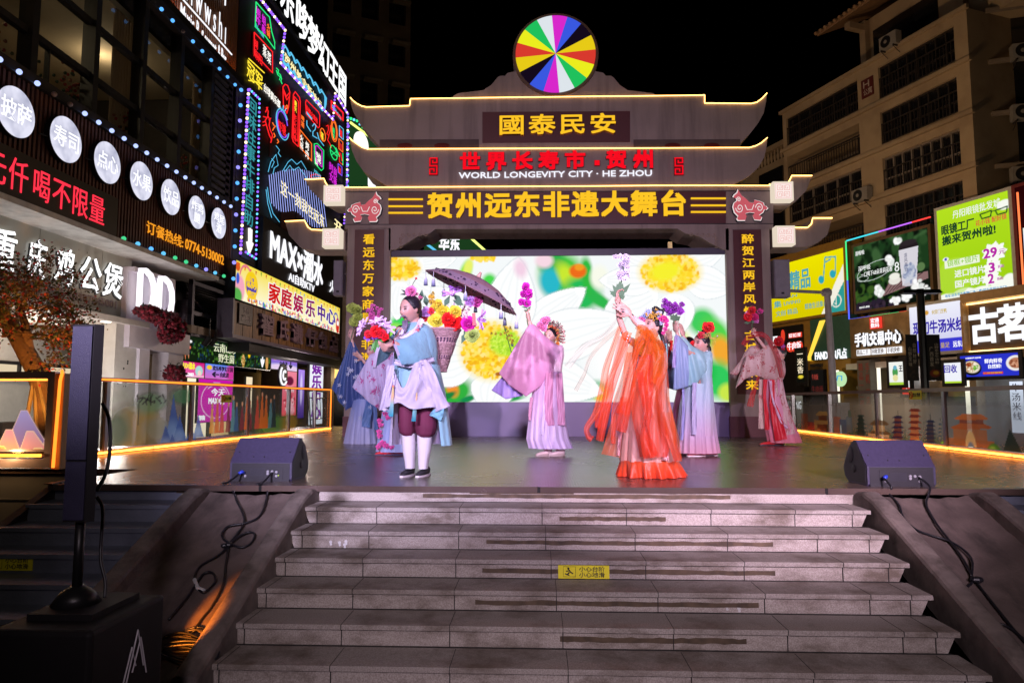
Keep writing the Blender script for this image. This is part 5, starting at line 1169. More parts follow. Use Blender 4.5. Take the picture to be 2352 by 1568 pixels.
for v,s_ in((146,'uppermost'),(284,'middle'),(425,'lowest')):a,z=P2.hit(2318,v);aircon(P2,a,z,f'{s_} of three air conditioners stacked at the top right edge')

# ---------------------------------------------------------------- billboards
def board(name,label,pl,rect,art,texts=(),frame=None,depth=.3,par=None,cat='billboard'):
    a0,a1,z0,z1=rect;t=thing(name,label,cat,pl.pt((a0+a1)/2,z0));mb=MB();m_=.12
    mb.slab(pl,a0-m_,a1+m_,z0-m_,z1+m_,-depth,-.01);part('box',mb,frame or pbr('ochre_panel',(.34,.20,.035),.6),t)
    art.build('print',emit_attr('print_glow',1.0,True),pl,a0,a1,z0,z1,.0,t)
    X=lambda x:a0+(a1-a0)*x;Z=lambda y:z0+(z1-z0)*y
    groups={}
    for s,x0,x1,y0,y1,m,b in texts:
        mb=groups.setdefault(m.name,(m,MB()))[1]
        if s[0]=='|':mb.vtext(s[1:],pl,X(x0),X(x1),Z(y0),Z(y1),.003,.012,b,gap=.05)
        else:mb.text(s,pl,X(x0),X(x1),Z(y0),Z(y1),.003,.012,b)
    for m,mb in groups.values():part('lettering',mb,m,t)
    return t,X,Z
teal=emit('ink_teal',(.10,.42,.48),.9);greenink=emit('ink_green',(.01,.05,.02),1);magi=emit('ink_magenta',(.52,.02,.42),.95);whi=emit('print_white',(.9,.92,.9),1)
E1=E0.off(.3)
rect=E1.rect(1760,617,742,1938);AS=(rect[1]-rect[0])/(rect[3]-rect[2]);A=Art(120,70,AS,'#e6d800');A.vgrad('#d8c800','#f0e400')
A.poly([(AS*.72,0),(AS,.75),(AS,0)],'#f4f0e0');A.poly([(AS*.80,0),(AS,.48),(AS,0)],'#2c9a94');A.line([(AS*.9+.1*math.cos(q),.18+.1*math.sin(q))for q in np.linspace(0,6.3,20)],.012,'#f4f0e0');A.line([(AS*.9,.25),(AS*.9,.12),(AS*.88,.15)],.01,'#f4f0e0')
nx,ny=AS*.80,.72
A.ell(nx-.12,ny-.15,.06,.07,'#2aa6b8',30,.2);A.line([(nx-.07,ny-.13),(nx-.02,ny+.2),(nx+.2,ny+.17),(nx+.19,ny-.1)],.016,'#2aa6b8');A.ell(nx+.13,ny-.1,.06,.07,'#2aa6b8',30,.2);A.line([(nx-.02,ny+.12),(nx+.1,ny+.15)],.016,'#2aa6b8')
board('yellow_billboard','bright yellow billboard with teal characters and a music note',E1,rect,A,[('饰品精品',.05,.60,.48,.82,teal,.03),('文创 精品',.12,.42,.08,.18,teal,.0),('精致生活集合店',.52,.84,.12,.22,teal,.0),('JIAN',.24,.42,.36,.42,teal,0),('LIVING',.24,.46,.26,.32,teal,0),('集',.1,.2,.24,.36,teal,.02)])
# ochre wall behind the boards
och=thing('ochre_shopfront','ochre yellow shop facade behind the yellow billboard and the slanted light bar','shop',E0.pt(-5,GZ));sB,_=E0.hit(1948,700);sA,_=E0.hit(1740,700);zO=E0.hit(1945,545)[1]
mb=MB();mb.slab(E0,sA-4,sB,2.2,zO,-3,0);mb.slab(E0,sB-1.4,sB-.5,GZ,2.2,-1.2,0);mb.slab(E0,sA-4,sB+12,GZ,2.4,-4.4,-4.2);part('wall',mb,pbr('ochre_panel',(.34,.20,.035),.6,var=.08),och)
# tea billboard
rect=E1.rect(1960,568,716,2132);AS=(rect[1]-rect[0])/(rect[3]-rect[2]);A=Art(190,130,AS,'#141c14');rr=random.Random(6);A.vgrad('#0c120c','#1c2a1c')
A.specks(340,AS*.5,.75,AS*.55,.4,.09,['#1c3a1c','#2a4a26','#122412','#0c140c','#3a5c34'],rr);A.specks(120,AS*.3,.25,AS*.3,.2,.05,['#20401c','#3a5a22','#0c180c'],rr);A.specks(60,AS*.25,.05,AS*.3,.06,.04,['#2a2030','#3a2c3a','#181018'],rr)
A.poly([(AS*.38,.16),(AS*.98,.30),(AS*.98,.40),(AS*.5,.36)],'#8a6a6a')
for i in range(7):A.line([(AS*(.38+.05*i),.17+.015*i),(AS*(.5+.07*i),.37+.004*i)],.008,'#4a3438')
A.poly([(AS*.66,.26),(AS*.84,.26),(AS*.88,.78),(AS*.63,.78)],'#d8d4dc');A.ell(AS*.755,.27,AS*.09,.03,'#c8c4cc',0,.1);A.poly([(AS*.63,.78),(AS*.88,.78),(AS*.87,.84),(AS*.64,.84)],'#241c20');A.ell(AS*.755,.86,AS*.11,.04,'#2c2428',0,.2);A.specks(60,AS*.75,.42,AS*.07,.14,.03,['#a8b0c8','#8a94b4','#c8ccd8'],rr)
A.ell(AS*.56,.36,AS*.08,.06,'#e8e4dc',0,.2);A.ell(AS*.56,.42,AS*.07,.05,'#f0f0e4',0,.3);A.ell(AS*.9,.48,AS*.05,.06,'#5a7a4a',0,.2)
for x,y,r in[(.33,.26,.05),(.36,.2,.04),(.85,.24,.07),(.9,.16,.08),(.55,.06,.06),(.7,.1,.05),(.62,.92,.03),(.52,.64,.02),(.5,.7,.02)]:A.specks(12,AS*x,y,r*1.3,r,.035,['#f4f4f0','#e0e4e0','#ffffff'],rr)
A.line([(AS*(.3+.26*math.cos(q)),.57+.13*math.sin(q)+.05*math.cos(q))for q in np.linspace(0,6.3,40)],.006,'#d8e4dc',.8);A.line([(AS*(.12+.08*math.cos(q)),.48+.04*math.sin(q))for q in np.linspace(0,6.3,20)],.006,'#d8e4dc',.8)
t,X,Z=board('tea_billboard','dark green billboard with a paper tea cup on a wooden raft',E1,rect,A,[('甜啦啦',.03,.16,.85,.92,whi,0),('深呼吸',.06,.24,.60,.68,whi,0),('一口喝下68朵茉莉花香',.1,.54,.50,.58,whi,0),('8',.57,.63,.48,.62,whi,0),('|清风茉白',.70,.74,.45,.72,emit('ink_cup',(.2,.2,.28),1),0),('400-815-8008',.05,.2,.03,.06,whi,0)],pbr('ochre_dark',(.12,.075,.03),.6))
a0,a1,z0,z1=rect;seg=[('cyan',a0-.3,a0+1.4,z1+.35,None),('violetb',a0+1.4,a1-.6,z1+.35,None),('redb',a1-.6,a1+.2,z1+.35,None),('greenb',a0-.35,None,z0+1.4,z1+.35),('blueb',a0-.35,None,z0-.3,z0+1.4),('blueb',a0-.3,a0+.8,z0-.32,None),('greenb',a0+.8,a0+2.2,z0-.32,None),('redb',a0+2.2,a1+.3,z0-.32,None)]
ec=dict(cyan=(.05,.6,.7),violetb=(.45,.12,.8),redb=(.9,.05,.04),greenb=(.05,.7,.2),blueb=(.08,.12,.9))
for c,p0,p1,q0,q1 in seg:
    mb=MB();mb.tube([E1.pt(p0,q0,.05),E1.pt(p1 if p1 is not None else p0,q1 if q1 is not None else q0,.05)],.03,6);part('edge_light',mb,emit('edge_'+c,ec[c],1.5),t)
# optical billboard
rect=E1.rect(2151,485,695,2317);AS=(rect[1]-rect[0])/(rect[3]-rect[2]);A=Art(110,140,AS,'#a8d814');A.vgrad('#9ccf10','#b4e020')
for x,y,rx,ry in[(.1,.0,.2,.08),(.35,.02,.2,.09),(.6,.02,.2,.08),(.85,.04,.15,.1),(.95,.87,.1,.05),(.96,.1,.1,.08)]:A.ell(AS*x,y,AS*rx,ry,'#f8fbf0',0,.15)
A.ell(AS*.22,.25,.2,.2,'#b8e040',0,.05,.6)
def burst(x,y,r):A.poly([(AS*x+r*(1.0 if i%2==0 else .72)*1.25*math.cos(i*math.pi/9),y+r*(1.0 if i%2==0 else .72)*math.sin(i*math.pi/9))for i in range(18)],'#fafcf4')
burst(.78,.42,.11);burst(.75,.27,.085);burst(.72,.16,.085);A.rect(AS*.08,AS*.58,.35,.43,'#f4f8e8',.9)
gx=AS*.70
for q in(.0,.16):A.line([(gx+q-.06,.835),(gx+q+.06,.845),(gx+q+.05,.79),(gx+q-.04,.785),(gx+q-.06,.835)],.009,'#1a4a20')
A.line([(gx+.06,.835),(gx+.1,.835)],.008,'#1a4a20');A.ell(AS*.1,.45,.035,.02,'#f6f6f6',0,.2);A.ell(AS*.1,.45,.015,.017,'#3a50c0',0,.2)
gi=emit('ink_leaf',(.28,.62,.05),1)
board('optical_billboard','lime green optical shop billboard with prices in white bursts',E1,rect,A,[('丹阳眼镜批发城',.24,.90,.86,.95,whi,.0),('眼镜工厂',.06,.54,.71,.82,greenink,.03),('搬来贺州啦!',.06,.82,.60,.70,greenink,.03),('花小钱 配好镜',.56,.97,.72,.78,emit('ink_red',(.75,.03,.05),1),0),('镜框+镜片',.12,.56,.36,.43,gi,.0),('29',.64,.82,.37,.47,magi,.03),('元',.84,.93,.38,.44,magi,.0),('进口镜片',.22,.64,.23,.31,whi,.02),('3',.70,.78,.22,.32,magi,.03),('折起',.82,.9,.25,.28,magi,0),('国产镜片',.22,.64,.12,.20,whi,.02),('2',.68,.76,.11,.21,magi,.03),('折起',.8,.88,.13,.16,magi,0),('地址:远东华生购物广场二楼(超市收银台出口)',.06,.92,.035,.07,emit('ink_blue',(.05,.3,.6),1),0)],pbr('white_frame',(.5,.5,.48),.5))
# red restaurant sign at the edge
rect=E1.rect(2330,432,690,2420);A=Art(60,80,1.1,'#2a0608');A.vgrad('#3a0a0a','#240406')
t,X,Z=board('red_sign','dark red neon sign cut off by the right picture edge',E1,rect,A,[('|云上',.25,.6,.42,.95,whi,.01)],pbr('red_frame',(.16,.014,.012),.5))
mb=MB();a0,a1,z0,z1=rect;f=lambda x,y:E1.pt(X(x),Z(y),.05);mb.tube([f(.1,.95),f(.1,.05),f(.2,.02)],.03,6);part('tube',mb,emit('neon_orange2',(1,.2,.06),1.5),t)
mb=MB();mb.tube([f(.2,.62),f(.2,.05)],.02,5)
for i in range(7):mb.tube([f(.2,.12+.05*i),f(.55,.04+.05*i),f(.8,.02+.05*i)],.015,5)
mb.tube([f(.2,.6),f(.4,.5),f(.6,.62)],.02,5);part('tube',mb,whi,t)
# ---------------------------------------------------------------- shop fascias
def shopsign(name,label,uL,vT,vB,uR,art,texts,k=.5,frame=None):pl=E0.off(k);return board(name,label,pl,pl.rect(uL,vT,vB,uR),art,texts,frame,.25,cat='sign')+(pl,pl.rect(uL,vT,vB,uR))
bronze=pbr('bronze_fascia',(.30,.22,.12),.35,.5,var=.4,scale=2.2)
pl=E0.off(.5);a0,a1,z0,z1=pl.rect(1951,733,824,2088);t=thing('phone_shop_sign','bronze fascia with white phone trading characters and a red seal','sign',pl.pt((a0+a1)/2,z0));mb=MB();mb.slab(pl,a0,a1,z0,z1,-.4,0);part('fascia',mb,bronze,t)
h=z1-z0;w_=a1-a0;wt_=emit('sign_white',(.95,.95,1),1.15)
mb=MB();mb.text('手机交易中心',pl,a0+w_*.11,a0+w_*.89,z0+h*.27,z0+h*.60,.08,.1,.04);part('lettering',mb,wt_,t);mb=MB();mb.text('手机交易中心',pl,a0+w_*.115,a0+w_*.895,z0+h*.255,z0+h*.59,.0,.07,.05);part('lettering',mb,blackm,t)
mb=MB();mb.slab(pl,a0+w_*.39,a0+w_*.57,z0+h*.68,z0+h*.95,.0,.1);part('seal',mb,emit('seal_red',(.85,.05,.03),1),t);mb=MB();mb.text('宏通',pl,a0+w_*.41,a0+w_*.55,z0+h*.82,z0+h*.93,.1,.11,.02);mb.text('数码',pl,a0+w_*.41,a0+w_*.55,z0+h*.70,z0+h*.81,.1,.11,.02);part('lettering',mb,wt_,t)
for s,x0,x1 in(('精品二手',.13,.35),('回收置换',.39,.61),('手机快修',.65,.87)):
    mb=MB();mb.slab(pl,a0+w_*x0,a0+w_*x1,z0+h*.06,z0+h*.2,.0,.08);part('tab',mb,wt_,t);mb=MB();mb.text(s,pl,a0+w_*(x0+.01),a0+w_*(x1-.01),z0+h*.07,z0+h*.19,.08,.09,.0);part('lettering',mb,emit('ink_brown',(.12,.07,.04),1),t)
A=Art(80,60,1.3,'#dcdcf4');A.vgrad('#3a3ad0','#3a3ad0',0,.26);A.vgrad('#d4d4f0','#f0f0fc',.26,1);A.ell(.42,.84,.05,.05,'#d8a040',0,.3)
shopsign('noodle_sign','white and blue lit noodle shop sign with violet brush characters',2088,707,812,2218,A,[('现切牛汤米线',.06,.97,.38,.66,emit('ink_indigo',(.05,.03,.45),.9),.03),('何掌门烹鸭',.42,.68,.78,.88,emit('ink_gold',(.6,.42,.05),1),0),('现煮·量足',.36,.70,.06,.18,emit('ink_gold',(.6,.42,.05),1),.0),('远东店',.76,.97,.06,.19,wt_,.01)],frame=pbr('white_frame',(.5,.5,.48),.5))
pl=E0.off(.6);a0,a1,z0,z1=pl.rect(2222,695,812,2420);t=thing('tea_shop_sign','brown fascia with two huge white characters and lit gold ledges','sign',pl.pt((a0+a1)/2,z0));h=z1-z0
mb=MB();mb.slab(pl,a0,a1,z0,z1,-.4,0);part('fascia',mb,pbr('brown_fascia',(.08,.045,.022),.5),t)
mb=MB();mb.slab(pl,a0,a1,z1-.03,z1+.28,-.3,.35);mb.slab(pl,a0,a1,z0-.25,z0+.02,-.3,.35);mb.slab(pl,a0-.05,a0+.03,z0,z1,-.3,.3);part('ledge',mb,pbr('ledge_gold',(.45,.28,.12),.4),t)
mb=MB();mb.slab(pl,a0,a1,z1-.1,z1-.05,.02,.1);mb.slab(pl,a0,a1,z0+.04,z0+.08,.02,.1);part('cove_light',mb,emit('cove_gold',(1,.6,.22),3.5,True),t)
for ch,x0 in(('古',2232),('茗',2298)):
    q=pl.hit(x0,760)[0];mb=MB();mb.text(ch,pl,q,q+1.0,z0+h*.16,z0+h*.84,.08,.1,.04);part('lettering',mb,wt_,t)
# green shop
pl=E0.off(.2);a0,a1,z0,z1=pl.rect(1860,735,828,1953);t=thing('green_shop','dark green shop front with a slanted yellow light bar and white shop lettering','shop',pl.pt((a0+a1)/2,GZ));mb=MB();mb.slab(pl,a0,a1,z0,z1,-.4,0);mb.slab(pl,a0+.6,a1+4,1.0,2.2,-3.4,-3.2);part('fascia',mb,pbr('shop_green',(.035,.13,.10),.5),t)
mb=MB();mb.hexa([pl.pt(*pl.hit(1852,828),.0),pl.pt(*pl.hit(1860,828),.0),pl.pt(*pl.hit(1860,828),-.3),pl.pt(*pl.hit(1852,828),-.3),pl.pt(*pl.hit(1886,737),.1),pl.pt(*pl.hit(1896,735),.1),pl.pt(*pl.hit(1896,735),-.3),pl.pt(*pl.hit(1886,737),-.3)]);part('light_bar',mb,emit('bar_yellow',(1,.62,.06),1.3,True),t)
mb=MB();mb.pxtext('FANDIAN凡点',pl,1873,806,829,1946,.02,.05,.02);part('lettering',mb,wt_,t)
p3=E0.off(-3.15);mb=MB();mb.pxtext('潮玩文创集合店',p3,2010,861,873,2090,.0,.05,.02);part('lettering',mb,emit('letter_cream',(1,.85,.6),1.1),t)
mb=MB();q0,q1,_,_=p3.rect(1998,880,905,2090);mb.slab(p3,q0,q1,GZ,.95,-.8,-.6);part('shop_interior',mb,emit('interior_amber',(1,.58,.18),.95,True),t)
mb=MB();rnd=random.Random(5)
for i in range(40):
    q=rnd.uniform(q0,q1-.3);z=rnd.uniform(-.2,.8);mb.slab(p3,q,q+rnd.uniform(.1,.3),z,z+rnd.uniform(.06,.2),-.58,-.4)
part('shelf_goods',mb,pbr('goods_brown',(.35,.2,.08),.7,var=.5,scale=30),t)
for u in(1916,1940):pass
# slim light posts and round badge
for u,lab in((1925,'beside the green shop entrance'),(2020,'between the green shop and phone shop'),(2222,'beside the blue food poster')):
    pl=E0.off(.35);a,z=pl.hit(u,850);mb=MB();mb.slab(pl,a-.05,a+.05,GZ,2.1,0,.1);solo('light_post',mb,emit('post_white',(1,.93,.75),1.3,True),f'slim white glowing post {lab}','light','glowing shop posts')
pl=E0.off(.8);a,z=pl.hit(1928,870);t=thing('round_badge','round pale green and blue music note badge sign','sign',pl.pt(a,z));mb=MB();mb.disc(pl,a,z,.33,-.08,0,30);part('disc',mb,emit('badge_green',(.55,.85,.45),.95),t);mb=MB();mb.tube([pl.pt(a-.14,z-.08,.02),pl.pt(a-.06,z+.14,.02),pl.pt(a+.16,z+.12,.02),pl.pt(a+.14,z-.08,.02)],.025,6);part('note',mb,emit('badge_blue',(.05,.4,.75),1),t)
# dark beef rice shop
pl=E0.off(.1);a0,a1,z0,z1=pl.rect(1772,754,925,1842);t=thing('beef_rice_shop','black shop front with red and white beef rice lettering','shop',pl.pt((a0+a1)/2,GZ));mb=MB();mb.slab(pl,a0-2,a1,1.0,z1,-.3,0);mb.slab(pl,a0-2,a1-.2,GZ,1.0,-2.5,-2.4);part('wall',mb,pbr('shop_black',(.012,.011,.012),.45),t)
rdd=emit('disc_red',(.80,.05,.02),.95)
for u,v in((1816,797),(1826,796),(1836,794)):
    a,z=pl.hit(u,v);mb=MB();mb.disc(pl,a,z,.24,0,.04,24);part('disc',mb,rdd,t)
mb=MB();mb.pxtext('牛肉饭',pl,1810,787,805,1842,.04,.06,.0);part('lettering',mb,wt_,t);mb=MB();mb.pxtext('厨',pl,1772,773,795,1786,.0,.03,.03);part('lettering',mb,wt_,t)
mb=MB();b0,b1,q0,q1=pl.rect(1812,766,777,1842);mb.slab(pl,b0,b1,q0,q1,0,.03);a,z=pl.hit(1799,771);mb.disc(pl,a,z,.12,0,.04,16,r2=.3);part('red_tab',mb,rdd,t);mb=MB();mb.text('BEEF RICE 1987',pl,b0+.05,b1-.05,q0+.03,q1-.03,.03,.04,.0);part('lettering',mb,wt_,t)
pl=E0.off(1.0);a0,a1,z0,z1=pl.rect(1828,805,878,1846);A=Art(12,40,.3,'#14140e');A.vgrad('#0e0e0a','#1a1a12');A.ell(.15,.17,.1,.05,'#e8d03a',0,.3)
board('rice_banner','black vertical light box with cream characters and yellow dots',pl,(a0,a1,z0,z1),A,[('|一米香',.12,.88,.26,1.0,emit('letter_cream',(1,.85,.6),1.1),.0)],blackm,.1,cat='sign')
pl=E0.off(-.2);a0,a1,z0,z1=pl.rect(1780,876,900,1842);A=Art(30,12,3,'#30302c');A.vgrad('#4a4a44','#8a8478')
board('lit_counter','dim lit shop counter with white latin lettering behind the far dancer',pl,(a0,a1,GZ+.3,z1),A,[('YI MI XIANG',.2,.95,.42,.58,wt_,.02)],blackm,.1,cat='counter')
pl=E0.off(.0);a0,a1,z0,z1=pl.rect(1861,836,920,1890);A=Art(20,20,1,'#141210');A.vgrad('#3a3834','#16120e',0,.3);board('dark_doorway','dark shop doorway with a faint red sign beside the ochre column',pl,(a0,a1,GZ,z1),A,[('牛肉饭',.1,.6,.78,.86,emit('dim_red',(.3,.04,.03),1),0),('牛肉面',.05,.95,.6,.7,emit('dim_red2',(.09,.012,.01),1),0)],blackm,.1,cat='door')
# phone repair signs, food posters
pl=E0.off(.9);A=Art(20,50,.35,'#f4f2f0');A.rect(0,9,0,.2,'#d83024');A.line([(.05,.1),(.28,.1),(.2,.16)],.02,'#ffffff');rect=pl.rect(2069,824,906,2086)
board('repair_sign','narrow white and red vertical phone repair sign with an arrow',pl,rect,A,[('|手机维修',.15,.85,.22,1,emit('ink_red',(.75,.03,.05),1),.02)],blackm,.1,cat='sign')
pl=E0.off(1.6);A=Art(40,50,.75,'#f2f4ee');A.rect(0,9,0,.12,'#a8d040');A.ell(.33,.55,.15,.22,'#4a9a50',0,.2);A.ell(.33,.75,.1,.1,'#6ab0c8',0,.2);A.ell(.33,.3,.14,.15,'#e8e0a0',0,.3);rect=pl.rect(2041,832,884,2073);board('frog_poster','white poster with a green cartoon frog shape under the phone shop sign',pl,rect,A,[('王',.72,.98,.55,.85,ink,.03)],blackm,.1,cat='poster')
pl=E0.off(1.4);A=Art(40,50,.75,'#f0f2fa');A.rect(0,9,0,.1,'#b8dc3a');rect=pl.rect(2168,834,880,2206);board('recycle_sign','white lit phone recycling sign left of the blue food poster',pl,rect,A,[('回收',.0,.78,.5,.9,emit('ink_indigo',(.05,.03,.45),.9),.02)],blackm,.1,cat='sign')
pl=E0.off(1.0);rect=pl.rect(2205,818,866,2338);AS=(rect[1]-rect[0])/(rect[3]-rect[2]);A=Art(150,60,AS,'#2a34c8');A.ell(.55,.42,.48,.36,'#16141c',-8,.1);A.ell(.55,.46,.4,.28,'#e8dcc8',-8,.15);rr=random.Random(3);A.specks(70,.5,.46,.3,.2,.06,['#f4ead8','#d8c8a8','#b88a5a'],rr);A.specks(20,.42,.58,.12,.08,.05,['#8a3a1c','#a85a2c'],rr);A.specks(16,.75,.42,.12,.12,.05,['#5aa03a','#8ac04a'],rr)
A.ell(AS-.12,.55,.42,.34,'#f0ece8',0,.1);A.ell(AS-.1,.55,.32,.24,'#b87a5a',0,.2);A.specks(24,AS-.1,.55,.25,.18,.06,['#d8a080','#8a4a30'],rr);A.rect(AS*.4,AS*.74,.1,.2,'#e02a2c')
board('noodle_poster','blue lit food poster with a black bowl of noodles',pl,rect,A,[('鲜肉鲜骨',.44,.74,.58,.8,wt_,.01),('自然鲜!',.5,.72,.34,.54,wt_,.01),('火锅现切牛汤米线',.1,.38,.84,.92,wt_,0),('十二小时·浓香·明厨·鲜足',.41,.73,.11,.19,emit('ink_gold',(.6,.42,.05),1),0)],frame_m,.15,cat='poster')
# shop interiors beyond the rail
si=thing('shop_interiors','bright tiled shop interiors seen above the right railing','shop',E0.pt(1,GZ,-2));q0=E0.hit(2090,900)[0];q1=E0.hit(2420,900)[0]
mb=MB();mb.slab(E0,E0.hit(1955,830)[0],q1,2.1,2.35,-4,.3);mb.slab(E0,q0,q1,GZ,2.1,-4,-3.9);mb.slab(E0,q0-.1,q0+.1,GZ,2.1,-4,.2);mb.slab(E0,q0+2.9,q0+3.2,GZ,2.1,-4,.2);part('wall',mb,pbr('shop_white',(.55,.52,.50),.6,var=.08),si)
mb=MB();
for x in(.6,1.9,4.0,5.4):mb.slab(E0,q0+x,q0+x+.6,2.06,2.1,-3,-1.5)
part('ceiling_light',mb,emit('tube_white',(.9,.95,1),2.2,True),si)
mb=MB();mb.slab(E0,q0+3.4,q1,GZ,.1,-1.5,-.6);part('counter',mb,pbr('counter_red',(.25,.05,.03),.5),si);mb=MB()
for x in(.5,1.2,3.8,4.8):mb.slab(E0,q0+x,q0+x+.5,.5,1.3,-3.9,-3.85)
part('menu_screen',mb,emit('menu_white',(.9,.85,.7),.9),si)
mb=MB();pl=E0.off(.3);b0,b1,c0,c1=pl.rect(2362-15,880,905,2368);pl2=E0.off(-.3);b0,b1,c0,c1=pl2.rect(2318,876,900,2346);mb.slab(pl2,b0,b1,GZ+.6,c1,-.05,0);part('hanging_sign',mb,emit('menu_blue',(.75,.82,1),1),si);mb=MB();mb.vtext('牛汤米线',pl2,b0+.06,b1-.06,GZ+1.0,c1-.05,.0,.01,.0);part('lettering',mb,ink,si)
t=thing('pillar','grey pillar covered with small posters left of the green shop interior','pillar',E0.pt(*E0.hit(1985,900)));pl=E0.off(.6);a0,a1,z0,z1=pl.rect(1968,828,920,1997);mb=MB();mb.slab(pl,a0,a1,GZ,z1,-.6,0);part('shaft',mb,pbr('pillar_grey',(.16,.15,.14),.6),t);mb=MB();mb.vtext('精品一二商城',pl,a0+.08,a0+.3,GZ+1,z1-.1,.0,.01,.0);part('lettering',mb,pbr('poster_red',(.4,.06,.05),.6),t);mb=MB();mb.vtext('手机一店全',pl,a0+.42,a0+.62,GZ+1,z1-.1,.0,.01,.0);part('lettering',mb,pbr('poster_red',(.4,.06,.05),.6),t)
lamp('shop_lamp','POINT',tuple(E0.pt(1.5,1.8,-1.5)),40,(.95,.95,1),size=.2);lamp('shop_lamp','POINT',tuple(E0.pt(-4,1.6,-2)),25,(1,.75,.4),size=.2)
# ---------------------------------------------------------------- dark block seen through the arch and behind
bk=thing('apartment_block','dim apartment block with rows of balconies seen through the gate arch','building',(4,47,GZ));KP=Plane((0,46),(1,.1));window_block(bk,KP,-9.5,9.5,1,3,3.3,8,pbr('back_block',(.12,.09,.06),.85,var=.15),win,ww=.7)
mb=MB();mb.slab(KP,-9.5,9.5,GZ,9.5,-6,-.7);part('glass_wall',mb,win,bk)
mb=MB();pl=front(24);a0,z0=pl.hit(1535,575);a1,z1=pl.hit(1544,555);mb.slab(pl,a0,a1,z0-1,z1,-.15,0);mb.slab(pl,a1,a1+1.3,z0+.0,z0+.08,-.1,0);solo('signal_post',mb,pbr('post_pale',(.5,.48,.44),.5),'short pale post with an arm seen through the arch at right','post')
# ---------------------------------------------------------------- street lamp with banners, camera pole
LP=front(15.5+3.2);t=thing('street_lamp','black double-armed street lamp with two dark food banners','street lamp',LP.pt(LP.hit(2113,900)[0],GZ));a,zt_=LP.hit(2113,664)
mb=MB();mb.tube([LP.pt(a,GZ,0),LP.pt(a,zt_,0)],.1,10);part('pole',mb,pbr('lamp_black',(.012,.012,.013),.4,.3),t);mb=MB();b0=LP.hit(2068,670)[0];b1=LP.hit(2158,670)[0]
for q,s_ in((b0,1),(b1,-1)):mb.hexa([LP.pt(min(q,q+s_*.5),zt_-.12,.16),LP.pt(max(q,q+s_*.5),zt_-.12,.16),LP.pt(max(q,q+s_*.5),zt_-.12,-.16),LP.pt(min(q,q+s_*.5),zt_-.12,-.16),LP.pt(min(q,q+s_*.5)+.05,zt_-.02,.1),LP.pt(max(q,q+s_*.5)-.05,zt_-.02,.1),LP.pt(max(q,q+s_*.5)-.05,zt_-.02,-.1),LP.pt(min(q,q+s_*.5)+.05,zt_-.02,-.1)])
mb.tube([LP.pt(b0+.3,zt_-.06,0),LP.pt(b1-.3,zt_-.06,0)],.03,6);part('lamp_head',mb,pbr('lamp_black',(.012,.012,.013)),t)
for uL,uR,s1,s2,s_ in((2080,2106,'自然材好','山野至味','left'),(2128,2158,'山野系全牛汤粉','广西首家','right')):
    r_=LP.off(.05).rect(uL,768,874,uR);A=Art(24,70,.28,'#17130f');A.specks(60,.14,.2,.13,.18,.03,['#2a2018','#3a2a1c','#1c1610'],random.Random(4))
    if s_=='right':A.ell(.14,.16,.11,.08,'#7a2a10',0,.3);A.ell(.16,.17,.06,.04,'#b88a1c',0,.4)
    pl_=LP.off(.05);mb=MB();mb.slab(pl_,r_[0],r_[1],r_[2],r_[3],-.03,-.004);bo=part('banner',mb,blackm,t);A.build('print',pbr('banner_print',attr=True,rough=.6,var=0),pl_,*r_,.0,bo)
    w_=r_[1]-r_[0];h=r_[3]-r_[2];mb=MB();mb.vtext(s1,pl_,r_[0]+w_*.55,r_[0]+w_*.85,r_[2]+h*.36,r_[2]+h*.82,.002,.006,0);mb.vtext(s2,pl_,r_[0]+w_*.15,r_[0]+w_*.45,r_[2]+h*.3,r_[2]+h*.74,.002,.006,0);part('lettering',mb,pbr('banner_ink',(.45,.36,.25),.7),bo)
CPp=front(19);t=thing('camera_pole','tall pale grey pole with a long arm and small traffic sign','pole',CPp.pt(CPp.hit(1904,900)[0],GZ));gm=pbr('pole_grey',(.55,.50,.48),.45);a,zt_=CPp.hit(1899,662)
mb=MB();mb.tube([CPp.pt(a+.12,GZ,0),CPp.pt(a,zt_,0)],[.11,.08],10);part('pole',mb,gm,t);mb=MB();b0,zz=CPp.hit(1796,667);mb.tube([CPp.pt(b0,zz,0),CPp.pt(a,zt_-.12,0)],.045,8);mb.tube([CPp.pt(a-.12,zt_-.12,0),CPp.pt(a+.1,zt_-.12,0)],.1,8);part('arm',mb,gm,t)
q=CPp.rect(1784,652,684,1806);mb=MB();mb.slab(CPp,q[0],q[1],q[2],q[3],.05,.1);part('sign_plate',mb,pbr('sign_slate',(.12,.15,.17),.5),t);mb=MB();mb.text('违法抓拍',CPp,q[0]+.02,q[1]-.02,q[2]+.02,q[2]+.12,.1,.105,0);mb.disc(CPp,(q[0]+q[1])/2,q[3]-.14,.07,.1,.11,12);part('lettering',mb,pbr('letter_pale',(.5,.42,.36)),t)
q=CPp.rect(1897,690,700,1904);mb=MB();mb.slab(CPp,q[0]+.1,q[1]+.35,.1,.7,.0,.2);part('control_box',mb,gm,t)
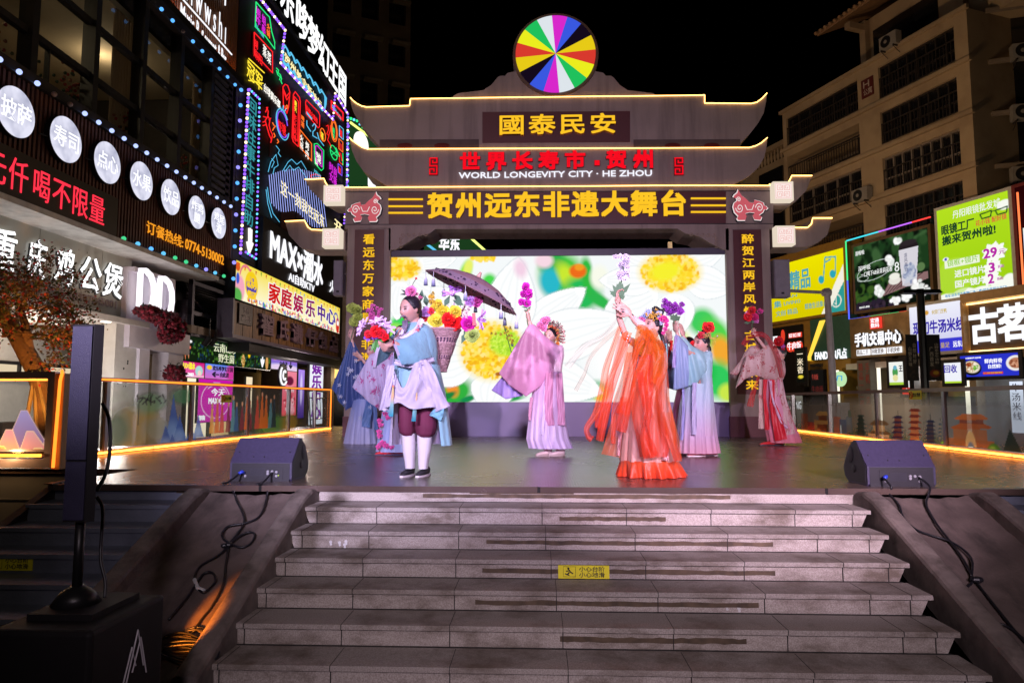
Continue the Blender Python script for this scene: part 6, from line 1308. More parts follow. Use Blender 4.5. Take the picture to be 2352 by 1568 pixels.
# ================================================================ railings with printed glass
steel=pbr('rail_steel',(.36,.33,.38),.35,.7,var=.08);cap=pbr('rail_cap',(.30,.22,.20),.4,.4)
strip=emit('floor_strip',(1,.27,.03),11,True);strip2=emit('rail_strip',(1,.22,.02),2.4,True)
printm=decal()
def rail(label,pl,posts,u0,u1,vtop,art,glow_top,side):
    a0,zt_=pl.hit(u0,vtop);a1,_=pl.hit(u1,vtop);t=thing('glass_railing',label,'railing',pl.pt((a0+a1)/2,0))
    mb=MB();mb.slab(pl,a0,a1,zt_-.03,zt_+.03,-.03,.03);part('handrail',mb,cap,t)
    mb=MB();mb.slab(pl,a0,a1,.0,.07,-.05,.02);part('bottom_rail',mb,steel,t)
    ps=[pl.hit(u,950)[0]for u in posts]
    for a in ps:mb=MB();mb.slab(pl,a-.035,a+.035,0,zt_-.03,-.035,.035);part('post',mb,steel,t)
    mb=MB();mb.quad(pl.pt(a0,.08,0),pl.pt(a1,.08,0),pl.pt(a1,zt_-.04,0),pl.pt(a0,zt_-.04,0));part('glass_pane',mb,glass(),t)
    AS=(a1-a0)/(zt_-.12);A=Art(460,64,AS,'#808080');A.c[...,3]=0
    k=lambda u,v:((pl.hit(u,v)[0]-a0)/(zt_-.12),(pl.hit(u,v)[1]-.08)/(zt_-.12));art(A,k,AS)
    A.build('print',printm,pl,a0,a1,.08,zt_-.04,.006,t)
    mb=MB();q=a0
    if glow_top:mb.tube([pl.pt(a0,zt_+.0,.045),pl.pt(a1,zt_+.0,.045)],.014,6);part('light_strip',mb,strip2,t);mb=MB()
    while q<a1-.1:mb.tube([pl.pt(q,.03,.06),pl.pt(min(q+1.35,a1),.03,.06)],.014,6);q+=1.4
    part('floor_light',mb,strip,t)
    return t,zt_,ps
rr=random.Random(14)
def art_l(A,k,AS):
    A.over(np.clip(.34-.2*A.Y,0,1),'#5a6450');A.over(np.clip(.55-2.4*A.Y+.12*np.sin(A.X*5),0,.8),'#2c4a30')
    def mt(u,vb,w_,h,c0,c1):
        x0,y0=k(u-w_,vb);x1,_=k(u+w_,vb);xm,yt=k(u,vb-h);n=9
        A.poly([(x0,y0)]+[(x0+(xm-x0)*i/n,y0+(yt-y0)*(i/n)**1.5)for i in range(1,n)]+[(xm,yt)]+[(xm+(x1-xm)*i/n,y0+(yt-y0)*(1-i/n)**1.5)for i in range(1,n)]+[(x1,y0)],c0,.9)
        A.ell(xm,y0+(yt-y0)*.25,(x1-x0)*.3,abs(yt-y0)*.22,c1,0,.9,.6)
    for u,v,w_,h,c in[(300,985,60,60,'#c8b84a'),(330,960,40,40,'#d8b03a'),(265,990,30,40,'#3a8a5a'),(345,925,40,25,'#7ab88a'),(420,910,30,20,'#3a8a5a'),(640,980,40,30,'#4a9a5a'),(665,970,20,25,'#c8a83a'),(620,975,25,25,'#6aa04a'),(360,985,30,30,'#a8b0a0')]:
        x,y=k(u,v);x1,_=k(u+w_,v);_,y1=k(u,v-h);A.ell(x,y,abs(x1-x),abs(y1-y),c,0,.7,.75)
    for u,vb,w_,h in[(398,1025,26,120),(412,1020,22,70),(380,1035,24,60),(455,1005,14,55),(438,1010,12,40),(395,1035,16,40)]:mt(u,vb,w_,h,'#3a62c0','#8ab4f0')
    for i in range(14):
        u=487+i*11+rr.uniform(-3,3);c=rr.choice(['#b8302c','#d86a2c','#3a5a8a','#e0a050','#7a2c3a','#5a8a9a','#c8483a','#2c3a4a']);vb=995-(u-487)*.10;x,y=k(u,vb);xw,_=k(u+5.5,vb);_,yt=k(u,vb-rr.uniform(55,80));w_=abs(xw-x)
        A.poly([(x-w_,y),(x-w_*.3,yt),(x+w_*.3,yt),(x+w_*1.1,y)],c,.9);A.ell(x,yt+.02,w_*.4,.05,'#c89070',0,.3)
    for i in range(5):
        x,y=k(322+i*13,918+rr.uniform(-5,5))
        for _ in range(4):A.line([(x+rr.uniform(-.1,.1),y+rr.uniform(-.1,.1)),(x+rr.uniform(-.1,.1),y+rr.uniform(-.1,.1))],.02,'#0c0c0e',.9)
    A.line([k(318,915),k(317,975)],.014,'#0c0c0e',.9)
LR=Plane((-6.03,9.22),(.49,8.02))
tL,zL,pL=rail('printed glass railing with orange glowing handrail on the left side of the stage',LR,(242,438,568,662,722),205,757,870,art_l,True,'L')
a=LR.hit(757,900)[0];mb=MB();mb.tube([LR.pt(a,zL,.04),LR.pt(a,.05,.04)],.016,6);part('light_strip',mb,strip2,tL)
def art_r(A,k,AS):
    A.c[...,3]=.0;A.over(np.clip((A.Y*0+.52)*np.clip((.98-A.Y)*4,0,1),0,1),'#b09a86')
    def box(u,vb,w_,h,c,op=.92):x0,y0=k(u-w_,vb);x1,_=k(u+w_,vb);_,y1=k(u,vb-h);A.rect(min(x0,x1),max(x0,x1),y0,y1,c,op)
    def roof(u,v,w_,h,c):A.poly([k(u-w_*1.15,v+1-h*.35),k(u-w_,v),k(u+w_,v),k(u+w_*1.15,v+1-h*.35),k(u+w_*.6,v-h),k(u-w_*.6,v-h)],c,.95)
    def pagoda(u,vb,vt,w0,w1,n,wc,rc):
        for i in range(n):
            f=i/n;v=vb+(vt-vb)*f;w_=w0+(w1-w0)*f;h=(vb-vt)/n;box(u,v,w_*.72,h,wc);roof(u,v-h*.55,w_*1.1,h*.5,rc)
        A.line([k(u,vt),k(u,vt-12)],.012,'#2a2420')
    A.over(np.clip(.75-4.5*A.Y+.2*np.sin(A.X*7)+.15*np.sin(A.X*17),0,.85),'#3a5a30')
    x,y=k(2290,975);A.ell(x,y,1.6,.5,'#8aa0b8',0,.9,.6);x,y=k(2040,930);A.ell(x,y,1.2,.4,'#e0c8b0',0,.9,.45)
    for u,c in((1850,'#a8542c'),(1865,'#c83a2c'),(1880,'#d8a04a'),(1893,'#8a3a24'),(1925,'#b85a34'),(1938,'#3a5a8a')):box(u,998+(u-1850)*.04,8,rr.uniform(25,60),c,.8)
    pagoda(1890,985,945,16,9,2,'#7a3a20','#c89a5a')
    box(1952,992,7,35,'#6a7a8a',.7);x,y=k(1952,950);A.ell(x,y,.1,.1,'#6a7060',0,.3)
    pagoda(1978,1008,952,13,6,6,'#1c2420','#2a3a34');pagoda(2020,1012,966,22,14,2,'#b88a5a','#6a4a30');box(2020,1022,24,26,'#b8906a')
    pagoda(2063,1012,955,13,10,5,'#6a2a24','#2c2440');pagoda(2102,1022,938,14,11,6,'#b0623a','#6a2420');pagoda(2138,1022,965,12,9,6,'#3a2a34','#1c2440');pagoda(2160,1008,972,4,3,4,'#8a7a6a','#3a4a5a')
    box(2232,1040,38,55,'#b06a3c');box(2232,1040,55,32,'#b06a3c');roof(2232,985,42,14,'#b85a20');box(2232,972,28,9,'#8a3a20');roof(2232,964,34,14,'#c8682a');x,y=k(2232,1040);A.ell(x,y+.08,.16,.32,'#e0b880',0,.1);A.ell(x,y,.12,.2,'#7a8aa0',0,.2)
    for u,v,r in((2020,1018,.12),(2170,1030,.16),(2285,1045,.2)):x,y=k(u,v);A.ell(x,y,r,r,'#4a8a2c',0,.2);A.ell(x-.03,y+.05,r*.5,r*.5,'#8ac04a',0,.6)
    x,y=k(2110,1025);A.ell(x,y,.22,.14,'#d8b83a',0,.2)
    A.poly([k(2300,1055),k(2312,1010),k(2320,985),k(2330,1000),k(2345,1030),k(2352,1060)],'#243a30',.95)
RR=Plane((6.27,16.05),(-.04,-6.93))
tR,zR,pR=rail('printed glass railing with pagoda pictures on the right side of the stage',RR,(1822,1906,2016,2172),1806,2480,905,art_r,False,'R')
ys=pbr('caution_yellow',(.80,.55,.02),.5,var=.08)
for pl,uL,vT,vB,uR,lab in((LR.off(.05),509,906,924,533,'small yellow no climbing plate on the left glass railing'),(RR.off(.05),2087,897,917,2115,'small yellow no climbing plate on the right glass railing')):
    a0,a1,z0,z1=pl.rect(uL,vT,vB,uR);t=thing('warning_plate',lab,'sign',pl.pt((a0+a1)/2,z0));mb=MB();mb.slab(pl,a0,a1,z0,z1,-.008,0);part('plate',mb,ys,t);mb=MB();mb.text('禁止攀爬',pl,a0+(a1-a0)*.36,a1-.02,z0+.04,z1-.04,.001,.004,.0);part('lettering',mb,pbr('print_black',(.015,.015,.02)),t)
    mb=MB();c_=a0+(a1-a0)*.19;zc=(z0+z1)/2;r=(z1-z0)*.36;mb.tube([pl.pt(c_+r*math.cos(q)*.9,zc+r*math.sin(q),.004)for q in np.linspace(0,6.3,18)],.008,4);mb.tube([pl.pt(c_-r*.6,zc+r*.6,.004),pl.pt(c_+r*.6,zc-r*.6,.004)],.007,4);part('symbol',mb,pbr('plate_red',(.6,.03,.02),.5),t)
# framed mountain panel at the front left
FP=front(7.3);a1,z1=FP.hit(150,853);z0=FP.hit(150,1084)[1];a0=-6.85
t=thing('mountain_panel','framed glass panel with purple and orange mountains and glowing edge at far left','panel',FP.pt((a0+a1)/2,0));frm=pbr('frame_lilac',(.34,.30,.40),.35,.6)
mb=MB();w_=.075
mb.slab(FP,a0,a1-.1,z1-w_,z1,-.06,.02);mb.slab(FP,a0,a1-.1,.02,.11,-.06,.02);mb.slab(FP,a1-.1-w_,a1-.1,.11,z1-w_,-.06,.02);mb.slab(FP,a0,a1-.1,.19,.215,-.03,.01);part('frame',mb,frm,t)
mb=MB();mb.slab(FP,a1-.1,a1-.005,.0,z1-.02,-.5,.0);part('end_box',mb,pbr('end_box_orange',(.5,.25,.08),.5),t)
mb=MB();mb.tube([FP.pt(a1-.06,z1+.01,-.03),FP.pt(a1-.02,z1-.02,.02),FP.pt(a1-.03,z1-.1,.03),FP.pt(a1-.055,.02,.03)],.016,6);part('light_strip',mb,strip2,t)
mb=MB();mb.tube([FP.pt(a0,z1-w_-.015,.0),FP.pt(a1-.2,z1-w_-.015,.0)],.012,6);mb.tube([FP.pt(a0,.15,.03),FP.pt(a1-.2,.15,.03)],.02,6);part('light_strip',mb,emit('frame_strip',(1,.26,.03),4.0,True),t)
mb=MB();mb.quad(FP.pt(a0,.11,0),FP.pt(a1-.17,.11,0),FP.pt(a1-.17,z1-.07,0),FP.pt(a0,z1-.07,0));part('glass_pane',mb,glass(),t)
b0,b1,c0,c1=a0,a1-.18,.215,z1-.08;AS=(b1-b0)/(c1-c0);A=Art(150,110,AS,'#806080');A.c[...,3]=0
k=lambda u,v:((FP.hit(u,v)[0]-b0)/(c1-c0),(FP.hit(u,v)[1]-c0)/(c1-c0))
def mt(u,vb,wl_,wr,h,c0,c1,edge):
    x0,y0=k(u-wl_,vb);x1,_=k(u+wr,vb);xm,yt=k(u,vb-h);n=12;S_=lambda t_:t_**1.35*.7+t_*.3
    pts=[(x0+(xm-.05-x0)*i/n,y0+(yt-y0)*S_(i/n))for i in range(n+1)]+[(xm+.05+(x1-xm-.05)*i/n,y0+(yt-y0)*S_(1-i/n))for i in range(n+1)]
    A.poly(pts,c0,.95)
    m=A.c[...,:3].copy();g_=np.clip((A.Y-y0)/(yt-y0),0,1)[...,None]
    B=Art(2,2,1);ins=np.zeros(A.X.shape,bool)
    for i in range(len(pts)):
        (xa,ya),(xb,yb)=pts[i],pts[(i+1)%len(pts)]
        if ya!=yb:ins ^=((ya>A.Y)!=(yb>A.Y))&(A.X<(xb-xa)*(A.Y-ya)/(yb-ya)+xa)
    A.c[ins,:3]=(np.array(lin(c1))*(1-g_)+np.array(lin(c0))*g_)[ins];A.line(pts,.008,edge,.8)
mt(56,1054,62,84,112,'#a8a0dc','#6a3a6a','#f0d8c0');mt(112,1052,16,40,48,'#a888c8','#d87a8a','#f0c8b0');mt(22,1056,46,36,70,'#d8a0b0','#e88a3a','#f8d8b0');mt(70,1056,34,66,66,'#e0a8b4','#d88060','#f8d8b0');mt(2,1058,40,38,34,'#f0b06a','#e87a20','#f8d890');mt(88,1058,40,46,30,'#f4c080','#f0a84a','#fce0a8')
A.build('print',decal('edge_lit_print',1.5),FP,b0,b1,c0,c1,.006,t)  # emission put into the print itself to brighten the mountains
for x_,k_ in((-.5,.16),(-1.1,.16),(-.8,-.2)):lamp('panel_glow','POINT',tuple(FP.pt(a1-.1+x_,.16,k_)),7,(1,.50,.16),size=.05)
# crowd barriers
def barrier(label,p0,p1,h=1.0,lean=.08):
    p0,p1=np.array([*p0,0.]),np.array([*p1,0.]);d=p1-p0;nrm=np.array([-d[1],d[0],0])/np.linalg.norm(d);t=thing('crowd_barrier',label,'barrier',(p0+p1)/2,'steel crowd barriers');f=lambda x,z:p0+d*x+np.array([0,0,z])+nrm*lean*z
    ch=pbr('chrome_tube',(.6,.55,.52),.2,.9);mb=MB();mb.tube([f(0,.02),f(0,h*.96),f(.05,h),f(.95,h),f(1,h*.96),f(1,.02)],.02,8);mb.tube([f(0,.82),f(1,.82)],.016,6);mb.tube([f(0,.28),f(1,.28)],.016,6);part('frame',mb,ch,t,True)
    mb=MB()
    for i in range(1,9):mb.tube([f(i/9,.28),f(i/9,.82)],.009,6)
    part('bars',mb,ch,t,True)
barrier('steel crowd barrier leaning in the left railing gap',PZ(714,990,0)[:2],PZ(760,980,0)[:2]+np.array([.0,.2]),1.0)
barrier('steel crowd barrier beside the right gate pillar',PZ(1809,992,0)[:2],PZ(1829,988,0)[:2],.82,0)
# ================================================================ stage monitors
spk=pbr('monitor_paint',(.045,.038,.085),.5,var=.15,scale=40,bump=.35,bscale=260,dist=.003);spd=pbr('monitor_dark',(.018,.017,.024),.5)
def monitor(label,x0,x1,yf,mirror):
    t=thing('stage_monitor',label,'speaker',((x0+x1)/2,yf+.2,0),'wedge monitors on the stage edge')
    prof=[(0,.02),(.0,.17),(.19,.385),(.24,.385),(.36,.30),(.46,.13),(.44,.05),(.36,.0),(.02,.0)]
    mb=MB();mb.prism([(x0,yf+a,z)for a,z in prof],(x1-x0,0,0));o=part('cabinet',mb,spk,t)
    mb=MB();xs=x1 if not mirror else x0;s_=1 if not mirror else-1;ins=[(.03,.025),(.02,.165),(.2,.375),(.235,.375),(.35,.295),(.45,.13),(.43,.055),(.355,.012)]
    mb.prism([(xs,yf+a,z)for a,z in(ins if s_<0 else ins)],(.004*s_,0,0));part('side_panel',mb,spd,t)
    q=np.array([xs+.006*s_,yf+.3,.25]);mb=MB();mb.ball(q,.01,.055,.075,nu=12,nv=8);mb.ball(np.array([xs+.006*s_,yf+.24,.13]),.01,.035,.035,nu=12,nv=8);part('handle_hole',mb,blackm,t)
    mb=MB();mb.box(x0+.02,x1-.02,yf-.004,yf,.0,.165);mb.box(x0+.1,x1-.08,yf-.008,yf-.004,.02,.14);part('rear_panel',mb,spd,t)
    mb=MB();n=8
    for i in range(n):mb.box(x0+.19,x0+.33,yf-.011,yf-.008,.05+i*.009,.053+i*.009)
    part('cooling_fins',mb,pbr('fin_dark',(.04,.04,.06),.4),t)
    mb=MB();mb.tube([(x0+.14,yf-.008,.075),(x0+.135,yf-.05,.09),(x0+.11,yf-.06,.075)],.016,8);part('power_plug',mb,pbr('plug_blue',(.03,.06,.55),.4),t,True)
    mb=MB()
    for dx,z in((.36,.09),(.36,.07),(.40,.09),(.44,.085),(.44,.05),(.15,.05)):mb.disc(front(yf-.008),x0+dx,z,.012,0,.004,10)
    part('sockets',mb,pbr('socket_grey',(.3,.3,.34),.4),t);mb=MB();mb.disc(front(yf-.008),x0+.46,.055,.005,0,.004,8);part('led',mb,emit('led_lime',(.6,.9,.05),1.5),t)
    mb=MB();dz=np.array([0,.19,.215]);dz /= np.linalg.norm(dz)
    for dx,f in((.05,.12),(x1-x0-.05,.12),(.2,.22),(.3,.22)):p=np.array([x0+dx,yf,.17])+dz*f*(1.0 if f<.2 else .3);mb.ball(p,.007,nu=6,nv=4)
    part('screws',mb,blackm,t)
    return x0,x1,yf
m1=monitor('black wedge stage monitor on the left stage edge',-2.86,-2.28,6.3,False)
m2=monitor('black wedge stage monitor on the right stage edge',2.85,3.43,6.12,True)
# ================================================================ column speaker on its subwoofer
t=thing('subwoofer','black subwoofer box with a thin peaked logo at bottom left','speaker',(-1.98,3.0,GZ));x0,x1,y0,y1,zt_=-2.2,-1.775,2.73,3.27,-.175
sub=pbr('sub_black',(.010,.009,.010),.6,spec=.2,bump=.3,bscale=200,dist=.002)
bm=bmesh.new();bmesh.ops.create_cube(bm,size=1);bmesh.ops.scale(bm,vec=(x1-x0,y1-y0,zt_-GZ),verts=bm.verts);bmesh.ops.translate(bm,vec=((x0+x1)/2,(y0+y1)/2,(zt_+GZ)/2),verts=bm.verts);bmesh.ops.bevel(bm,geom=bm.edges[:],offset=.02,segments=3,affect='EDGES',profile=.5)
mb=MB();bm.verts.ensure_lookup_table();mb.add([tuple(v.co)for v in bm.verts],[tuple(v.index for v in f.verts)for f in bm.faces]);bm.free();part('cabinet',mb,sub,t,False)
SP=Plane((x1+.001,y0),(0,1));mb=MB();L_=lambda a,z:SP.pt(a,z,.002)
for p in([(.22,-.48),(.28,-.33),(.315,-.42)],[(.245,-.48),(.32,-.27),(.375,-.44)],[(.29,-.44),(.345,-.31),(.40,-.48)]):mb.tube([L_(*q)for q in p],.0035,4)
part('logo',mb,pbr('logo_grey',(.45,.42,.45),.5),t)
mb=MB();mb.box(-2.14,-1.86,2.86,3.2,zt_,zt_+.025);part('top_plate',mb,sub,t)
t=thing('column_speaker','slim tall column loudspeaker standing on a pole above the subwoofer','speaker',(-2.03,3.0,zt_+.025));cp=P(179,1000,3.0);cx=cp[0]+.02;zb_=P(179,1195,3.0)[2];ztt=P(179,747,3.0)[2]
mb=MB();mb.tube([(cx,3.02,zt_+.025),(cx,3.02,zt_+.07),(cx,3.02,zt_+.1)],[.1,.07,.03],12);mb.tube([(cx,3.02,zt_+.1),(cx,3.02,zb_-.0)],.021,10);part('pole',mb,pbr('lamp_black',(.012,.012,.013)),t,True)
xl=P(166,800,2.96)[0];xr=xl+.098;xb=P(237,800,3.06)[0]
mb=MB();mb.prism([(xl,2.96,zb_),(xr,2.96,zb_),(xr+.028,2.985,zb_),(xb,3.06,zb_),(xl+.02,3.06,zb_)][::-1],(0,0,ztt-zb_));part('cabinet',mb,sub,t)
mb=MB();mb.box(xl+.004,xr-.004,2.951,2.959,zb_+.27,ztt-.01);mb.box(xl+.004,xr-.004,2.953,2.959,zb_+.01,zb_+.26);part('grille',mb,pbr('grille_violet',(.018,.016,.045),.5,var=.1,scale=30,bump=.8,bscale=320,dist=.003),t)
# ================================================================ cables
def PR(u,v,lift=.0):
    d=ray(u,v);  # ramp surface z = (y - Y0) * SL - .055
    tt=((CP[1]-Y0)*SL-.055-CP[2])/(d[2]-d[1]*SL);q=CP+d*tt;q[2]+=.008+lift;return q
cab=pbr('cable_black',(.012,.012,.016),.45)
def cable(label,pts,r=.009):
    pts=[np.array(p,float)for p in pts];q=[]
    for i in range(len(pts)-1):
        p0,p1,p2,p3=pts[max(i-1,0)],pts[i],pts[i+1],pts[min(i+2,len(pts)-1)]
        for s in range(6):t_=s/6;q.append(.5*((2*p1)+(-p0+p2)*t_+(2*p0-5*p1+4*p2-p3)*t_**2+(-p0+3*p1-3*p2+p3)*t_**3))
    q.append(pts[-1]);mb=MB();mb.tube(q,r,6);solo('cable',mb,cab,label,'cable','black audio cables',True)
edge=lambda x:(x,Y0-.02,-.01)
k5=lambda x,y:((500+.2551*x)/1.0204,(1000+.2551*y)/1.0204)
cable('cable dropping from the blue plug of the left monitor',[(-2.74,6.25,.08),(-2.78,6.1,.015),(-2.78,Y0,.012)]+[PR(*k5(*p))for p in[(170,580),(215,690),(270,800),(280,890),(220,990),(150,1070)]])
cable('looped cable from the left monitor socket down the ramp',[(-2.46,6.29,.08),(-2.47,6.12,.015),(-2.47,Y0,.012)]+[PR(*k5(*p))for p in[(490,560),(480,700),(420,830),(300,890),(140,920),(80,985),(95,1040),(160,1080),(250,1115),(340,1080),(380,1000),(330,975),(240,1010),(160,1075)]])
k4=lambda x,y:((.3188*x)/1.0204,(1100+.3188*y)/1.0204)
cable('cable running from the joint down to the heap on the left ramp',[PR(*k4(*p))for p in[(1680,575),(1660,700),(1640,850),(1560,1010),(1480,1110),(1420,1200)]])
cable('thick cable curling past the clear tape joint on the left ramp',[PR(*k4(*p))for p in[(1670,580),(1600,640),(1480,710),(1430,790),(1445,860),(1490,910),(1540,880),(1585,820),(1560,765),(1500,770),(1450,830),(1380,940),(1240,1110)]])
mb=MB();mb.ball(PR(*k4(1680,570),.012),.03,.03,.018,nu=8,nv=6);mb.ball(PR(*k4(1645,578),.012),.025,.02,.018,nu=8,nv=6);solo('cable_joint',mb,cab,'taped cable joint in the middle of the left ramp','cable')
mb=MB();mb.tube([PR(*k4(1430,815)),PR(*k4(1455,880)),PR(*k4(1500,900))],.014,6);solo('tape_wrap',mb,pbr('clear_tape',(.6,.6,.6),.2),'clear tape wrap on the curled cable of the left ramp','tape')
rr=random.Random(2)
for j in range(6):
    cx_,cy_=1370+rr.uniform(-40,60),1240+j*35;cable(f'loop {["nearest the subwoofer top", "lying highest", "in the middle", "half under others", "with the widest turn", "lying lowest"][j]} in the cable heap at the ramp foot',[PR(*k4(cx_+(120+20*j)*math.cos(q)*(1.0+.1*math.sin(3*q+j)),cy_+70*math.sin(q)+10*math.sin(2*q+j)),.01*j)for q in np.linspace(j,j+6.6,14)],.007)
cable('cable trailing off the bottom of the ramp beside the steps',[PR(*k4(*p))for p in[(1220,1400),(1400,1460),(1560,1400),(1620,1340),(1560,1310),(1430,1380),(1300,1470)]],.007)
k7=lambda x,y:((1800+.3827*x)/1.0204,(1000+.3827*y)/1.0204)
cable('cable from the blue plug of the right monitor down the right ramp',[(2.96,6.06,.08),(2.98,Y0,.01)]+[PR(*k7(*p))for p in[(740,410),(800,480),(830,560),(900,630),(1000,670),(1100,700),(1200,760),(1250,830),(1245,940)]])
cable('cable from the right monitor socket crossing the right ramp',[(3.28,6.11,.08),(3.3,Y0,.01)]+[PR(*k7(*p))for p in[(970,480),(1040,610),(1110,700),(1190,810),(1240,900),(1260,950)]])
cable('loose cable end curving along the lower right ramp',[PR(*k7(*p))for p in[(1260,950),(1200,1000),(1120,1010),(1105,1050),(1170,1130),(1300,1190),(1450,1220),(1560,1300)]])
cable('cable leaving the joint towards the picture corner',[PR(*k7(*p))for p in[(1280,960),(1340,1040),(1420,1140),(1500,1240),(1580,1330)]])
mb=MB();mb.ball(PR(*k7(1280,955),.015),.05,.03,.022,nu=8,nv=6);solo('cable_joint',mb,cab,'taped cable joint on the right ramp','cable')
cable('short loop of cable behind the column speaker',[P(235,925,3.12),P(250,960,3.15),P(253,1020,3.15),P(245,1080,3.14),P(222,1128,3.12)],.008)
cable('cable hanging from the column speaker to the subwoofer',[P(222,1140,3.12),P(236,1170,3.14),P(232,1250,3.14),P(232,1290,3.12),P(242,1335,3.1),P(240,1372,3.08)],.008)
# the sheet of orange light on the left ramp comes from a floor lamp behind the sub
lamp('floor_lamp','SPOT',(-2.25,3.45,-.60),420,(1,.25,.02),tuple(PR(488,1425)),.02,19,.6)
# ================================================================ red-leafed tree at the left
tb=np.array([-7.3,10.2,GZ]);t=thing('small_tree','small red-flowered tree lit orange from below behind the mountain panel','tree',tb);bark=pbr('bark',(.22,.13,.08),.8,var=.3,bump=.6,bscale=24,dist=.03)
q=lambda u,v,dy=0:P(u,v,10.2+dy)
mb=MB();mb.tube([tb,q(108,980),q(100,900),q(82,850),q(55,800),q(25,748),q(-10,705)],[.17,.16,.15,.14,.13,.12,.09],10);mb.tube([q(70,830),q(62,760),q(45,700)],[.08,.06,.04],8);part('trunk',mb,bark,t,True)
mb=MB();rr=random.Random(31);tips=[]
def branch(p,d,L,r,lvl):
    e_=p+d*L;mb.tube([p,p+d*L*.5+np.array([rr.gauss(0,.04)for _ in range(3)]),e_],[r,r*.8,r*.55],5);tips.append((e_,lvl))
    if lvl<3:
        for _ in range(3):
            nd=d+np.array([rr.gauss(0,.6),rr.gauss(0,.55),rr.gauss(.05,.35)]);nd /= np.linalg.norm(nd);branch(e_,nd,L*rr.uniform(.6,.85),r*.55,lvl+1)
for u,v in((25,748),(-10,705),(45,700),(55,780)):
    for _ in range(3):
        d=np.array([rr.uniform(-.3,1.0),rr.uniform(-.6,.6),rr.uniform(.0,.9)]);d /= np.linalg.norm(d);branch(q(u,v),d,.36,.03,0)
part('branches',mb,bark,t);lf=MB()
for e_,lvl in tips:
    if lvl<1:continue
    for _ in range(13 if lvl>1 else 3):
        c_=e_+np.array([rr.gauss(0,.11),rr.gauss(0,.11),rr.gauss(-.02,.09)]);u_=np.array([rr.gauss(0,1)for _ in range(3)]);u_ /= np.linalg.norm(u_);v_=np.cross(u_,[rr.gauss(0,1),rr.gauss(0,1),.3]);v_ /= np.linalg.norm(v_)+1e-9;s_=rr.uniform(.016,.036)
        red=rr.random()<(.26 if lvl==3 else .06);lf.quad(c_,c_+u_*s_+v_*s_*.6,c_+u_*s_*2.2,c_+u_*s_-v_*s_*.6,c=rr.choice([(.40,.03,.035),(.5,.06,.05),(.30,.02,.03)])if red else rr.choice([(.05,.09,.03),(.14,.09,.03),(.10,.10,.04),(.18,.08,.03)]))
part('crown',lf,pbr('leaf_paint',attr=True,rough=.6,var=0),t)
mb=MB()
for u in(52,82,118):mb.tube([q(u if u!=82 else 83,1015,-.2),q(82+(u-82)*.12,868,-.1)],.03,6)
mb.tube([q(68,862,-.18),q(96,868,-.18)],.045,6);part('support_pole',mb,pbr('bamboo',(.42,.32,.2),.7),t)
lamp('tree_uplight','SPOT',(-6.6,8.8,.12),260,(1,.38,.06),tuple(q(40,740)),.05,75,.7)
# ================================================================ performers
def unit(v):v=np.array(v,float);return v/(np.linalg.norm(v)+1e-12)
def head_frame(fwd,roll=0):
    f=unit(fwd);x=unit(np.cross(f,[0,0,1.0]));z=np.cross(x,f);c,s_=math.cos(R(roll)),math.sin(R(roll));return np.stack([x*c+z*s_,f,z*c-x*s_],1)
def head_mesh(mb,c,M,s):
    nu,nv=40,30;vs=[]
    for i in range(nv+1):
        ph=math.pi*i/nv
        for j in range(nu):
            th=2*math.pi*j/nu;x,y,z=math.sin(ph)*math.cos(th),math.sin(ph)*math.sin(th),-math.cos(ph)
            k=max(0,-z);X=.70*x*(1-.28*k**1.6);Y=.84*y-(.12*k if y<0 else 0)+.04;Z=z
            if y>0:
                Y-=.06*(1-abs(x))*(z>-.3)*.5
                Y+=.22*math.exp(-((X/.10)**2+((Z+.24)/.12)**2))+.10*math.exp(-((X/.08)**2+((Z+.06)/.18)**2))
                Y-=.08*math.exp(-(((abs(X)-.27)/.13)**2+((Z-.02)/.09)**2));Y+=.05*math.exp(-(((abs(X)-.27)/.07)**2+((Z-.02)/.05)**2))
                Y+=.07*math.exp(-((X/.2)**2+((Z+.52)/.08)**2));Y+=.08*math.exp(-((X/.2)**2+((Z+.86)/.13)**2));Y+=.05*math.exp(-(((abs(X)-.36)/.16)**2+((Z+.26)/.16)**2))
            vs.append(c+M @(np.array([X,Y,Z])*s))
    mb.add(vs,[(i*nu+j,i*nu+(j+1)%nu,(i+1)*nu+(j+1)%nu,(i+1)*nu+j)for i in range(nv)for j in range(nu)])
    for sx in(1,-1):mb.ball(c+M @(np.array([sx*.70,-.02,-.05])*s),.07*s,.15*s,.25*s,M,10,8)
def face_color(V,c,M,s,base,lips=(.42,.03,.06),brow=(.05,.03,.03),man=False):
    q=(V-c)@ M/s;X,Y,Z=q.T;C=np.tile(np.array([*base,1.0]),(len(V),1));f=(Y>.3)&(np.abs(X)<.75)&(np.abs(Z)<1.1)
    def put(m,col_,k=1.0):m=(np.clip(m,0,1)*f*k)[:,None];C[:,:3]=C[:,:3]*(1-m)+np.array(col_)*m
    put(np.exp(-(((np.abs(X)-.40)/.18)**2+((Z+.22)/.18)**2)),(.60,.16,.18),.25 if man else .55)
    put(1.4-(((np.abs(X)-.27)/.15)**2+((Z-.06)/.07)**2),(.35,.12,.16),.35 if man else .6)
    put(1.6-(((np.abs(X)-.27)/.12)**2+((Z-.02-.12*(np.abs(X)-.27))/.075)**2)*1.2,(.012,.008,.008))
    put(1.5-(((np.abs(X)-.30)/.17)**2+((Z-.20+.5*(np.abs(X)-.30)**2)/.06)**2)*1.2,brow)
    put(1.6-((X/.18)**2+((Z+.52)/.075)**2)*1.2,lips if not man else(.42,.10,.12));put(1.2-((X/.15)**2+((Z+.52)/.012)**2),(.16,.02,.03))
    return C
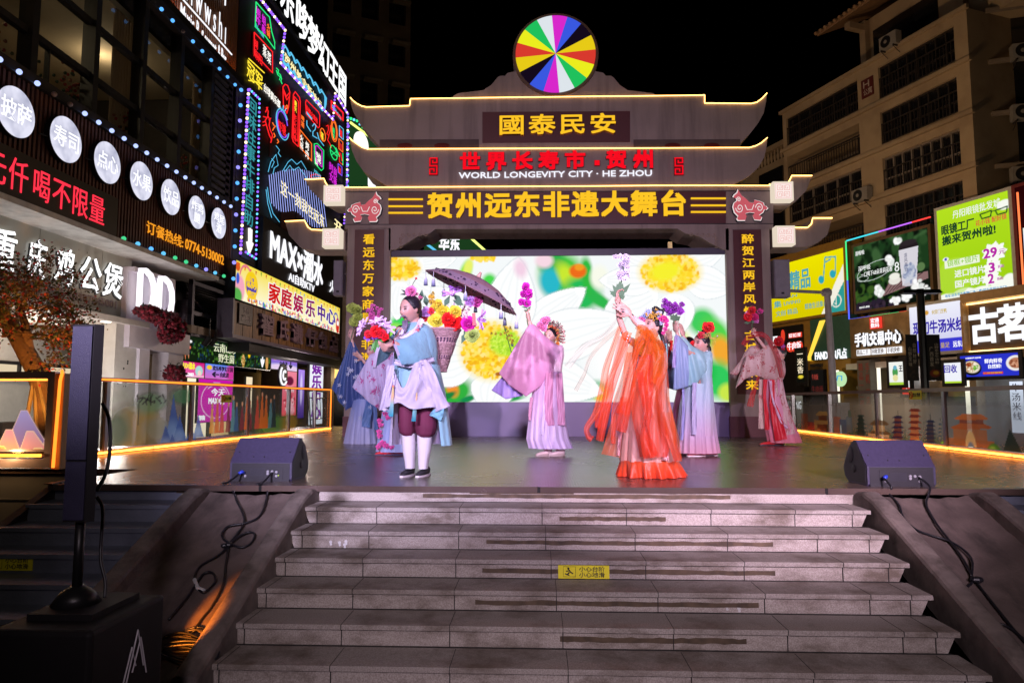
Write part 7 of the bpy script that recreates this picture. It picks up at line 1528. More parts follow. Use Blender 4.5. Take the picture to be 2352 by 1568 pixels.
def hand(mb,w_,d,pn,s=1.0,curl=.7,flip=1):
    d,pn=unit(d),unit(pn);pn=unit(pn-d*(pn @ d));ac=np.cross(d,pn)*flip;M=np.stack([ac,d,pn],1)
    mb.ball(w_+d*.048*s,.042*s,.056*s,.02*s,M,10,8)
    for i,(L,off)in enumerate(((.068,.0),(.078,.004),(.072,.002),(.056,-.006))):
        p=w_+d*(.088+off)*s+ac*(i-1.5)*.021*s;a=curl*.4;pts=[p-d*.03*s,p]
        for seg in range(3):dd=d*math.cos(a)+pn*math.sin(a)+ac*(i-1.5)*.06;p=p+dd*L*s*(.45,.32,.26)[seg];pts.append(p);a+=curl*.75
        mb.tube(pts,[.0095*s,.0095*s,.0088*s,.008*s,.0068*s],7)
    p=w_+d*.03*s-ac*.035*s;mb.tube([p,p+(d*.6-ac*.6+pn*.35)*.035*s,p+(d*.95-ac*.45+pn*.7)*.062*s],[.012*s,.0105*s,.0085*s],7)
skinm=None
def skin_mat():
    global skinm
    if skinm:return skinm
    m,n,b,o=new_mat('skin');a=n.nodes.new('ShaderNodeAttribute');a.attribute_name='col';n.links.new(a.outputs['Color'],b.inputs['Base Color']);b.inputs['Roughness'].default_value=.5;b.inputs['Subsurface Weight'].default_value=.12;b.inputs['Subsurface Radius'].default_value=(.02,.008,.005);b.inputs['Subsurface Scale'].default_value=.5;skinm=m;return m
def body(t,mb,voxel,head=None,base=(.50,.29,.24),man=False):
    me=bpy.data.meshes.new('body_source');me.from_pydata(mb.v,[],mb.f);me.update();o=bpy.data.objects.new('body_source',me);col.objects.link(o);md=o.modifiers.new('r','REMESH');md.mode='VOXEL';md.voxel_size=voxel;md.use_smooth_shade=True;sm=o.modifiers.new('s','SMOOTH');sm.factor=.5;sm.iterations=2
    dg=bpy.context.evaluated_depsgraph_get();dg.update();m2=bpy.data.meshes.new_from_object(o.evaluated_get(dg));n=len(m2.vertices);V=np.zeros(n*3);m2.vertices.foreach_get('co',V);V=V.reshape(-1,3);F_=[tuple(p.vertices)for p in m2.polygons];bpy.data.objects.remove(o);bpy.data.meshes.remove(me);bpy.data.meshes.remove(m2)
    b=MB();b.v=[tuple(x)for x in V];b.f=F_;C=np.tile(np.array([*base,1.0]),(n,1))
    if head:C=face_color(V,*head,base,man=man)
    b.c=[tuple(x)for x in C];return part('body',b,skin_mat(),t,True)
def limb(mb,pts,rs):mb.tube(pts,rs,12)
# ---- cloth helpers; pm(x, y, dy) turns a spot on the figure into a point
def levels(mb,pm,lv,pleat=(0,0),cols=None,n=72,seed=0,a0=0.,a1=6.2832,closed=True):
    rows=[];cc=[];m=len(lv)
    for i,(y,xl,xr,dep,dy)in enumerate(lv):
        c_=pm((xl+xr)/2,y,dy);rx=np.linalg.norm(pm(xr,y,dy)-pm(xl,y,dy))/2;f=i/max(1,m-1);row=[]
        for j in range(n if closed else n+1):
            th=a0+(a1-a0)*j/n;k=1+pleat[1]*f*(math.sin(pleat[0]*th+seed+.8*math.sin(2.3*th+seed))+.4*math.sin(pleat[0]*2.3*th+2*seed))if pleat[0]else 1
            row.append(c_+np.array([rx*k*math.cos(th),dep*k*math.sin(th),0]))
        rows.append(row)
        if cols is not None:cc.append(cols[i])
    c=cc if cols is not None else None
    (mb.loft if closed else mb.sheet)(rows,c)
def grad(stops,m):  # colours along m rings
    out=[]
    for i in range(m):
        f=i/max(1,m-1)*(len(stops)-1);k=min(int(f),len(stops)-2);u=f-k;out.append(tuple(np.array(stops[k])*(1-u)+np.array(stops[k+1])*u))
    return out
def interp(lv,k=4):
    out=[]
    for a,b in zip(lv[:-1],lv[1:]):
        for i in range(k):f=i/k;out.append(tuple(np.array(a)*(1-f)+np.array(b)*f))
    return out+[lv[-1]]
def sleeve(mb,pm,st,cols,fold=.02,nf=3,seed=0,k=6,n=28):
    "st: (x_top, y_top, x_bottom, y_bottom, thickness, dy): a hanging sleeve as a flattened tube"
    st=interp(st,k);rings=[]
    for i,(xt,yt,xb,yb,th,dy)in enumerate(st):
        T,B=pm(xt,yt,dy),pm(xb,yb,dy);f=i/(len(st)-1);ring=[]
        for j in range(n):
            a=2*math.pi*j/n;s_=.5-.5*math.cos(a);p=T+(B-T)*s_;w_=th*math.sin(a)*(1-.3*s_)+fold*s_**.7*math.sin(nf*3.0*f*2+5*s_+seed)*(1 if 1 else 0)
            ring.append(p+np.array([0,1,0])*w_)
        rings.append(ring)
    mb.loft(rings,grad(cols,len(rings)),cap=False)
def ribbon(mb,pm,pts,w_,c,seed=0,c2=None,twist=.5):
    q=[];pts=[np.array(p,float)for p in pts]
    for i in range(len(pts)-1):
        p0,p1,p2,p3=pts[max(i-1,0)],pts[i],pts[i+1],pts[min(i+2,len(pts)-1)]
        for s_ in range(7):t_=s_/7;q.append(.5*((2*p1)+(-p0+p2)*t_+(2*p0-5*p1+4*p2-p3)*t_**2+(-p0+3*p1-3*p2+p3)*t_**3))
    q.append(pts[-1]);W3=[pm(*p)for p in q];rows=[];m=len(W3);sc_=np.linalg.norm(pm(100,100,0)-pm(101,100,0))
    ws=w_ if hasattr(w_,'__len__')else(w_,w_)
    for i,p in enumerate(W3):
        t_=unit(W3[min(i+1,m-1)]-W3[max(i-1,0)]);sd=unit(np.cross(t_,[0,1,0]));nn=np.cross(sd,t_);f=i/(m-1);a=twist*math.sin(4.2*f+seed);sd2=sd*math.cos(a)+nn*math.sin(a);ww=(ws[0]+(ws[1]-ws[0])*f)*sc_/2
        rows.append([p+sd2*ww*(j/3.5-1)+nn*(.017*math.sin(j*1.5+7*f+seed)+.01*math.sin(j*.9-11*f))for j in range(8)])
    mb.sheet(rows,grad([c,c2 or c],m))
def blossom(mb,c_,r,colr,rnd,n=26,up=(0,-1,.2),flat=.75):
    up=unit(up);a,b=_frame(up)
    for i in range(n):
        f=(i+.5)/n;th=i*2.4;k=math.sqrt(f);d=unit((a*math.cos(th)+b*math.sin(th))*k*1.1+up*(1-k*.85));p=c_+d*r*(.45+.4*f)*np.array([1,flat,1]);s_=unit(np.cross(d,up)+1e-6);w_=r*rnd.uniform(.30,.45);cc=np.array(colr)*rnd.uniform(.65,1.25);e=unit(d+up*.5)
        mb.add([p-s_*w_-e*w_*.3,p+s_*w_-e*w_*.3,p+s_*w_*1.1+e*w_*.8,p+e*w_*1.15+d*w_*.2,p-s_*w_*1.1+e*w_*.8],[(0,1,2,3,4)],tuple(np.clip(cc,0,1)))
    mb.ball(c_,r*.5,r*.5*flat,r*.5,nu=8,nv=6,c=tuple(np.array(colr)*.6))
def lily(mb,c_,r,colr,d):
    d=unit(d);a,b=_frame(d)
    for i in range(6):
        th=i*1.047;o=a*math.cos(th)+b*math.sin(th);s_=np.cross(o,d);mb.add([c_,c_+(o*.45+d*.5)*r+s_*r*.22,c_+(o*1.0+d*.75)*r+s_*r*.12,c_+(o*1.25+d*.6)*r,c_+(o*1.0+d*.75)*r-s_*r*.12,c_+(o*.45+d*.5)*r-s_*r*.22],[(0,1,2,3,4,5)],colr)
def leaf(mb,p,d,L,w_,c=(.04,.13,.04)):
    d=unit(d);s_=unit(np.cross(d,[0,1,.2]));mb.add([p,p+d*L*.45+s_*w_,p+d*L,p+d*L*.45-s_*w_],[(0,1,2,3)],c)
petm=pbr('petal_cloth',attr=True,rough=.65,var=0)
def spray(mb,pts,r,colr,rnd,k=3,n=10,spread=1.0):
    for p in pts:
        for _ in range(k):blossom(mb,np.array(p)+np.array([rnd.gauss(0,r*spread),rnd.gauss(0,r*spread),rnd.gauss(0,r*spread)]),r,np.array(colr)*rnd.uniform(.75,1.2),rnd,n)
fab=cloth('robe_cloth',1,.25,.7,.3);silk=cloth('silk_cloth',1,.35,.45,.2);sheer=cloth('sheer_cloth',.62,.5,.5,.2);organza=cloth('organza_cloth',.52,.5,.4,.2);wisp=cloth('wisp_cloth',.12,.5,.4,.2)
hairm=pbr('black_hair',(.012,.010,.016),.35,var=.2,scale=60,bump=.6,bscale=120,dist=.01)
def shoes(t,spots,c,sole=(.02,.02,.02),d=(0,-1),L=.125):
    m=pbr('shoe_'+'%d%d%d'%tuple(int(x*99)for x in c),c,.6);ms=pbr('sole_'+'%d'%int(sole[0]*99),sole,.6);d=np.array([d[0],d[1],0.])/math.hypot(*d);x=np.array([-d[1],d[0],0]);M=np.stack([x,d,[0,0,1.]],1)
    for p in spots:
        p=np.array([p[0],p[1],0.]);mb=MB();rings=[]
        for i in range(9):
            f=i/8;w_=.043*math.sin(math.pi*(f*.86+.1))**.5*(1.05 if f>.4 else .92);h=.075*(1-.62*f**1.2)*(1 if f<.95 else .5);ring=[]
            for j in range(12):a=2*math.pi*j/12;ring.append(p+M @ np.array([w_*math.cos(a),-L*.8+2*L*f,.012+h*.5+h*.5*math.sin(a)]))
            rings.append(ring)
        mb.loft(rings,cap=True);o=part('shoe',mb,m,t,True);mb=MB();mb.loft([[p+M @ np.array([.047*math.sin(math.pi*(i/8*.86+.1))**.5*sx,-L*.82+2.05*L*i/8,z])for sx,z in((-1,.001),(1,.001),(1,.018),(-1,.018))]for i in range(9)],cap=True);part('sole',mb,ms,o)
def hair(t,c_,M,s,extra=()):
    mb=MB();mb.ball(c_+M @(np.array([0,-.13,.22])*s),.79*s,.86*s,.90*s,M,24,18)
    for(o,r)in extra:mb.ball(c_+M @(np.array(o)*s),r[0]*s,r[1]*s,r[2]*s,M,16,10)
    return part('hair',mb,hairm,t,True)
# ------------------------------------------------ the bearded man with basket
YM=6.78;pm=lambda x,y,dy=0:P(754.6+.30625*x,627.2+.30625*y,YM+dy)
man=thing('person','bearded man in a pale blue robe and maroon breeches holding a bouquet','person',pm(655,1520)*np.array([1,1,0]),'performers on the stage')
hc=pm(612,272,-.04);HM=head_frame((-.58,-.80,-.10));hs=.128
mb=MB();head_mesh(mb,hc,HM,hs);limb(mb,[pm(640,330,0),pm(655,400,.02),pm(660,450,.03)],[.052,.06,.08])
mb.loft([[pm(x0+(x1-x0)*(.5+.5*math.cos(a)),y,.02+dp*math.sin(a))for a in np.linspace(0,6.283,20,endpoint=False)]for y,x0,x1,dp in((410,560,740,.08),(500,545,760,.12),(650,560,745,.12),(800,560,755,.13),(900,560,755,.12))],cap=True)
limb(mb,[pm(740,430,.03),pm(735,560,-.05),pm(600,590,-.26),pm(490,525,-.36)],[.055,.05,.042,.028]);limb(mb,[pm(540,430,-.05),pm(480,560,-.2),pm(420,560,-.36),pm(375,520,-.42)],[.055,.05,.04,.028])
for xh,xk,xa in((610,592,608),(700,718,708)):limb(mb,[pm(xh,880,0),pm(xk,1180,-.02),pm(xa,1300,.0),pm(xa,1460,.02)],[.09,.06,.055,.04])
hand(mb,pm(485,525,-.36),pm(330,520,-.40)-pm(485,525,-.36),(-.2,.9,-.1),1.15,.75,1);hand(mb,pm(378,522,-.42),pm(330,500,-.36)-pm(378,530,-.42),(.5,.3,.3),1.05,.9,-1)
body(man,mb,.0065,(hc,HM,hs),(.50,.28,.24),True)
hair(man,hc,HM,hs,[((0,-.2,1.02),(.34,.34,.28)),((.66,-.1,.1),(.1,.3,.42)),((-.66,-.1,.1),(.1,.3,.42)),((0,-.75,-.3),(.5,.25,.5))])
mb=MB();rnd=random.Random(1)
for i in range(26):
    x=572+rnd.uniform(-14,20);mb.tube([pm(x,354+rnd.uniform(0,10),-.145),pm(575+(x-575)*.9,400,-.17),pm(572+(x-572)*.35,455+rnd.uniform(-25,10),-.16)],[.012,.010,.003],5)
for s_ in(-1,1):mb.tube([pm(565,318,-.165),pm(565+s_*18-4,326,-.155),pm(565+s_*26-4,345,-.14)],[.006,.006,.003],5)
part('beard',mb,pbr('grey_beard',(.15,.115,.18),.6,var=.25,scale=50),man,True)
blue,lav,teal_=(.27,.52,.64),(.58,.52,.72),(.10,.30,.38)
mb=MB();lv=interp([(372,612,700,.07,.02),(392,560,745,.10,.02),(425,520,780,.14,.02),(500,500,808,.18,.02),(590,495,815,.185,.02),(660,492,812,.18,.02),(760,490,832,.20,.03),(900,486,852,.21,.04)],3)
levels(mb,pm,lv,(9,.025),grad([blue,blue],len(lv)),seed=1);part('robe',mb,fab,man,True)
mb=MB();lv=interp([(700,505,808,.17,.03),(900,490,848,.22,.05),(1100,476,880,.26,.06),(1290,462,906,.28,.06)],4);levels(mb,pm,lv,(8,.05),grad([lav,lav,(.60,.55,.78)],len(lv)),a0=-.5,a1=math.pi+.35,closed=False,seed=2);part('robe_back',mb,fab,man,True)
mb=MB();lv=interp([(690,600,830,.19,.02),(900,610,878,.23,.03),(1100,640,905,.26,.05),(1285,660,928,.27,.06)],4);levels(mb,pm,lv,(7,.05),grad([blue,(.30,.58,.70)],len(lv)),a0=-.95,a1=1.0,closed=False,seed=4);part('robe_side',mb,fab,man,True)
# white apron sash
mb=MB();rows=[];N_=30;M_=18
for i in range(M_+1):
    f=i/M_;row=[]
    for j in range(N_+1):
        g_=j/N_;xt=478+292*g_;yt=664+190*math.exp(-((xt-560)/62)**2)+10*math.sin(9*g_);xb=412+432*g_;yb=1012-62*math.exp(-((xb-525)/70)**2)+35*max(0,g_-.5)+22*math.sin(5*g_);x=xt+(xb-xt)*f;y=yt+(yb-yt)*f
        bul=-.20-.05*math.sin(math.pi*g_)+.10*(abs(g_-.42)*1.6)**2*1.0-.05*f+.018*math.sin(16*g_+4*f)+.012*math.sin(9*f*(1+g_)+12*abs(g_-.3));row.append(pm(x,y,bul))
    rows.append(row)
mb.sheet(rows,[(.56,.51,.66)]*(M_+1));part('apron',mb,fab,man,True)
mb=MB();ribbon(mb,pm,[(495,665,-.2),(600,690,-.235),(700,668,-.22),(790,650,-.13)],38,(.58,.53,.68),1,twist=.1);ribbon(mb,pm,[(690,670,-.23),(745,760,-.24),(800,900,-.22),(850,1020,-.18)],(90,120),(.55,.50,.66),2,twist=.2);ribbon(mb,pm,[(470,690,-.2),(455,800,-.22),(430,920,-.22),(412,1030,-.2)],(50,60),(.55,.50,.66),3,twist=.2);part('sash',mb,fab,man,True)
mb=MB();ribbon(mb,pm,[(835,1000,-.16),(818,1050,-.17),(800,1085,-.18)],(70,95),(.20,.48,.62),0,twist=.1);ribbon(mb,pm,[(440,930,-.18),(430,980,-.18),(425,1040,-.18)],(50,60),(.16,.40,.52),0,twist=.1);part('lining',mb,fab,man,True)
mar=pbr('maroon_cotton',(.115,.012,.045),.8,var=.15,bump=.3,bscale=30,dist=.01)
for lv in([(930,528,665,.14,0),(1050,522,662,.14,0),(1150,526,655,.13,0),(1195,536,650,.115,0),(1215,556,640,.09,0)],[(930,640,802,.14,0),(1050,650,815,.14,0),(1160,650,812,.13,0),(1205,660,795,.115,0),(1226,682,775,.09,0)]):mb=MB();levels(mb,pm,interp(lv,4),(6,.03));part('trouser_leg',mb,mar,man,True)
stk=pbr('white_gaiter',(.56,.52,.58),.8,var=.06,bump=.3,bscale=40,dist=.006)
for lv in([(1200,546,650,.075,0),(1330,556,652,.07,0),(1400,568,648,.062,0),(1462,576,646,.055,0)],[(1210,664,778,.075,0),(1330,668,768,.07,0),(1400,672,752,.062,0),(1465,674,744,.055,0)]):mb=MB();levels(mb,pm,interp(lv,4),(5,.03));part('gaiter',mb,stk,man,True)
shoes(man,[pm(600,1500,.02)[:2],pm(716,1503,.02)[:2]],(.016,.015,.02),(.6,.55,.58),(-.25,-1),.135)
mb=MB();sleeve(mb,pm,[(720,385,800,540,.11,.02),(680,430,775,640,.11,-.08),(590,480,680,676,.09,-.22),(488,506,555,690,.065,-.34)],[blue,blue,(.22,.48,.62)],.015,2,1);part('sleeve',mb,fab,man,True)
mb=MB();sleeve(mb,pm,[(505,508,572,688,.062,-.325),(482,505,552,694,.072,-.345)],[lav,lav],.0,1,0,3);part('cuff',mb,fab,man,True)
mb=MB();sleeve(mb,pm,[(545,400,500,560,.08,-.06),(460,480,440,640,.08,-.24),(385,545,345,712,.06,-.40)],[blue,teal_,teal_],.015,2,3);part('sleeve',mb,fab,man,True);mb=MB();sleeve(mb,pm,[(395,548,358,714,.06,-.395),(372,545,335,716,.068,-.41)],[lav,lav],.0,1,0,3);part('cuff',mb,fab,man,True)
mb=MB();ribbon(mb,pm,[(702,345,-.05),(660,420,-.13),(590,465,-.17),(495,500,-.2)],(46,26),(.80,.74,.84),0,twist=.1);ribbon(mb,pm,[(590,385,-.1),(560,430,-.16),(535,470,-.18)],24,(.80,.74,.84),0,twist=.1);part('collar',mb,fab,man,True)
mb=MB();rnd=random.Random(6)
for i in range(26):f=rnd.random();blossom(mb,pm(620+70*f+rnd.gauss(0,8),480-80*f+rnd.gauss(0,9),-.165+.05*f),.009,rnd.choice([(.7,.08,.15),(.7,.3,.35),(.06,.08,.3)]),rnd,6)
part('embroidery',mb,petm,man)
tz_=[(.75,.62,.20),(.70,.45,.25),(.25,.45,.45),(.02,.28,.38)]
for(x0,y0),(x1,y1)in(((662,868),(636,1110)),((485,850),(466,1075))):
    mb=MB();rnd=random.Random(int(x0))
    for i in range(16):dx=rnd.uniform(-16,16);pts=[pm(x0+(x1-x0)*f+dx*f**.5,y0+(y1-y0)*f,-.27+rnd.uniform(-.012,.012))for f in(0,.3,.6,1)];k0=len(mb.v);mb.tube(pts,.004,4,c=None);mb.c[k0:]=[(*c_,1)for c_ in grad(tz_,4)for _ in range(4)]
    mb.ball(pm(x0,y0,-.27),.014,nu=8,nv=6,c=(.6,.2,.15));mb.tube([pm(x0+(30 if x0>600 else 5),690,-.25),pm(x0,y0,-.27)],.005,5,c=(.5,.5,.7));part('tassel',mb,petm,man)
mb=MB();rnd=random.Random(2);blossom(mb,pm(622,140,-.05),.05,(.75,.22,.45),rnd,34)
for x,y in((590,150),(660,160),(690,185)):blossom(mb,pm(x,y,-.04),.022,(.6,.15,.3),rnd,10)
mb.tube([pm(625,110,-.05),pm(635,75,-.05),pm(655,45,-.05)],.003,4,c=(.05,.05,.05));mb.ball(pm(657,40,-.05),.012,nu=8,nv=6,c=(.6,.02,.03))
for d in((530,160),(540,120),(690,142)):leaf(mb,pm(600,155,-.05),pm(*d,-.05)-pm(600,155,-.05),.09,.012,(.02,.02,.03))
part('hair_flower',mb,petm,man);mb=MB();mb.tube([pm(487,508,-.345),pm(487,525,-.40),pm(487,545,-.345)],.009,6);part('bracelet',mb,pbr('bead_red',(.35,.01,.05),.4),man)
# bouquet in his hands
bq=thing('bouquet','mixed bouquet of red roses and lilac lilies in the bearded man\'s hands','bouquet',pm(360,540,-.45),'flowers carried by the performers');rnd=random.Random(12);mb=MB()
for x,y,r,c_ in[(355,440,.052,(.75,.01,.02)),(300,460,.035,(.7,.02,.04)),(425,480,.035,(.75,.01,.02)),(395,455,.04,(.7,.02,.05))]:blossom(mb,pm(x,y,-.46),r,c_,rnd,30)
for x,y,dx,dy_ in[(400,400,.2,.6),(365,385,-.2,.8),(430,420,.7,.4),(285,405,-.6,.4),(270,420,-.8,.2)]:lily(mb,pm(x,y,-.44),.075,(.72,.52,.80),(dx,-.5,dy_))
spray(mb,[pm(x,y,-.44)for x,y in((290,470),(310,485),(345,470),(330,490),(380,480))],.02,(.30,.10,.62),rnd,2,9);part('blooms',mb,petm,bq)
mb=MB();
for x,y in((260,380),(255,400),(440,500),(325,570),(345,580),(365,570),(310,430)):leaf(mb,pm(360,500,-.44),pm(x,y,-.44)-pm(360,500,-.44),.12,.02,(.08,.28,.06))
mb.tube([pm(365,470,-.44),pm(350,590,-.43)],.016,6,c=(.05,.2,.04));part('stems',mb,petm,bq)
# basket on his back
k7c=lambda x,y,dy=0:P((980+.1914*x)/1.0204,(600+.1914*y)/1.0204,YM+.24+dy)
bk_=thing('flower_basket','woven mauve back basket overflowing with artificial flowers behind the bearded man','basket',k7c(290,1410));mb=MB();ax0,ax1=k7c(250,1410),k7c(300,905);rings=[]
for i in range(15):f=i/14;c_=ax0+(ax1-ax0)*f;r=.075+.105*f+(.004 if i%2 else 0);rings.append([c_+np.array([r*math.cos(a)*(1+.01*math.sin(22*a)),r*math.sin(a),.0])for a in np.linspace(0,6.283,40,endpoint=False)])
mb.loft(rings)
wk=pbr('wicker',(.36,.22,.24),.6,var=.4,scale=50,bump=.9,bscale=80,dist=.01);part('weave',mb,wk,bk_);mb=MB()
for f in np.arange(.02,1,.035):
    c_=ax0+(ax1-ax0)*f;r=.079+.105*f
    if .28<f<.38 or .68<f<.80:continue
    mb.tube([c_+np.array([r*math.cos(a),r*math.sin(a),.004*math.sin(14*a)])for a in np.linspace(0,6.4,42)],.006,4)
for f,k_ in((1.0,.012),(.0,.01)):c_=ax0+(ax1-ax0)*f;r=.08+.105*f;mb.tube([c_+np.array([r*math.cos(a),r*math.sin(a),0])for a in np.linspace(0,6.4,42)],k_,6)
part('cane_band',mb,wk,bk_);mb=MB()
for f0,f1 in((.285,.325),(.335,.375),(.69,.735),(.745,.79)):
    for j in range(30):a=j*.2094;q_=[ax0+(ax1-ax0)*f+np.array([(.081+.105*f)*math.cos(a+s_),(.081+.105*f)*math.sin(a+s_),0])for f,s_ in((f0,-.06),(f0,.04),(f1,.06),(f1,-.04))];mb.quad(*q_)
part('weave_opening',mb,pbr('opening_dark',(.05,.02,.06),.9),bk_)
rnd=random.Random(33);fl=MB()
for x,y,r,c_,n in[(225,790,.075,(.80,.74,.08),40),(425,810,.088,(.78,.008,.012),46),(370,775,.06,(.75,.01,.012),36),(490,830,.055,(.72,.01,.02),30),(620,840,.072,(.55,.01,.33),38),(370,910,.045,(.82,.68,.05),24),(372,955,.040,(.7,.02,.06),60),(665,975,.064,(.36,.48,.12),60),(160,680,.035,(.7,.02,.05),20),(85,755,.04,(.6,.01,.03),24),(720,565,.052,(.60,.08,.36),26),(640,560,.05,(.50,.25,.62),26),(300,680,.06,(.78,.66,.04),30),(450,690,.06,(.75,.62,.05),30),(240,600,.05,(.78,.58,.05),26),(100,690,.05,(.52,.28,.62),22),(200,640,.04,(.7,.6,.05),20)]:blossom(fl,k7c(x,y,-.12+.05*rnd.random()),r,c_,rnd,n)
spray(fl,[k7c(160,y,-.08)for y in(490,520,550,575)],.018,(.65,.42,.04),rnd,4,8);spray(fl,[k7c(x,y,-.1)for x,y in((600,680),(560,720),(620,640),(540,700))],.014,(.65,.48,.52),rnd,5,7,1.4)
part('blooms',fl,petm,bk_);mb=MB();lily(mb,k7c(430,500,-.1),.10,(.58,.30,.74),(-.2,-.5,.8));lily(mb,k7c(455,440,-.08),.075,(.42,.16,.66),(.2,-.3,1));lily(mb,k7c(715,770,-.12),.10,(.55,.28,.74),(1,-.2,-.15));part('lily',mb,petm,bk_);mb=MB()
for x,y,x2,y2 in((420,740,440,560),(440,740,450,500),(540,780,700,770),(500,700,530,560),(160,650,160,520),(480,720,560,620),(330,700,370,590)):mb.tube([k7c(x,y,-.08),k7c(x2,y2,-.09)],.005,5,c=(.40,.34,.36))
for x,y,x2,y2 in((560,900,610,1020),(540,560,490,520),(560,600,470,560),(110,620,90,520),(30,560,40,480),(320,620,350,560),(590,930,560,1000),(180,700,120,660)):leaf(mb,k7c(x,y,-.1),k7c(x2,y2,-.1)-k7c(x,y,-.1),.13,.03,(.03,.10,.05))
part('foliage',mb,petm,bk_);mb=MB();q_=[k7c(660,700,-.16),k7c(700,695,-.16),k7c(708,850,-.16),k7c(668,850,-.16)];mb.prism(q_[::-1],(0,.01,0));part('red_card',mb,pbr('card_red',(.62,.01,.02),.5),bk_)
# oil-paper parasol
px_=thing('parasol','mauve paper parasol with tassels tilted above the flower basket','parasol',k7c(560,640,.02));hub=k7c(636,470,.05);apx=k7c(738,262,.05);axd=unit(apx-hub+np.array([0,-.004,0]));a_,b_=_frame(axd);Rr=.53;rim_c=hub+axd*.02
NR=32;rim=[rim_c+(a_*math.cos(th)+b_*math.sin(th))*Rr+axd*.0 for th in np.linspace(0,6.283,NR,endpoint=False)];top=hub+axd*.20
mb=MB();rows=[]
for f in(0.03,.25,.5,.7,.72,.92,1.0):rows.append([top+(p-top)*f+axd*(.05*math.sin(math.pi*f))for p in rim])
pc=(.52,.31,.38);mb.loft(rows,[pc,pc,pc,pc,(.50,.36,.50),(.50,.36,.50),pc]);rnd=random.Random(3)
for i in range(90):th=rnd.uniform(0,6.28);f=rnd.uniform(.74,.9);p=top+(rim_c+(a_*math.cos(th)+b_*math.sin(th))*Rr-top)*f+axd*(.05*math.sin(math.pi*f)-.006);mb.ball(p,rnd.uniform(.006,.02),nu=5,nv=3,c=(.08,.04,.10))
part('canopy',mb,cloth('paper_cloth',1,.6,.6,0),px_);mb=MB()
for i,p in enumerate(rim):q_=top+(p-top)*.62+axd*.035;mb.tube([top+(p-top)*.05,q_,p-axd*.004],.0035,4);mb.tube([hub,q_-axd*.004],.003,4)
part('ribs',mb,pbr('bamboo_rib',(.36,.2,.18),.6),px_);mb=MB();mb.tube([k7c(520,720,.0),hub,top],.011,8);mb.tube([hub-axd*.03,hub+axd*.03],.028,10);mb.tube([top-axd*.01,top+axd*.06],[.03,.012],10);part('handle',mb,pbr('bamboo_handle',(.45,.25,.22),.5),px_,True)
for i in range(8):
    p=rim[i*4];mb=MB();mb.tube([p,p-np.array([0,0,.06])],.003,4,c=(.5,.5,.6));q_=p-np.array([0,0,.06]);k0=len(mb.v);mb.tube([q_,q_-np.array([0,0,.03]),q_-np.array([0,0,.09])],[.006,.017,.022],8);mb.c[k0:]=[(*c_,1)for c_ in((.6,.6,.68),(.35,.36,.5),(.03,.04,.12))for _ in range(8)];part('tassel',mb,petm,px_)
# ------------------------------------------------ dancers
def dancer(label,pm,zb,head,fwd,hs,arms,torso,legs,base=(.54,.32,.27),roll=0,voxel=.0075,hair_extra=()):
    t=thing('person',label,'person',(pm(*torso[-1][:2])[0],pm(*torso[-1][:2])[1],0),'performers on the stage');mb=MB();hd=None
    if head is not None:
        hc=pm(*head);HM=head_frame(fwd,roll);head_mesh(mb,hc,HM,hs);hd=(hc,HM,hs);limb(mb,[hc-HM @ np.array([0,.15,.4])*hs,pm(*torso[0])],[.045,.055])
    limb(mb,[pm(*p)for p in torso],[.072,.085,.07,.085][:len(torso)])
    for a in arms:
        pts=[pm(*p)for p in a['j']];limb(mb,pts,[.040,.034,.030,.024][-len(pts):]);hand(mb,pts[-1],a.get('d',pts[-1]-pts[-2]),a.get('n',(-1,-.3,0)),a.get('s',1.0),a.get('curl',.8),a.get('flip',1))
    for L in legs:limb(mb,[pm(*p)for p in L],[.075,.05,.033][:len(L)])
    body(t,mb,voxel,hd,base)
    if hd:hair(t,*hd,hair_extra)
    return t,hd
# pink dancer
YP=9.38;pm=lambda x,y,dy=0:P(1107.4+.2876*x,627.2+.2876*y,YP+dy)
pk,hd=dancer('dancer in pale pink robe raising magenta flowers before the screen',pm,0,(545,508,0),(-.45,-.88,.05),.118,[dict(j=[(590,610,0),(510,580,-.08),(400,440,-.16),(378,385,-.18)],d=(-.15,0,1),n=(-1,.2,0),s=1.1),dict(j=[(570,610,-.02),(480,570,-.09),(385,440,-.16),(366,372,-.18)],d=(-.1,0,1),n=(1,.2,0),s=1.1,flip=-1)],[(575,610,0),(575,700,0),(570,800,0),(560,900,0)],[[(530,950,0),(520,1200,0),(510,1415,0)],[(590,950,0),(600,1200,0),(605,1415,0)]])
pink,pink2,lil=(.66,.32,.52),(.72,.46,.62),(.46,.36,.78)
mb=MB();lv=interp([(575,560,640,.06,0),(600,525,652,.09,0),(660,510,655,.12,0),(740,525,640,.11,0),(800,515,635,.11,0)],3);levels(mb,pm,lv,(7,.02),grad([pink2,(.78,.58,.68)],len(lv)));part('bodice',mb,silk,pk,True)
mb=MB();lv=interp([(790,495,640,.12,0),(950,400,650,.17,0),(1150,375,660,.20,0),(1320,358,690,.22,0),(1395,380,722,.23,0)],5);levels(mb,pm,lv,(17,.05),grad([(.62,.36,.58),(.66,.46,.68),(.68,.54,.76),(.66,.50,.76)],len(lv)),n=140,seed=2);part('skirt',mb,silk,pk,True)
mb=MB();sleeve(mb,pm,[(640,590,620,760,.09,0),(560,545,560,790,.10,-.08),(490,490,470,900,.09,-.14),(430,420,350,985,.07,-.17),(385,395,210,890,.055,-.18),(345,455,135,800,.04,-.18)],[pink2,pink,pink,pink,(.70,.38,.58)],.03,4,1,7,36);part('sleeve',mb,silk,pk,True)
mb=MB();sleeve(mb,pm,[(350,460,325,980,.05,-.06),(250,600,190,1005,.05,-.06),(180,800,75,935,.03,-.07)],[lil,lil,(.42,.34,.80)],.03,3,2);part('under_sleeve',mb,silk,pk,True)
mb=MB()
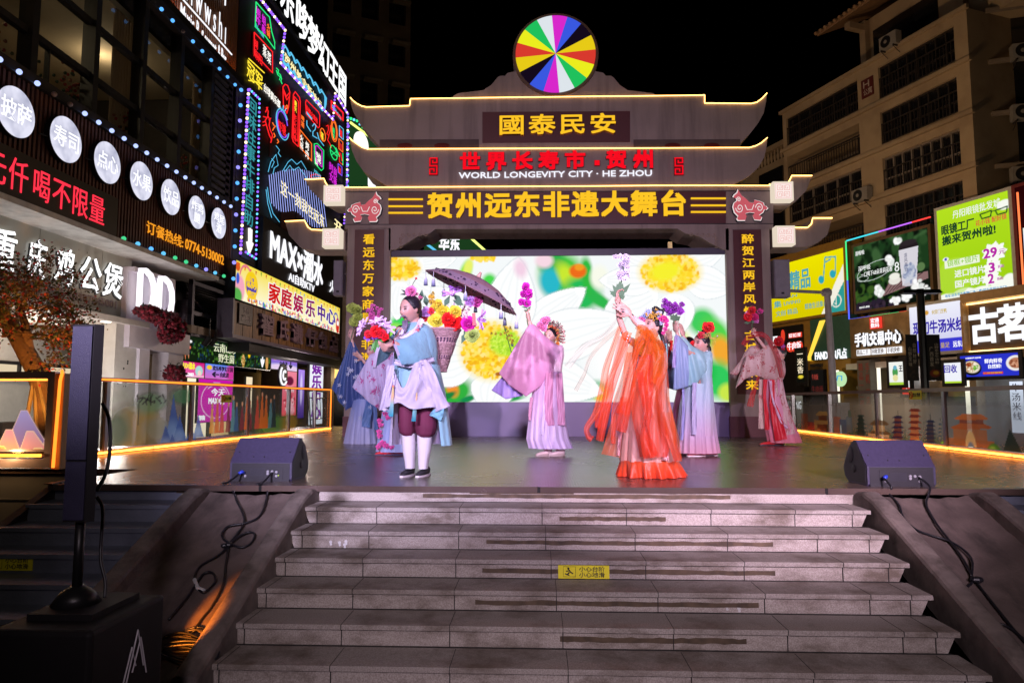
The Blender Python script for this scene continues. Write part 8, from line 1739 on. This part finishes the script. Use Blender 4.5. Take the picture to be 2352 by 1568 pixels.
for pts,w_,c_ in(([(540,765,-.14),(535,900,-.2),(530,1080,-.22),(545,1215,-.22)],(60,66),(.62,.28,.44)),([(615,800,-.12),(622,950,-.17),(632,1100,-.2),(630,1212,-.2)],(50,60),(.64,.30,.46)),([(505,900,-.18),(495,1100,-.22),(480,1292,-.24)],(18,24),(.76,.66,.84)),([(395,990,-.1),(385,1080,-.14),(378,1172,-.15)],(26,20),(.62,.32,.46))):ribbon(mb,pm,pts,w_,c_,1,twist=.25)
part('ribbon',mb,silk,pk,True);shoes(pk,[pm(505,1440,-.05)[:2],pm(607,1442,-.05)[:2]],(.60,.45,.42),(.4,.3,.28),(-.9,-.5),.12)
mb=MB();rnd=random.Random(9)
for x,y,r in((500,385,.055),(470,420,.055),(520,370,.04),(490,440,.045)):blossom(mb,pm(x,y,-.08),r,(.72,.22,.45),rnd,32)
for i in range(46):a=R(rnd.uniform(-35,100));rr_=rnd.uniform(60,78);blossom(mb,pm(540+rr_*math.cos(a),500-rr_*math.sin(a)*1.1,rnd.uniform(-.06,.04)),.016,rnd.choice([(.75,.28,.05),(.70,.35,.10),(.6,.12,.06),(.62,.3,.3)]),rnd,8)
for i in range(60):a=R(rnd.uniform(-30,95));r1=rnd.uniform(95,128);p=pm(540+r1*math.cos(a),505-r1*math.sin(a)*1.05,rnd.uniform(-.05,.05));mb.tube([pm(540+70*math.cos(a),505-70*math.sin(a),0),p],.004,4,c=(.25,.10,.08));mb.ball(p,.011,nu=5,nv=4,c=rnd.choice([(.45,.2,.2),(.6,.35,.3),(.12,.06,.06)]))
for y in(560,578):blossom(mb,pm(602,y,-.05),.025,(.8,.25,.03),rnd,14)
part('flower_crown',mb,petm,pk)
def stemmed(label,pm,base,blooms,r,colr,n,dy,lf=(),seed=3,core=None):
    t=thing('flower_spray',label,'flowers',pm(*base,dy),'flowers carried by the performers');rnd=random.Random(seed);mb=MB()
    for x,y in blooms:blossom(mb,pm(x,y,dy+rnd.uniform(-.03,.03)),r*rnd.uniform(.85,1.15),np.array(colr)*rnd.uniform(.8,1.15),rnd,n)
    part('blooms',mb,petm,t);mb=MB()
    cx_=sum(b[0]for b in blooms)/len(blooms);mb.tube([pm(*base,dy),pm((base[0]+cx_)/2,(base[1]+blooms[-1][1])/2,dy),pm(blooms[0][0],blooms[0][1],dy+.01)],.006,5,c=(.05,.14,.05))
    for x,y,x2,y2,w_ in lf:d=pm(x2,y2,dy)-pm(x,y,dy);leaf(mb,pm(x,y,dy-.02),d,np.linalg.norm(d),w_,(.05,.13,.06))
    part('stem',mb,petm,t);return t
stemmed('stalk of magenta carnations held up by the pink dancer',pm,(366,420),[(350,108),(330,170),(372,150),(370,180),(315,232),(358,245),(345,120),(375,172)],.047,(.60,.02,.46),30,-.2,[(364,280,310,265,.012),(364,285,392,265,.012),(360,300,330,292,.01)])
stemmed('yellow sprig poking out behind the pink dancer sleeve',pm,(268,700),[(175,420),(190,450),(205,470),(225,440),(215,500),(225,530),(240,560),(180,480),(150,490),(110,485),(75,483),(200,520),(235,500),(245,540)],.022,(.45,.36,.03),8,-.03,[(250,590,230,560,.02)],5)
# orange dancer
YO=6.87;pm=lambda x,y,dy=0:P(1303.4+.3439*x,568.4+.3439*y,YO+dy)
og,hd=dancer('dancer with streaming orange organza ribbons holding white blossoms aloft',pm,0,(560,535,0),(-.70,-.60,.32),.122,[dict(j=[(470,655,.05),(390,600,-.05),(345,470,-.12),(335,385,-.14)],d=(.1,0,1),n=(.6,-.5,0),s=1.1,flip=1),dict(j=[(600,650,.0),(520,560,-.2),(450,490,-.2),(420,450,-.2)],d=pm(340,385,-.2)-pm(420,450,-.2),n=(-.3,.9,.1),s=1.2,curl=.35,flip=-1)],[(545,650,0),(545,760,0),(540,900,0),(540,1050,0)],[[(500,1050,0),(490,1300,0),(480,1490,0)],[(590,1050,0),(600,1300,0),(600,1490,0)]],hair_extra=[((0,-.5,.85),(.4,.4,.35))],voxel=.0065)
ora,red_,peach=(.80,.17,.015),(.82,.055,.012),(.68,.42,.38)
mb=MB();lv=interp([(615,520,600,.06,0),(640,440,630,.10,0),(720,430,640,.14,0),(820,440,635,.13,0),(900,430,640,.14,0)],3);levels(mb,pm,lv,(6,.02),grad([(.45,.42,.40),(.55,.40,.36)],len(lv)));part('bodice',mb,silk,og,True)
mb=MB();lv=interp([(880,430,640,.14,0),(1100,390,670,.20,0),(1300,365,705,.24,0),(1420,355,735,.26,0)],5);levels(mb,pm,lv,(13,.05),grad([(.62,.36,.30),(.70,.42,.38),(.70,.36,.30)],len(lv)),n=130,seed=1);part('skirt',mb,silk,og,True)
mb=MB();lv=interp([(1415,354,738,.262,0),(1470,350,755,.27,0),(1522,350,772,.275,0)],3);levels(mb,pm,lv,(13,.12),grad([(.78,.10,.03),red_],len(lv)),n=170,seed=1);part('hem',mb,silk,og,True)
mb=MB();ribbon(mb,pm,[(640,640,.02),(650,800,-.02),(640,950,-.08),(655,1100,-.12)],(50,40),(.16,.42,.45),1,twist=.3);part('teal_panel',mb,silk,og,True)
mb=MB()
for pts,w_ in(([(585,780,-.16),(615,950,-.2),(640,1200,-.26),(655,1420,-.3)],(26,40)),([(360,1000,-.12),(355,1200,-.18),(338,1390,-.2)],(14,22))):ribbon(mb,pm,pts,w_,(.70,.40,.42),1,(.74,.5,.52),.15)
part('sequin_band',mb,pbr('sequin',attr=True,rough=.25,metal=.5,var=.4,scale=120,bump=.8,bscale=160),og)
mb=MB();rnd=random.Random(10)
RB_=[([(560,560,-.24),(480,640,-.3),(440,800,-.32),(400,1000,-.32),(360,1230,-.3)],(70,70),ora,red_),([(560,560,-.24),(540,700,-.3),(490,900,-.34),(470,1100,-.34),(540,1390,-.34)],(90,110),ora,red_),([(600,620,-.15),(620,800,-.24),(560,1000,-.3),(600,1200,-.32),(620,1400,-.34)],(90,130),ora,red_),([(610,640,-.1),(640,850,-.2),(640,1050,-.28),(690,1250,-.3),(740,1420,-.3)],(60,110),ora,red_),([(470,600,-.15),(420,760,-.25),(390,950,-.28),(370,1110,-.28)],(80,90),(.78,.22,.02),red_),([(400,560,-.1),(350,720,-.15),(290,880,-.18),(260,1050,-.2),(215,1290,-.2)],(70,60),ora,red_),([(350,530,-.12),(310,650,-.15),(260,800,-.18),(235,950,-.18),(190,1100,-.18),(130,1200,-.18),(140,1260,-.2),(165,1280,-.2)],(50,50),ora,red_),([(380,600,-.08),(330,800,-.12),(280,980,-.14),(230,1130,-.14),(215,1210,-.16)],(80,70),red_,red_),([(420,700,-.16),(370,900,-.2),(330,1060,-.22),(310,1200,-.22),(305,1310,-.22)],(60,50),ora,red_),([(520,720,-.28),(520,900,-.36),(540,1100,-.38),(520,1250,-.38),(560,1400,-.38)],(100,90),red_,red_)]
for i,(pts,w_,c1,c2)in enumerate(RB_):ribbon(mb,pm,pts,(w_[0]*.95,w_[1]*1.05),c1,i*1.3,c2,.9)
part('orange_ribbon',mb,organza,og,True)
mb=MB();ribbon(mb,pm,[(470,560,-.22),(500,545,-.25),(545,590,-.28),(580,650,-.24),(610,720,-.2)],(60,80),(.78,.25,.02),1,ora,.3);ribbon(mb,pm,[(560,545,-.25),(590,640,-.22),(600,760,-.24),(560,900,-.28)],(50,100),(.75,.3,.03),2,ora,.4);sleeve(mb,pm,[(610,630,600,760,.06,-.06),(530,540,480,720,.05,-.2),(470,525,440,660,.04,-.22)],[(.72,.30,.03),(.75,.28,.03)],.02,2,0);part('orange_sleeve',mb,organza,og,True)
mb=MB();ribbon(mb,pm,[(330,480,-.1),(240,590,-.06),(130,650,-.04),(60,720,-.03),(0,800,-.02)],(26,60),(.66,.42,.40),1,(.70,.52,.50),.7);ribbon(mb,pm,[(340,540,-.1),(240,630,-.06),(150,740,-.05),(110,850,-.05),(55,955,-.04)],(30,26),(.72,.16,.06),2,(.55,.12,.10),.7);part('trailing_wisp',mb,wisp,og,True)
mb=MB();lv=interp([(1080,330,420,.1,-.1),(1250,270,400,.14,-.12),(1390,225,350,.15,-.13)],4);ribbon(mb,pm,[(390,1000,-.1),(330,1180,-.14),(290,1390,-.16)],(50,120),(.62,.22,.10),1,(.74,.12,.03),.2);ribbon(mb,pm,[(650,1000,-.05),(690,1200,-.08),(720,1430,-.1)],(50,90),(.62,.28,.06),2,(.78,.14,.02),.2);part('over_panel',mb,organza,og,True)
mb=MB();sleeve(mb,pm,[(520,500,500,560,.032,-.2),(470,470,455,520,.03,-.2),(428,445,418,478,.026,-.2)],[(.74,.58,.66)]*2,.004,1,0);part('inner_sleeve',mb,fab,og,True)
mb=MB();rnd=random.Random(7)
for i in range(7):a=R(35+i*18);mb.tube([pm(590+45*math.cos(a)-10,440-10*i%7,.02)if 0 else pm(575+8*i,470,.03),pm(572+12*i,405-10*math.sin(i),.02),pm(600+6*i,430,.06)],.014,6)
part('hair_loop',mb,hairm,og,True);mb=MB()
for i in range(26):blossom(mb,pm(565+rnd.gauss(0,24),452+rnd.gauss(0,14),-.09+rnd.uniform(-.02,.02)),.012,(.62,.38,.06),rnd,7)
for x,y,r,c_ in((520,450,.03,(.40,.50,.72)),(505,470,.03,(.35,.45,.75)),(495,485,.035,(.72,.06,.22)),(540,430,.03,(.45,.55,.75)),(610,445,.03,(.5,.6,.8)),(640,480,.036,(.70,.05,.32)),(625,470,.03,(.75,.10,.38)),(655,490,.03,(.68,.05,.32)),(660,520,.022,(.68,.05,.32)),(652,545,.022,(.72,.08,.36)),(640,570,.018,(.72,.08,.36)),(625,500,.025,(.55,.62,.8))):blossom(mb,pm(x,y,-.05),r,c_,rnd,18)
part('flower_crown',mb,petm,og);mb=MB();mb.tube([pm(620,560,.02),pm(632,600,.0),pm(645,650,-.02),pm(655,690,-.02)],[.022,.02,.018,.008],8);part('braid',mb,hairm,og,True)
mb=MB()
for x,y in((405,590),(400,608),(396,625),(392,642),(388,655)):mb.ball(pm(x,y,-.1),.008,nu=6,nv=4)
part('pearl_trim',mb,pbr('pearl',(.7,.6,.6),.3),og)
stemmed('tall stalk of white blossoms held up by the orange dancer',pm,(345,400),[(385,60),(350,62),(320,65),(405,70),(395,95),(370,110),(350,120),(395,130),(365,150),(395,160),(345,180),(375,185),(400,190),(350,205),(385,210),(360,170),(380,75)],.027,(.66,.62,.78),14,-.14,[(350,330,280,290,.03),(350,320,300,250,.03),(350,325,380,280,.03),(352,320,420,240,.025),(350,335,385,325,.03),(345,300,330,240,.025),(350,290,370,240,.03),(345,310,285,310,.03),(352,280,350,225,.03),(350,330,315,300,.03)])
# pale blue dancer
YB=9.38;pm=lambda x,y,dy=0:P(1499.4+.2438*x,686+.2438*y,YB+dy)
pb,hd=dancer('dancer in pale blue to pink robe raising purple orchids near the right pillar',pm,0,(455,425,0),(-.82,-.55,.05),.135,[dict(j=[(520,535,0),(400,520,-.1),(320,420,-.14),(290,355,-.14)],d=(-.25,0,1),n=(-.6,.6,0),s=1.2,curl=.35),dict(j=[(430,540,-.1),(320,500,-.22),(250,400,-.24),(228,320,-.24)],d=(-.25,0,1),n=(.8,.4,0),s=1.2,flip=-1)],[(490,530,0),(490,640,0),(480,760,0),(470,900,0)],[[(430,950,0),(420,1200,0),(420,1450,0)],[(520,950,0),(520,1200,0),(520,1450,0)]],hair_extra=[((0,-.95,-.55),(.4,.35,.6)),((0,-.4,1.1),(.3,.3,.5))])
pbl,pbl2=(.36,.64,.70),(.46,.70,.76)
mb=MB();lv=interp([(495,480,545,.07,0),(520,440,560,.10,0),(600,420,562,.13,0),(720,430,556,.13,0),(790,440,560,.13,0),(1000,385,575,.17,0),(1288,372,580,.19,0)],3);levels(mb,pm,lv,(10,.02),grad([pbl2,pbl2,pbl,(.44,.64,.72),(.48,.60,.72),(.64,.44,.60)],len(lv)),seed=1);part('robe',mb,silk,pb,True)
mb=MB();lv=interp([(800,300,560,.13,.02),(1000,255,575,.18,.02),(1280,225,600,.22,.02),(1448,212,628,.23,.02)],5);levels(mb,pm,lv,(19,.045),grad([(.42,.62,.72),(.48,.56,.72),(.62,.44,.64),(.72,.36,.48)],len(lv)),n=150,seed=3);part('skirt',mb,silk,pb,True)
mb=MB();sleeve(mb,pm,[(550,520,540,640,.1,0),(460,490,480,720,.1,-.08),(370,440,400,810,.09,-.13),(300,360,320,825,.07,-.15),(265,350,265,780,.05,-.15)],[pbl2,pbl,pbl,pbl2],.03,4,2,7,34);part('sleeve',mb,silk,pb,True)
mb=MB();sleeve(mb,pm,[(330,440,330,830,.06,-.24),(250,350,250,850,.05,-.26),(215,330,190,860,.04,-.26)],[(.30,.42,.66),(.34,.46,.70)],.025,3,1);part('sleeve',mb,silk,pb,True)
mb=MB();ribbon(mb,pm,[(395,790,-.18),(390,950,-.22),(390,1280,-.25)],40,(.50,.48,.70),1,(.55,.52,.72),.1);ribbon(mb,pm,[(220,350,-.3),(205,480,-.31),(200,650,-.31)],30,(.45,.38,.68),1,twist=.1);ribbon(mb,pm,[(285,830,-.16),(290,1050,-.22),(275,1330,-.26)],24,(.36,.36,.68),2,twist=.1);part('trim_band',mb,silk,pb,True)
shoes(pb,[pm(425,1470,-.05)[:2],pm(540,1466,.06)[:2]],(.62,.02,.05),(.7,.6,.62),(-.95,-.3),.13)
mb=MB();rnd=random.Random(8);blossom(mb,pm(520,275,-.02),.075,(.75,.03,.03),rnd,40);blossom(mb,pm(455,345,-.1),.045,(.72,.04,.08),rnd,22)
for i in range(34):blossom(mb,pm(rnd.uniform(470,545),rnd.uniform(315,375),-.1+rnd.uniform(-.02,.03)),.014,(.55,.36,.12),rnd,7)
for x in(560,575,590):mb.tube([pm(545,380,0),pm(x+15,365,0)],.004,4,c=(.6,.4,.1));mb.tube([pm(x,372,0),pm(x-4,440,0)],.003,4,c=(.6,.4,.1))
for x,y in((430,310),(608,352),(440,335)):mb.ball(pm(x,y,-.05),.012,nu=6,nv=4,c=(.5,.4,.6))
mb.ball(pm(512,490,-.1),.012,nu=6,nv=5,c=(.7,.7,.75));blossom(mb,pm(382,430,-.02),.045,(.72,.02,.03),rnd,22);part('flower_crown',mb,petm,pb)
stemmed('bunch of purple orchids held up by the pale blue dancer',pm,(215,300),[(110,20),(125,45),(105,70),(130,75),(150,55),(140,105),(165,120),(150,140),(180,90),(205,60),(215,85),(200,110),(270,55),(255,100),(265,120),(250,135),(120,95),(185,120)],.038,(.36,.05,.52),14,-.24,[(205,210,165,150,.035),(205,210,225,140,.04),(208,205,262,165,.035),(205,215,190,140,.035)])
# hidden dancer with the red scarf, between the orange and the pale blue ones
YH=10.1
hd_,_=dancer('half-hidden dancer with red scarf between the orange and pale blue dancers',lambda x,y,dy=0:P(1499.4+.2438*x,686+.2438*y,YH+dy),0,(330,440,0.05),(-.8,-.5,.1),.12,[dict(j=[(350,540,0),(250,560,-.05),(150,480,-.08),(128,440,-.08)],d=(-.2,0,1),n=(-.4,-.8,0),s=1.2,curl=.4),dict(j=[(340,540,0.05),(260,560,0),(180,450,0),(160,400,0)],d=(-.1,0,1),n=(-.4,-.8,0),s=1.2,curl=.3)],[(330,540,0),(330,640,0),(320,760,0),(310,900,0)],[[(260,950,0),(250,1200,0),(250,1420,0)],[(330,950,0),(330,1200,0),(330,1420,0)]])
pm=lambda x,y,dy=0:P(1499.4+.2438*x,686+.2438*y,YH+dy)
mb=MB();lv=interp([(520,280,400,.08,0),(700,260,400,.13,0),(850,230,400,.14,0),(1100,180,430,.2,0),(1430,150,460,.24,0)],4);levels(mb,pm,lv,(15,.04),grad([(.50,.30,.44),(.55,.30,.50),(.60,.10,.30),(.66,.22,.40)],len(lv)),n=110);part('robe',mb,silk,hd_,True)
mb=MB();sleeve(mb,pm,[(330,520,330,800,.07,-.03),(230,520,220,862,.06,-.07),(165,480,140,840,.05,-.1),(120,520,88,720,.04,-.1)],[(.30,.36,.60),(.28,.40,.62),(.50,.26,.44)],.02,3,1);part('sleeve',mb,silk,hd_,True)
mb=MB();ribbon(mb,pm,[(178,390,-.12),(160,500,-.14),(120,620,-.14),(85,690,-.14)],(24,40),(.78,.02,.02),1,twist=.2);part('scarf',mb,silk,hd_,True)
mb=MB();rnd=random.Random(4)
for a in range(8):mb.tube([pm(165,645,-.16),pm(165+32*math.cos(a*.785),645+32*math.sin(a*.785),-.16)],.005,4,c=(.30,.06,.08))
part('embroidery',mb,petm,hd_)
# cream and red dancer beside the right pillar
YC=11.7;pm=lambda x,y,dy=0:P(1656.2+.2313*x,686+.2313*y,YC+dy)
cr_,hd=dancer('dancer in cream floral robe with red scarf beside the right gate pillar',pm,0,(578,548,0),(-.85,-.5,.0),.13,[dict(j=[(590,640,0),(500,580,-.15),(430,480,-.2),(370,400,-.2)],d=(-.5,0,1),n=(-.5,.6,0),s=1.1),dict(j=[(560,650,.1),(460,600,.05),(370,480,0),(335,380,-.05)],d=(-.2,0,1),n=(.6,.6,0),s=1.1,flip=-1)],[(580,640,0),(575,720,0),(560,800,0),(540,900,0)],[[(500,950,0),(490,1200,0),(490,1420,0)],[(560,950,0),(570,1200,0),(570,1420,0)]],hair_extra=[((0,-.3,.8),(.5,.5,.4))])
flo=cloth('floral_cloth',1,.3,.5,.2,None,((.40,.05,.06),9,.22,.36))
crm,rd_,pkk=(.58,.42,.38),(.62,.015,.03),(.66,.30,.42)
mb=MB();lv=interp([(595,560,610,.06,0),(630,520,632,.09,0),(720,500,625,.13,0),(805,420,610,.14,0)],3);levels(mb,pm,lv,(7,.03),grad([crm,crm],len(lv)));part('bodice',mb,flo,cr_,True)
mb=MB();lv=interp([(800,415,605,.14,0),(1000,410,640,.18,0),(1200,430,700,.2,0),(1330,450,755,.22,0),(1425,470,790,.22,0)],5);levels(mb,pm,lv,(13,.05),grad([pkk,pkk,(.70,.26,.36),(.72,.22,.28)],len(lv)),n=120,seed=5);part('skirt',mb,silk,cr_,True)
mb=MB()
for pts,w_,c_ in(([(440,800,-.16),(435,950,-.2),(450,1150,-.22),(460,1300,-.22)],40,rd_),([(510,800,-.16),(510,1000,-.2),(540,1150,-.23),(600,1400,-.25)],(40,110),rd_),([(490,810,-.18),(500,920,-.22),(540,1080,-.25),(600,1220,-.26),(660,1285,-.26)],24,(.66,.50,.62))):ribbon(mb,pm,pts,w_,c_,1,twist=.3)
part('ribbon',mb,silk,cr_,True)
mb=MB();ribbon(mb,pm,[(405,800,-.1),(400,1000,-.12),(408,1290,-.13)],(50,60),(.58,.44,.38),1,twist=.2);ribbon(mb,pm,[(570,800,-.14),(590,950,-.17),(640,1150,-.2),(690,1345,-.22)],(80,100),(.58,.42,.40),2,twist=.2);part('over_panel',mb,flo,cr_,True)
mb=MB();sleeve(mb,pm,[(620,620,620,800,.09,0),(550,560,540,810,.09,-.1),(480,430,430,790,.08,-.16),(430,480,340,760,.07,-.18),(330,550,230,800,.06,-.18),(250,560,150,890,.05,-.18),(240,640,140,890,.03,-.18)],[crm,crm,(.62,.46,.42),crm],.035,4,2,6,34);part('sleeve',mb,flo,cr_,True)
mb=MB();sleeve(mb,pm,[(370,460,380,560,.05,0),(290,470,270,640,.05,0),(240,520,150,760,.04,0),(200,620,82,745,.03,0)],[crm,(.50,.38,.34),(.56,.42,.38)],.02,3,1);part('sleeve',mb,flo,cr_,True)
rnd=random.Random(16)
mb=MB();ribbon(mb,pm,[(220,460,-.14),(270,390,-.18),(340,352,-.22),(430,362,-.24),(480,420,-.24),(530,510,-.24),(570,620,-.22),(610,780,-.18)],(60,44),rd_,1,(.55,.01,.03),.4);ribbon(mb,pm,[(375,770,-.22),(345,860,-.22),(310,960,-.22),(290,1070,-.22)],(26,60),(.66,.02,.02),2,(.70,.03,.02),.4);part('scarf',mb,organza,cr_,True)
shoes(cr_,[pm(470,1440,-.05)[:2],pm(560,1440,0)[:2]],(.5,.015,.02),(.02,.02,.03),(-.95,-.25),.13)
mb=MB();blossom(mb,pm(570,430,-.1),.075,(.62,.015,.02),rnd,36);blossom(mb,pm(612,470,-.1),.035,(.6,.15,.55),rnd,16);blossom(mb,pm(615,495,-.1),.03,(.55,.02,.05),rnd,14);blossom(mb,pm(525,440,-.08),.03,(.55,.35,.3),rnd,12);mb.tube([pm(612,500,-.08),pm(606,580,-.08)],.005,4,c=(.6,.4,.3));part('flower_crown',mb,petm,cr_)
t=stemmed('bunch of red and pink roses above the cream dancer scarf',pm,(340,400),[(305,118),(265,185),(255,195)],.06,(.66,.02,.03),26,-.15,[(300,230,225,240,.03),(300,225,340,230,.03),(350,130,420,140,.02)])
mb=MB()
for x,y,r,c_ in((320,180,.065,(.55,.02,.16)),(258,152,.04,(.7,.35,.6)),(348,222,.04,(.66,.20,.52)),(385,125,.045,(.62,.06,.28)),(345,195,.04,(.5,.02,.14))):blossom(mb,pm(x,y,-.16),r,c_,rnd,22)
mb.tube([pm(320,130,-.14),pm(430,140,-.14)],.004,4,c=(.05,.12,.05));part('blooms',mb,petm,t)
# dark blue dancer left, face hidden behind the man
YD=11.95;pm=lambda x,y,dy=0:P(754.6+.2501*x,666.4+.2501*y,YD+dy)
db,_=dancer('dancer in dark blue robe raising pale green carnations beside the left pillar',pm,0,(400,560,.1),(-.5,-.8,.1),.12,[dict(j=[(330,680,0),(270,600,-.1),(225,500,-.12),(210,445,-.12)],d=(0,0,1),n=(.6,-.6,0),s=1.3),dict(j=[(400,690,0),(370,700,-.12),(330,660,-.18),(315,640,-.18)],d=(-.8,0,.75),n=(-.4,-.6,-.3),s=1.3,curl=.4)],[(370,680,0),(360,780,0),(340,900,0),(320,1000,0)],[[(260,1050,0),(250,1200,0),(245,1390,0)],[(360,1050,0),(360,1200,0),(360,1390,0)]])
nv,nv2=(.045,.085,.26),(.07,.13,.36)
mb=MB();lv=interp([(640,330,430,.07,0),(700,290,460,.11,0),(850,280,440,.14,0),(1000,240,420,.16,0)],4);levels(mb,pm,lv,(8,.03),grad([nv2,nv],len(lv)));part('bodice',mb,silk,db,True)
mb=MB();lv=interp([(980,230,420,.15,0),(1150,195,435,.19,0),(1300,165,450,.22,0),(1405,148,460,.23,0)],5);levels(mb,pm,lv,(15,.05),grad([(.20,.28,.56),(.34,.38,.62),(.40,.42,.62)],len(lv)),n=120,seed=2);part('skirt',mb,silk,db,True)
mb=MB();sleeve(mb,pm,[(350,660,330,1005,.09,0),(290,580,260,1040,.08,-.08),(240,480,160,1105,.06,-.12),(215,462,90,1010,.05,-.13),(195,470,36,900,.035,-.13)],[nv2,nv,nv,(.05,.11,.30),nv2],.035,4,1,7,34);part('sleeve',mb,silk,db,True)
mb=MB();ribbon(mb,pm,[(380,1000,-.18),(360,1120,-.22),(340,1255,-.24)],(50,90),(.10,.20,.48),1,(.14,.26,.52),.2);ribbon(mb,pm,[(420,1010,-.14),(430,1150,-.2),(435,1280,-.22)],(30,40),(.12,.20,.46),2,twist=.2);part('sash',mb,silk,db,True)
mb=MB();rnd=random.Random(5)
for x,y in((185,720),(195,745),(175,770),(215,735),(250,650),(262,790),(240,800),(110,975),(145,1030),(290,1170),(380,1075),(100,870)):
    for a in range(5):leaf(mb,pm(x,y,-.215),(math.cos(a*1.3),0,math.sin(a*1.3)),.045,.008,(.40,.46,.58))
part('embroidery',mb,petm,db)
stemmed('stalk of pale green carnations raised beside the left gate pillar',pm,(200,470),[(235,175),(255,270),(215,165),(265,185),(275,250),(240,290)],.075,(.42,.52,.10),34,-.15,[(225,240,200,180,.03),(230,210,270,235,.035),(225,300,205,250,.03),(225,310,250,300,.03)])
# lilac dancer right behind the man
YLc=9.5;pm=lambda x,y,dy=0:P(754.6+.2501*x,666.4+.2501*y,YLc+dy)
ll,_=dancer('dancer in white and lilac flower-print dress half behind the bearded man',pm,0,(660,400,.1),(-.5,-.8,.1),.115,[dict(j=[(620,520,0),(540,600,-.15),(460,500,-.2),(420,400,-.2)],d=(-.3,0,1),n=(.6,.4,0),s=1.1)],[(640,520,0),(630,640,0),(620,760,0),(610,900,0)],[[(560,1000,0),(545,1250,0),(540,1480,0)],[(650,1000,0),(660,1250,0),(660,1480,0)]])
lw,lbl=(.64,.56,.78),(.36,.44,.80)
mb=MB();lv=interp([(490,570,720,.08,0),(650,560,740,.12,0),(900,530,750,.15,0),(1150,490,770,.2,0),(1350,460,790,.22,0),(1478,440,800,.23,0)],4);levels(mb,pm,lv,(11,.035),grad([lw,lbl,(.38,.46,.80),(.44,.50,.82)],len(lv)),n=110);part('dress',mb,silk,ll,True)
mb=MB();sleeve(mb,pm,[(600,560,590,960,.08,-.05),(510,580,520,1060,.07,-.13),(430,570,470,1105,.06,-.17),(380,590,340,1000,.05,-.18),(355,640,222,890,.035,-.18)],[lw,lw,(.66,.60,.80),(.60,.54,.78)],.03,4,2,7,34);part('sleeve',mb,cloth('petal_print_cloth',.8,.5,.5,.2,None,((.55,.06,.28),8,.15,.30)),ll,True)
rnd=random.Random(17);mb=MB()
for x,y in((470,1200),(480,1240),(465,1300),(472,1340),(500,1400),(480,1420),(520,1420),(460,1440),(545,1430),(580,1440),(520,1130),(545,1170)):blossom(mb,pm(x,y,-.2 if y<1350 else-.235),.035,(.70,.10,.38),rnd,10)
part('hem_flower',mb,petm,ll);shoes(ll,[pm(540,1495,-.12)[:2],pm(620,1492,-.1)[:2]],(.62,.02,.03),(.05,.03,.08),(-.9,-.4),.14)
t=thing('flower_spray','branch of pink peach blossom rising behind the bouquet','flowers',pm(415,420,-.2),'flowers carried by the performers');mb=MB();rnd=random.Random(19)
for x0,y0,x1,y1 in((415,330,395,130),(420,330,465,160),(400,300,370,180)):
    for i in range(13):f=i/12;blossom(mb,pm(x0+(x1-x0)*f+rnd.gauss(0,12),y0+(y1-y0)*f+rnd.gauss(0,8),-.2+rnd.uniform(-.03,.03)),.026,(.60,.10,.36),rnd,9)
part('blooms',mb,petm,t);mb=MB();mb.tube([pm(418,430,-.2),pm(412,330,-.2),pm(396,130,-.19)],.006,5,c=(.2,.12,.06));mb.tube([pm(414,340,-.2),pm(465,160,-.19)],.005,5,c=(.2,.12,.06));part('stem',mb,petm,t)
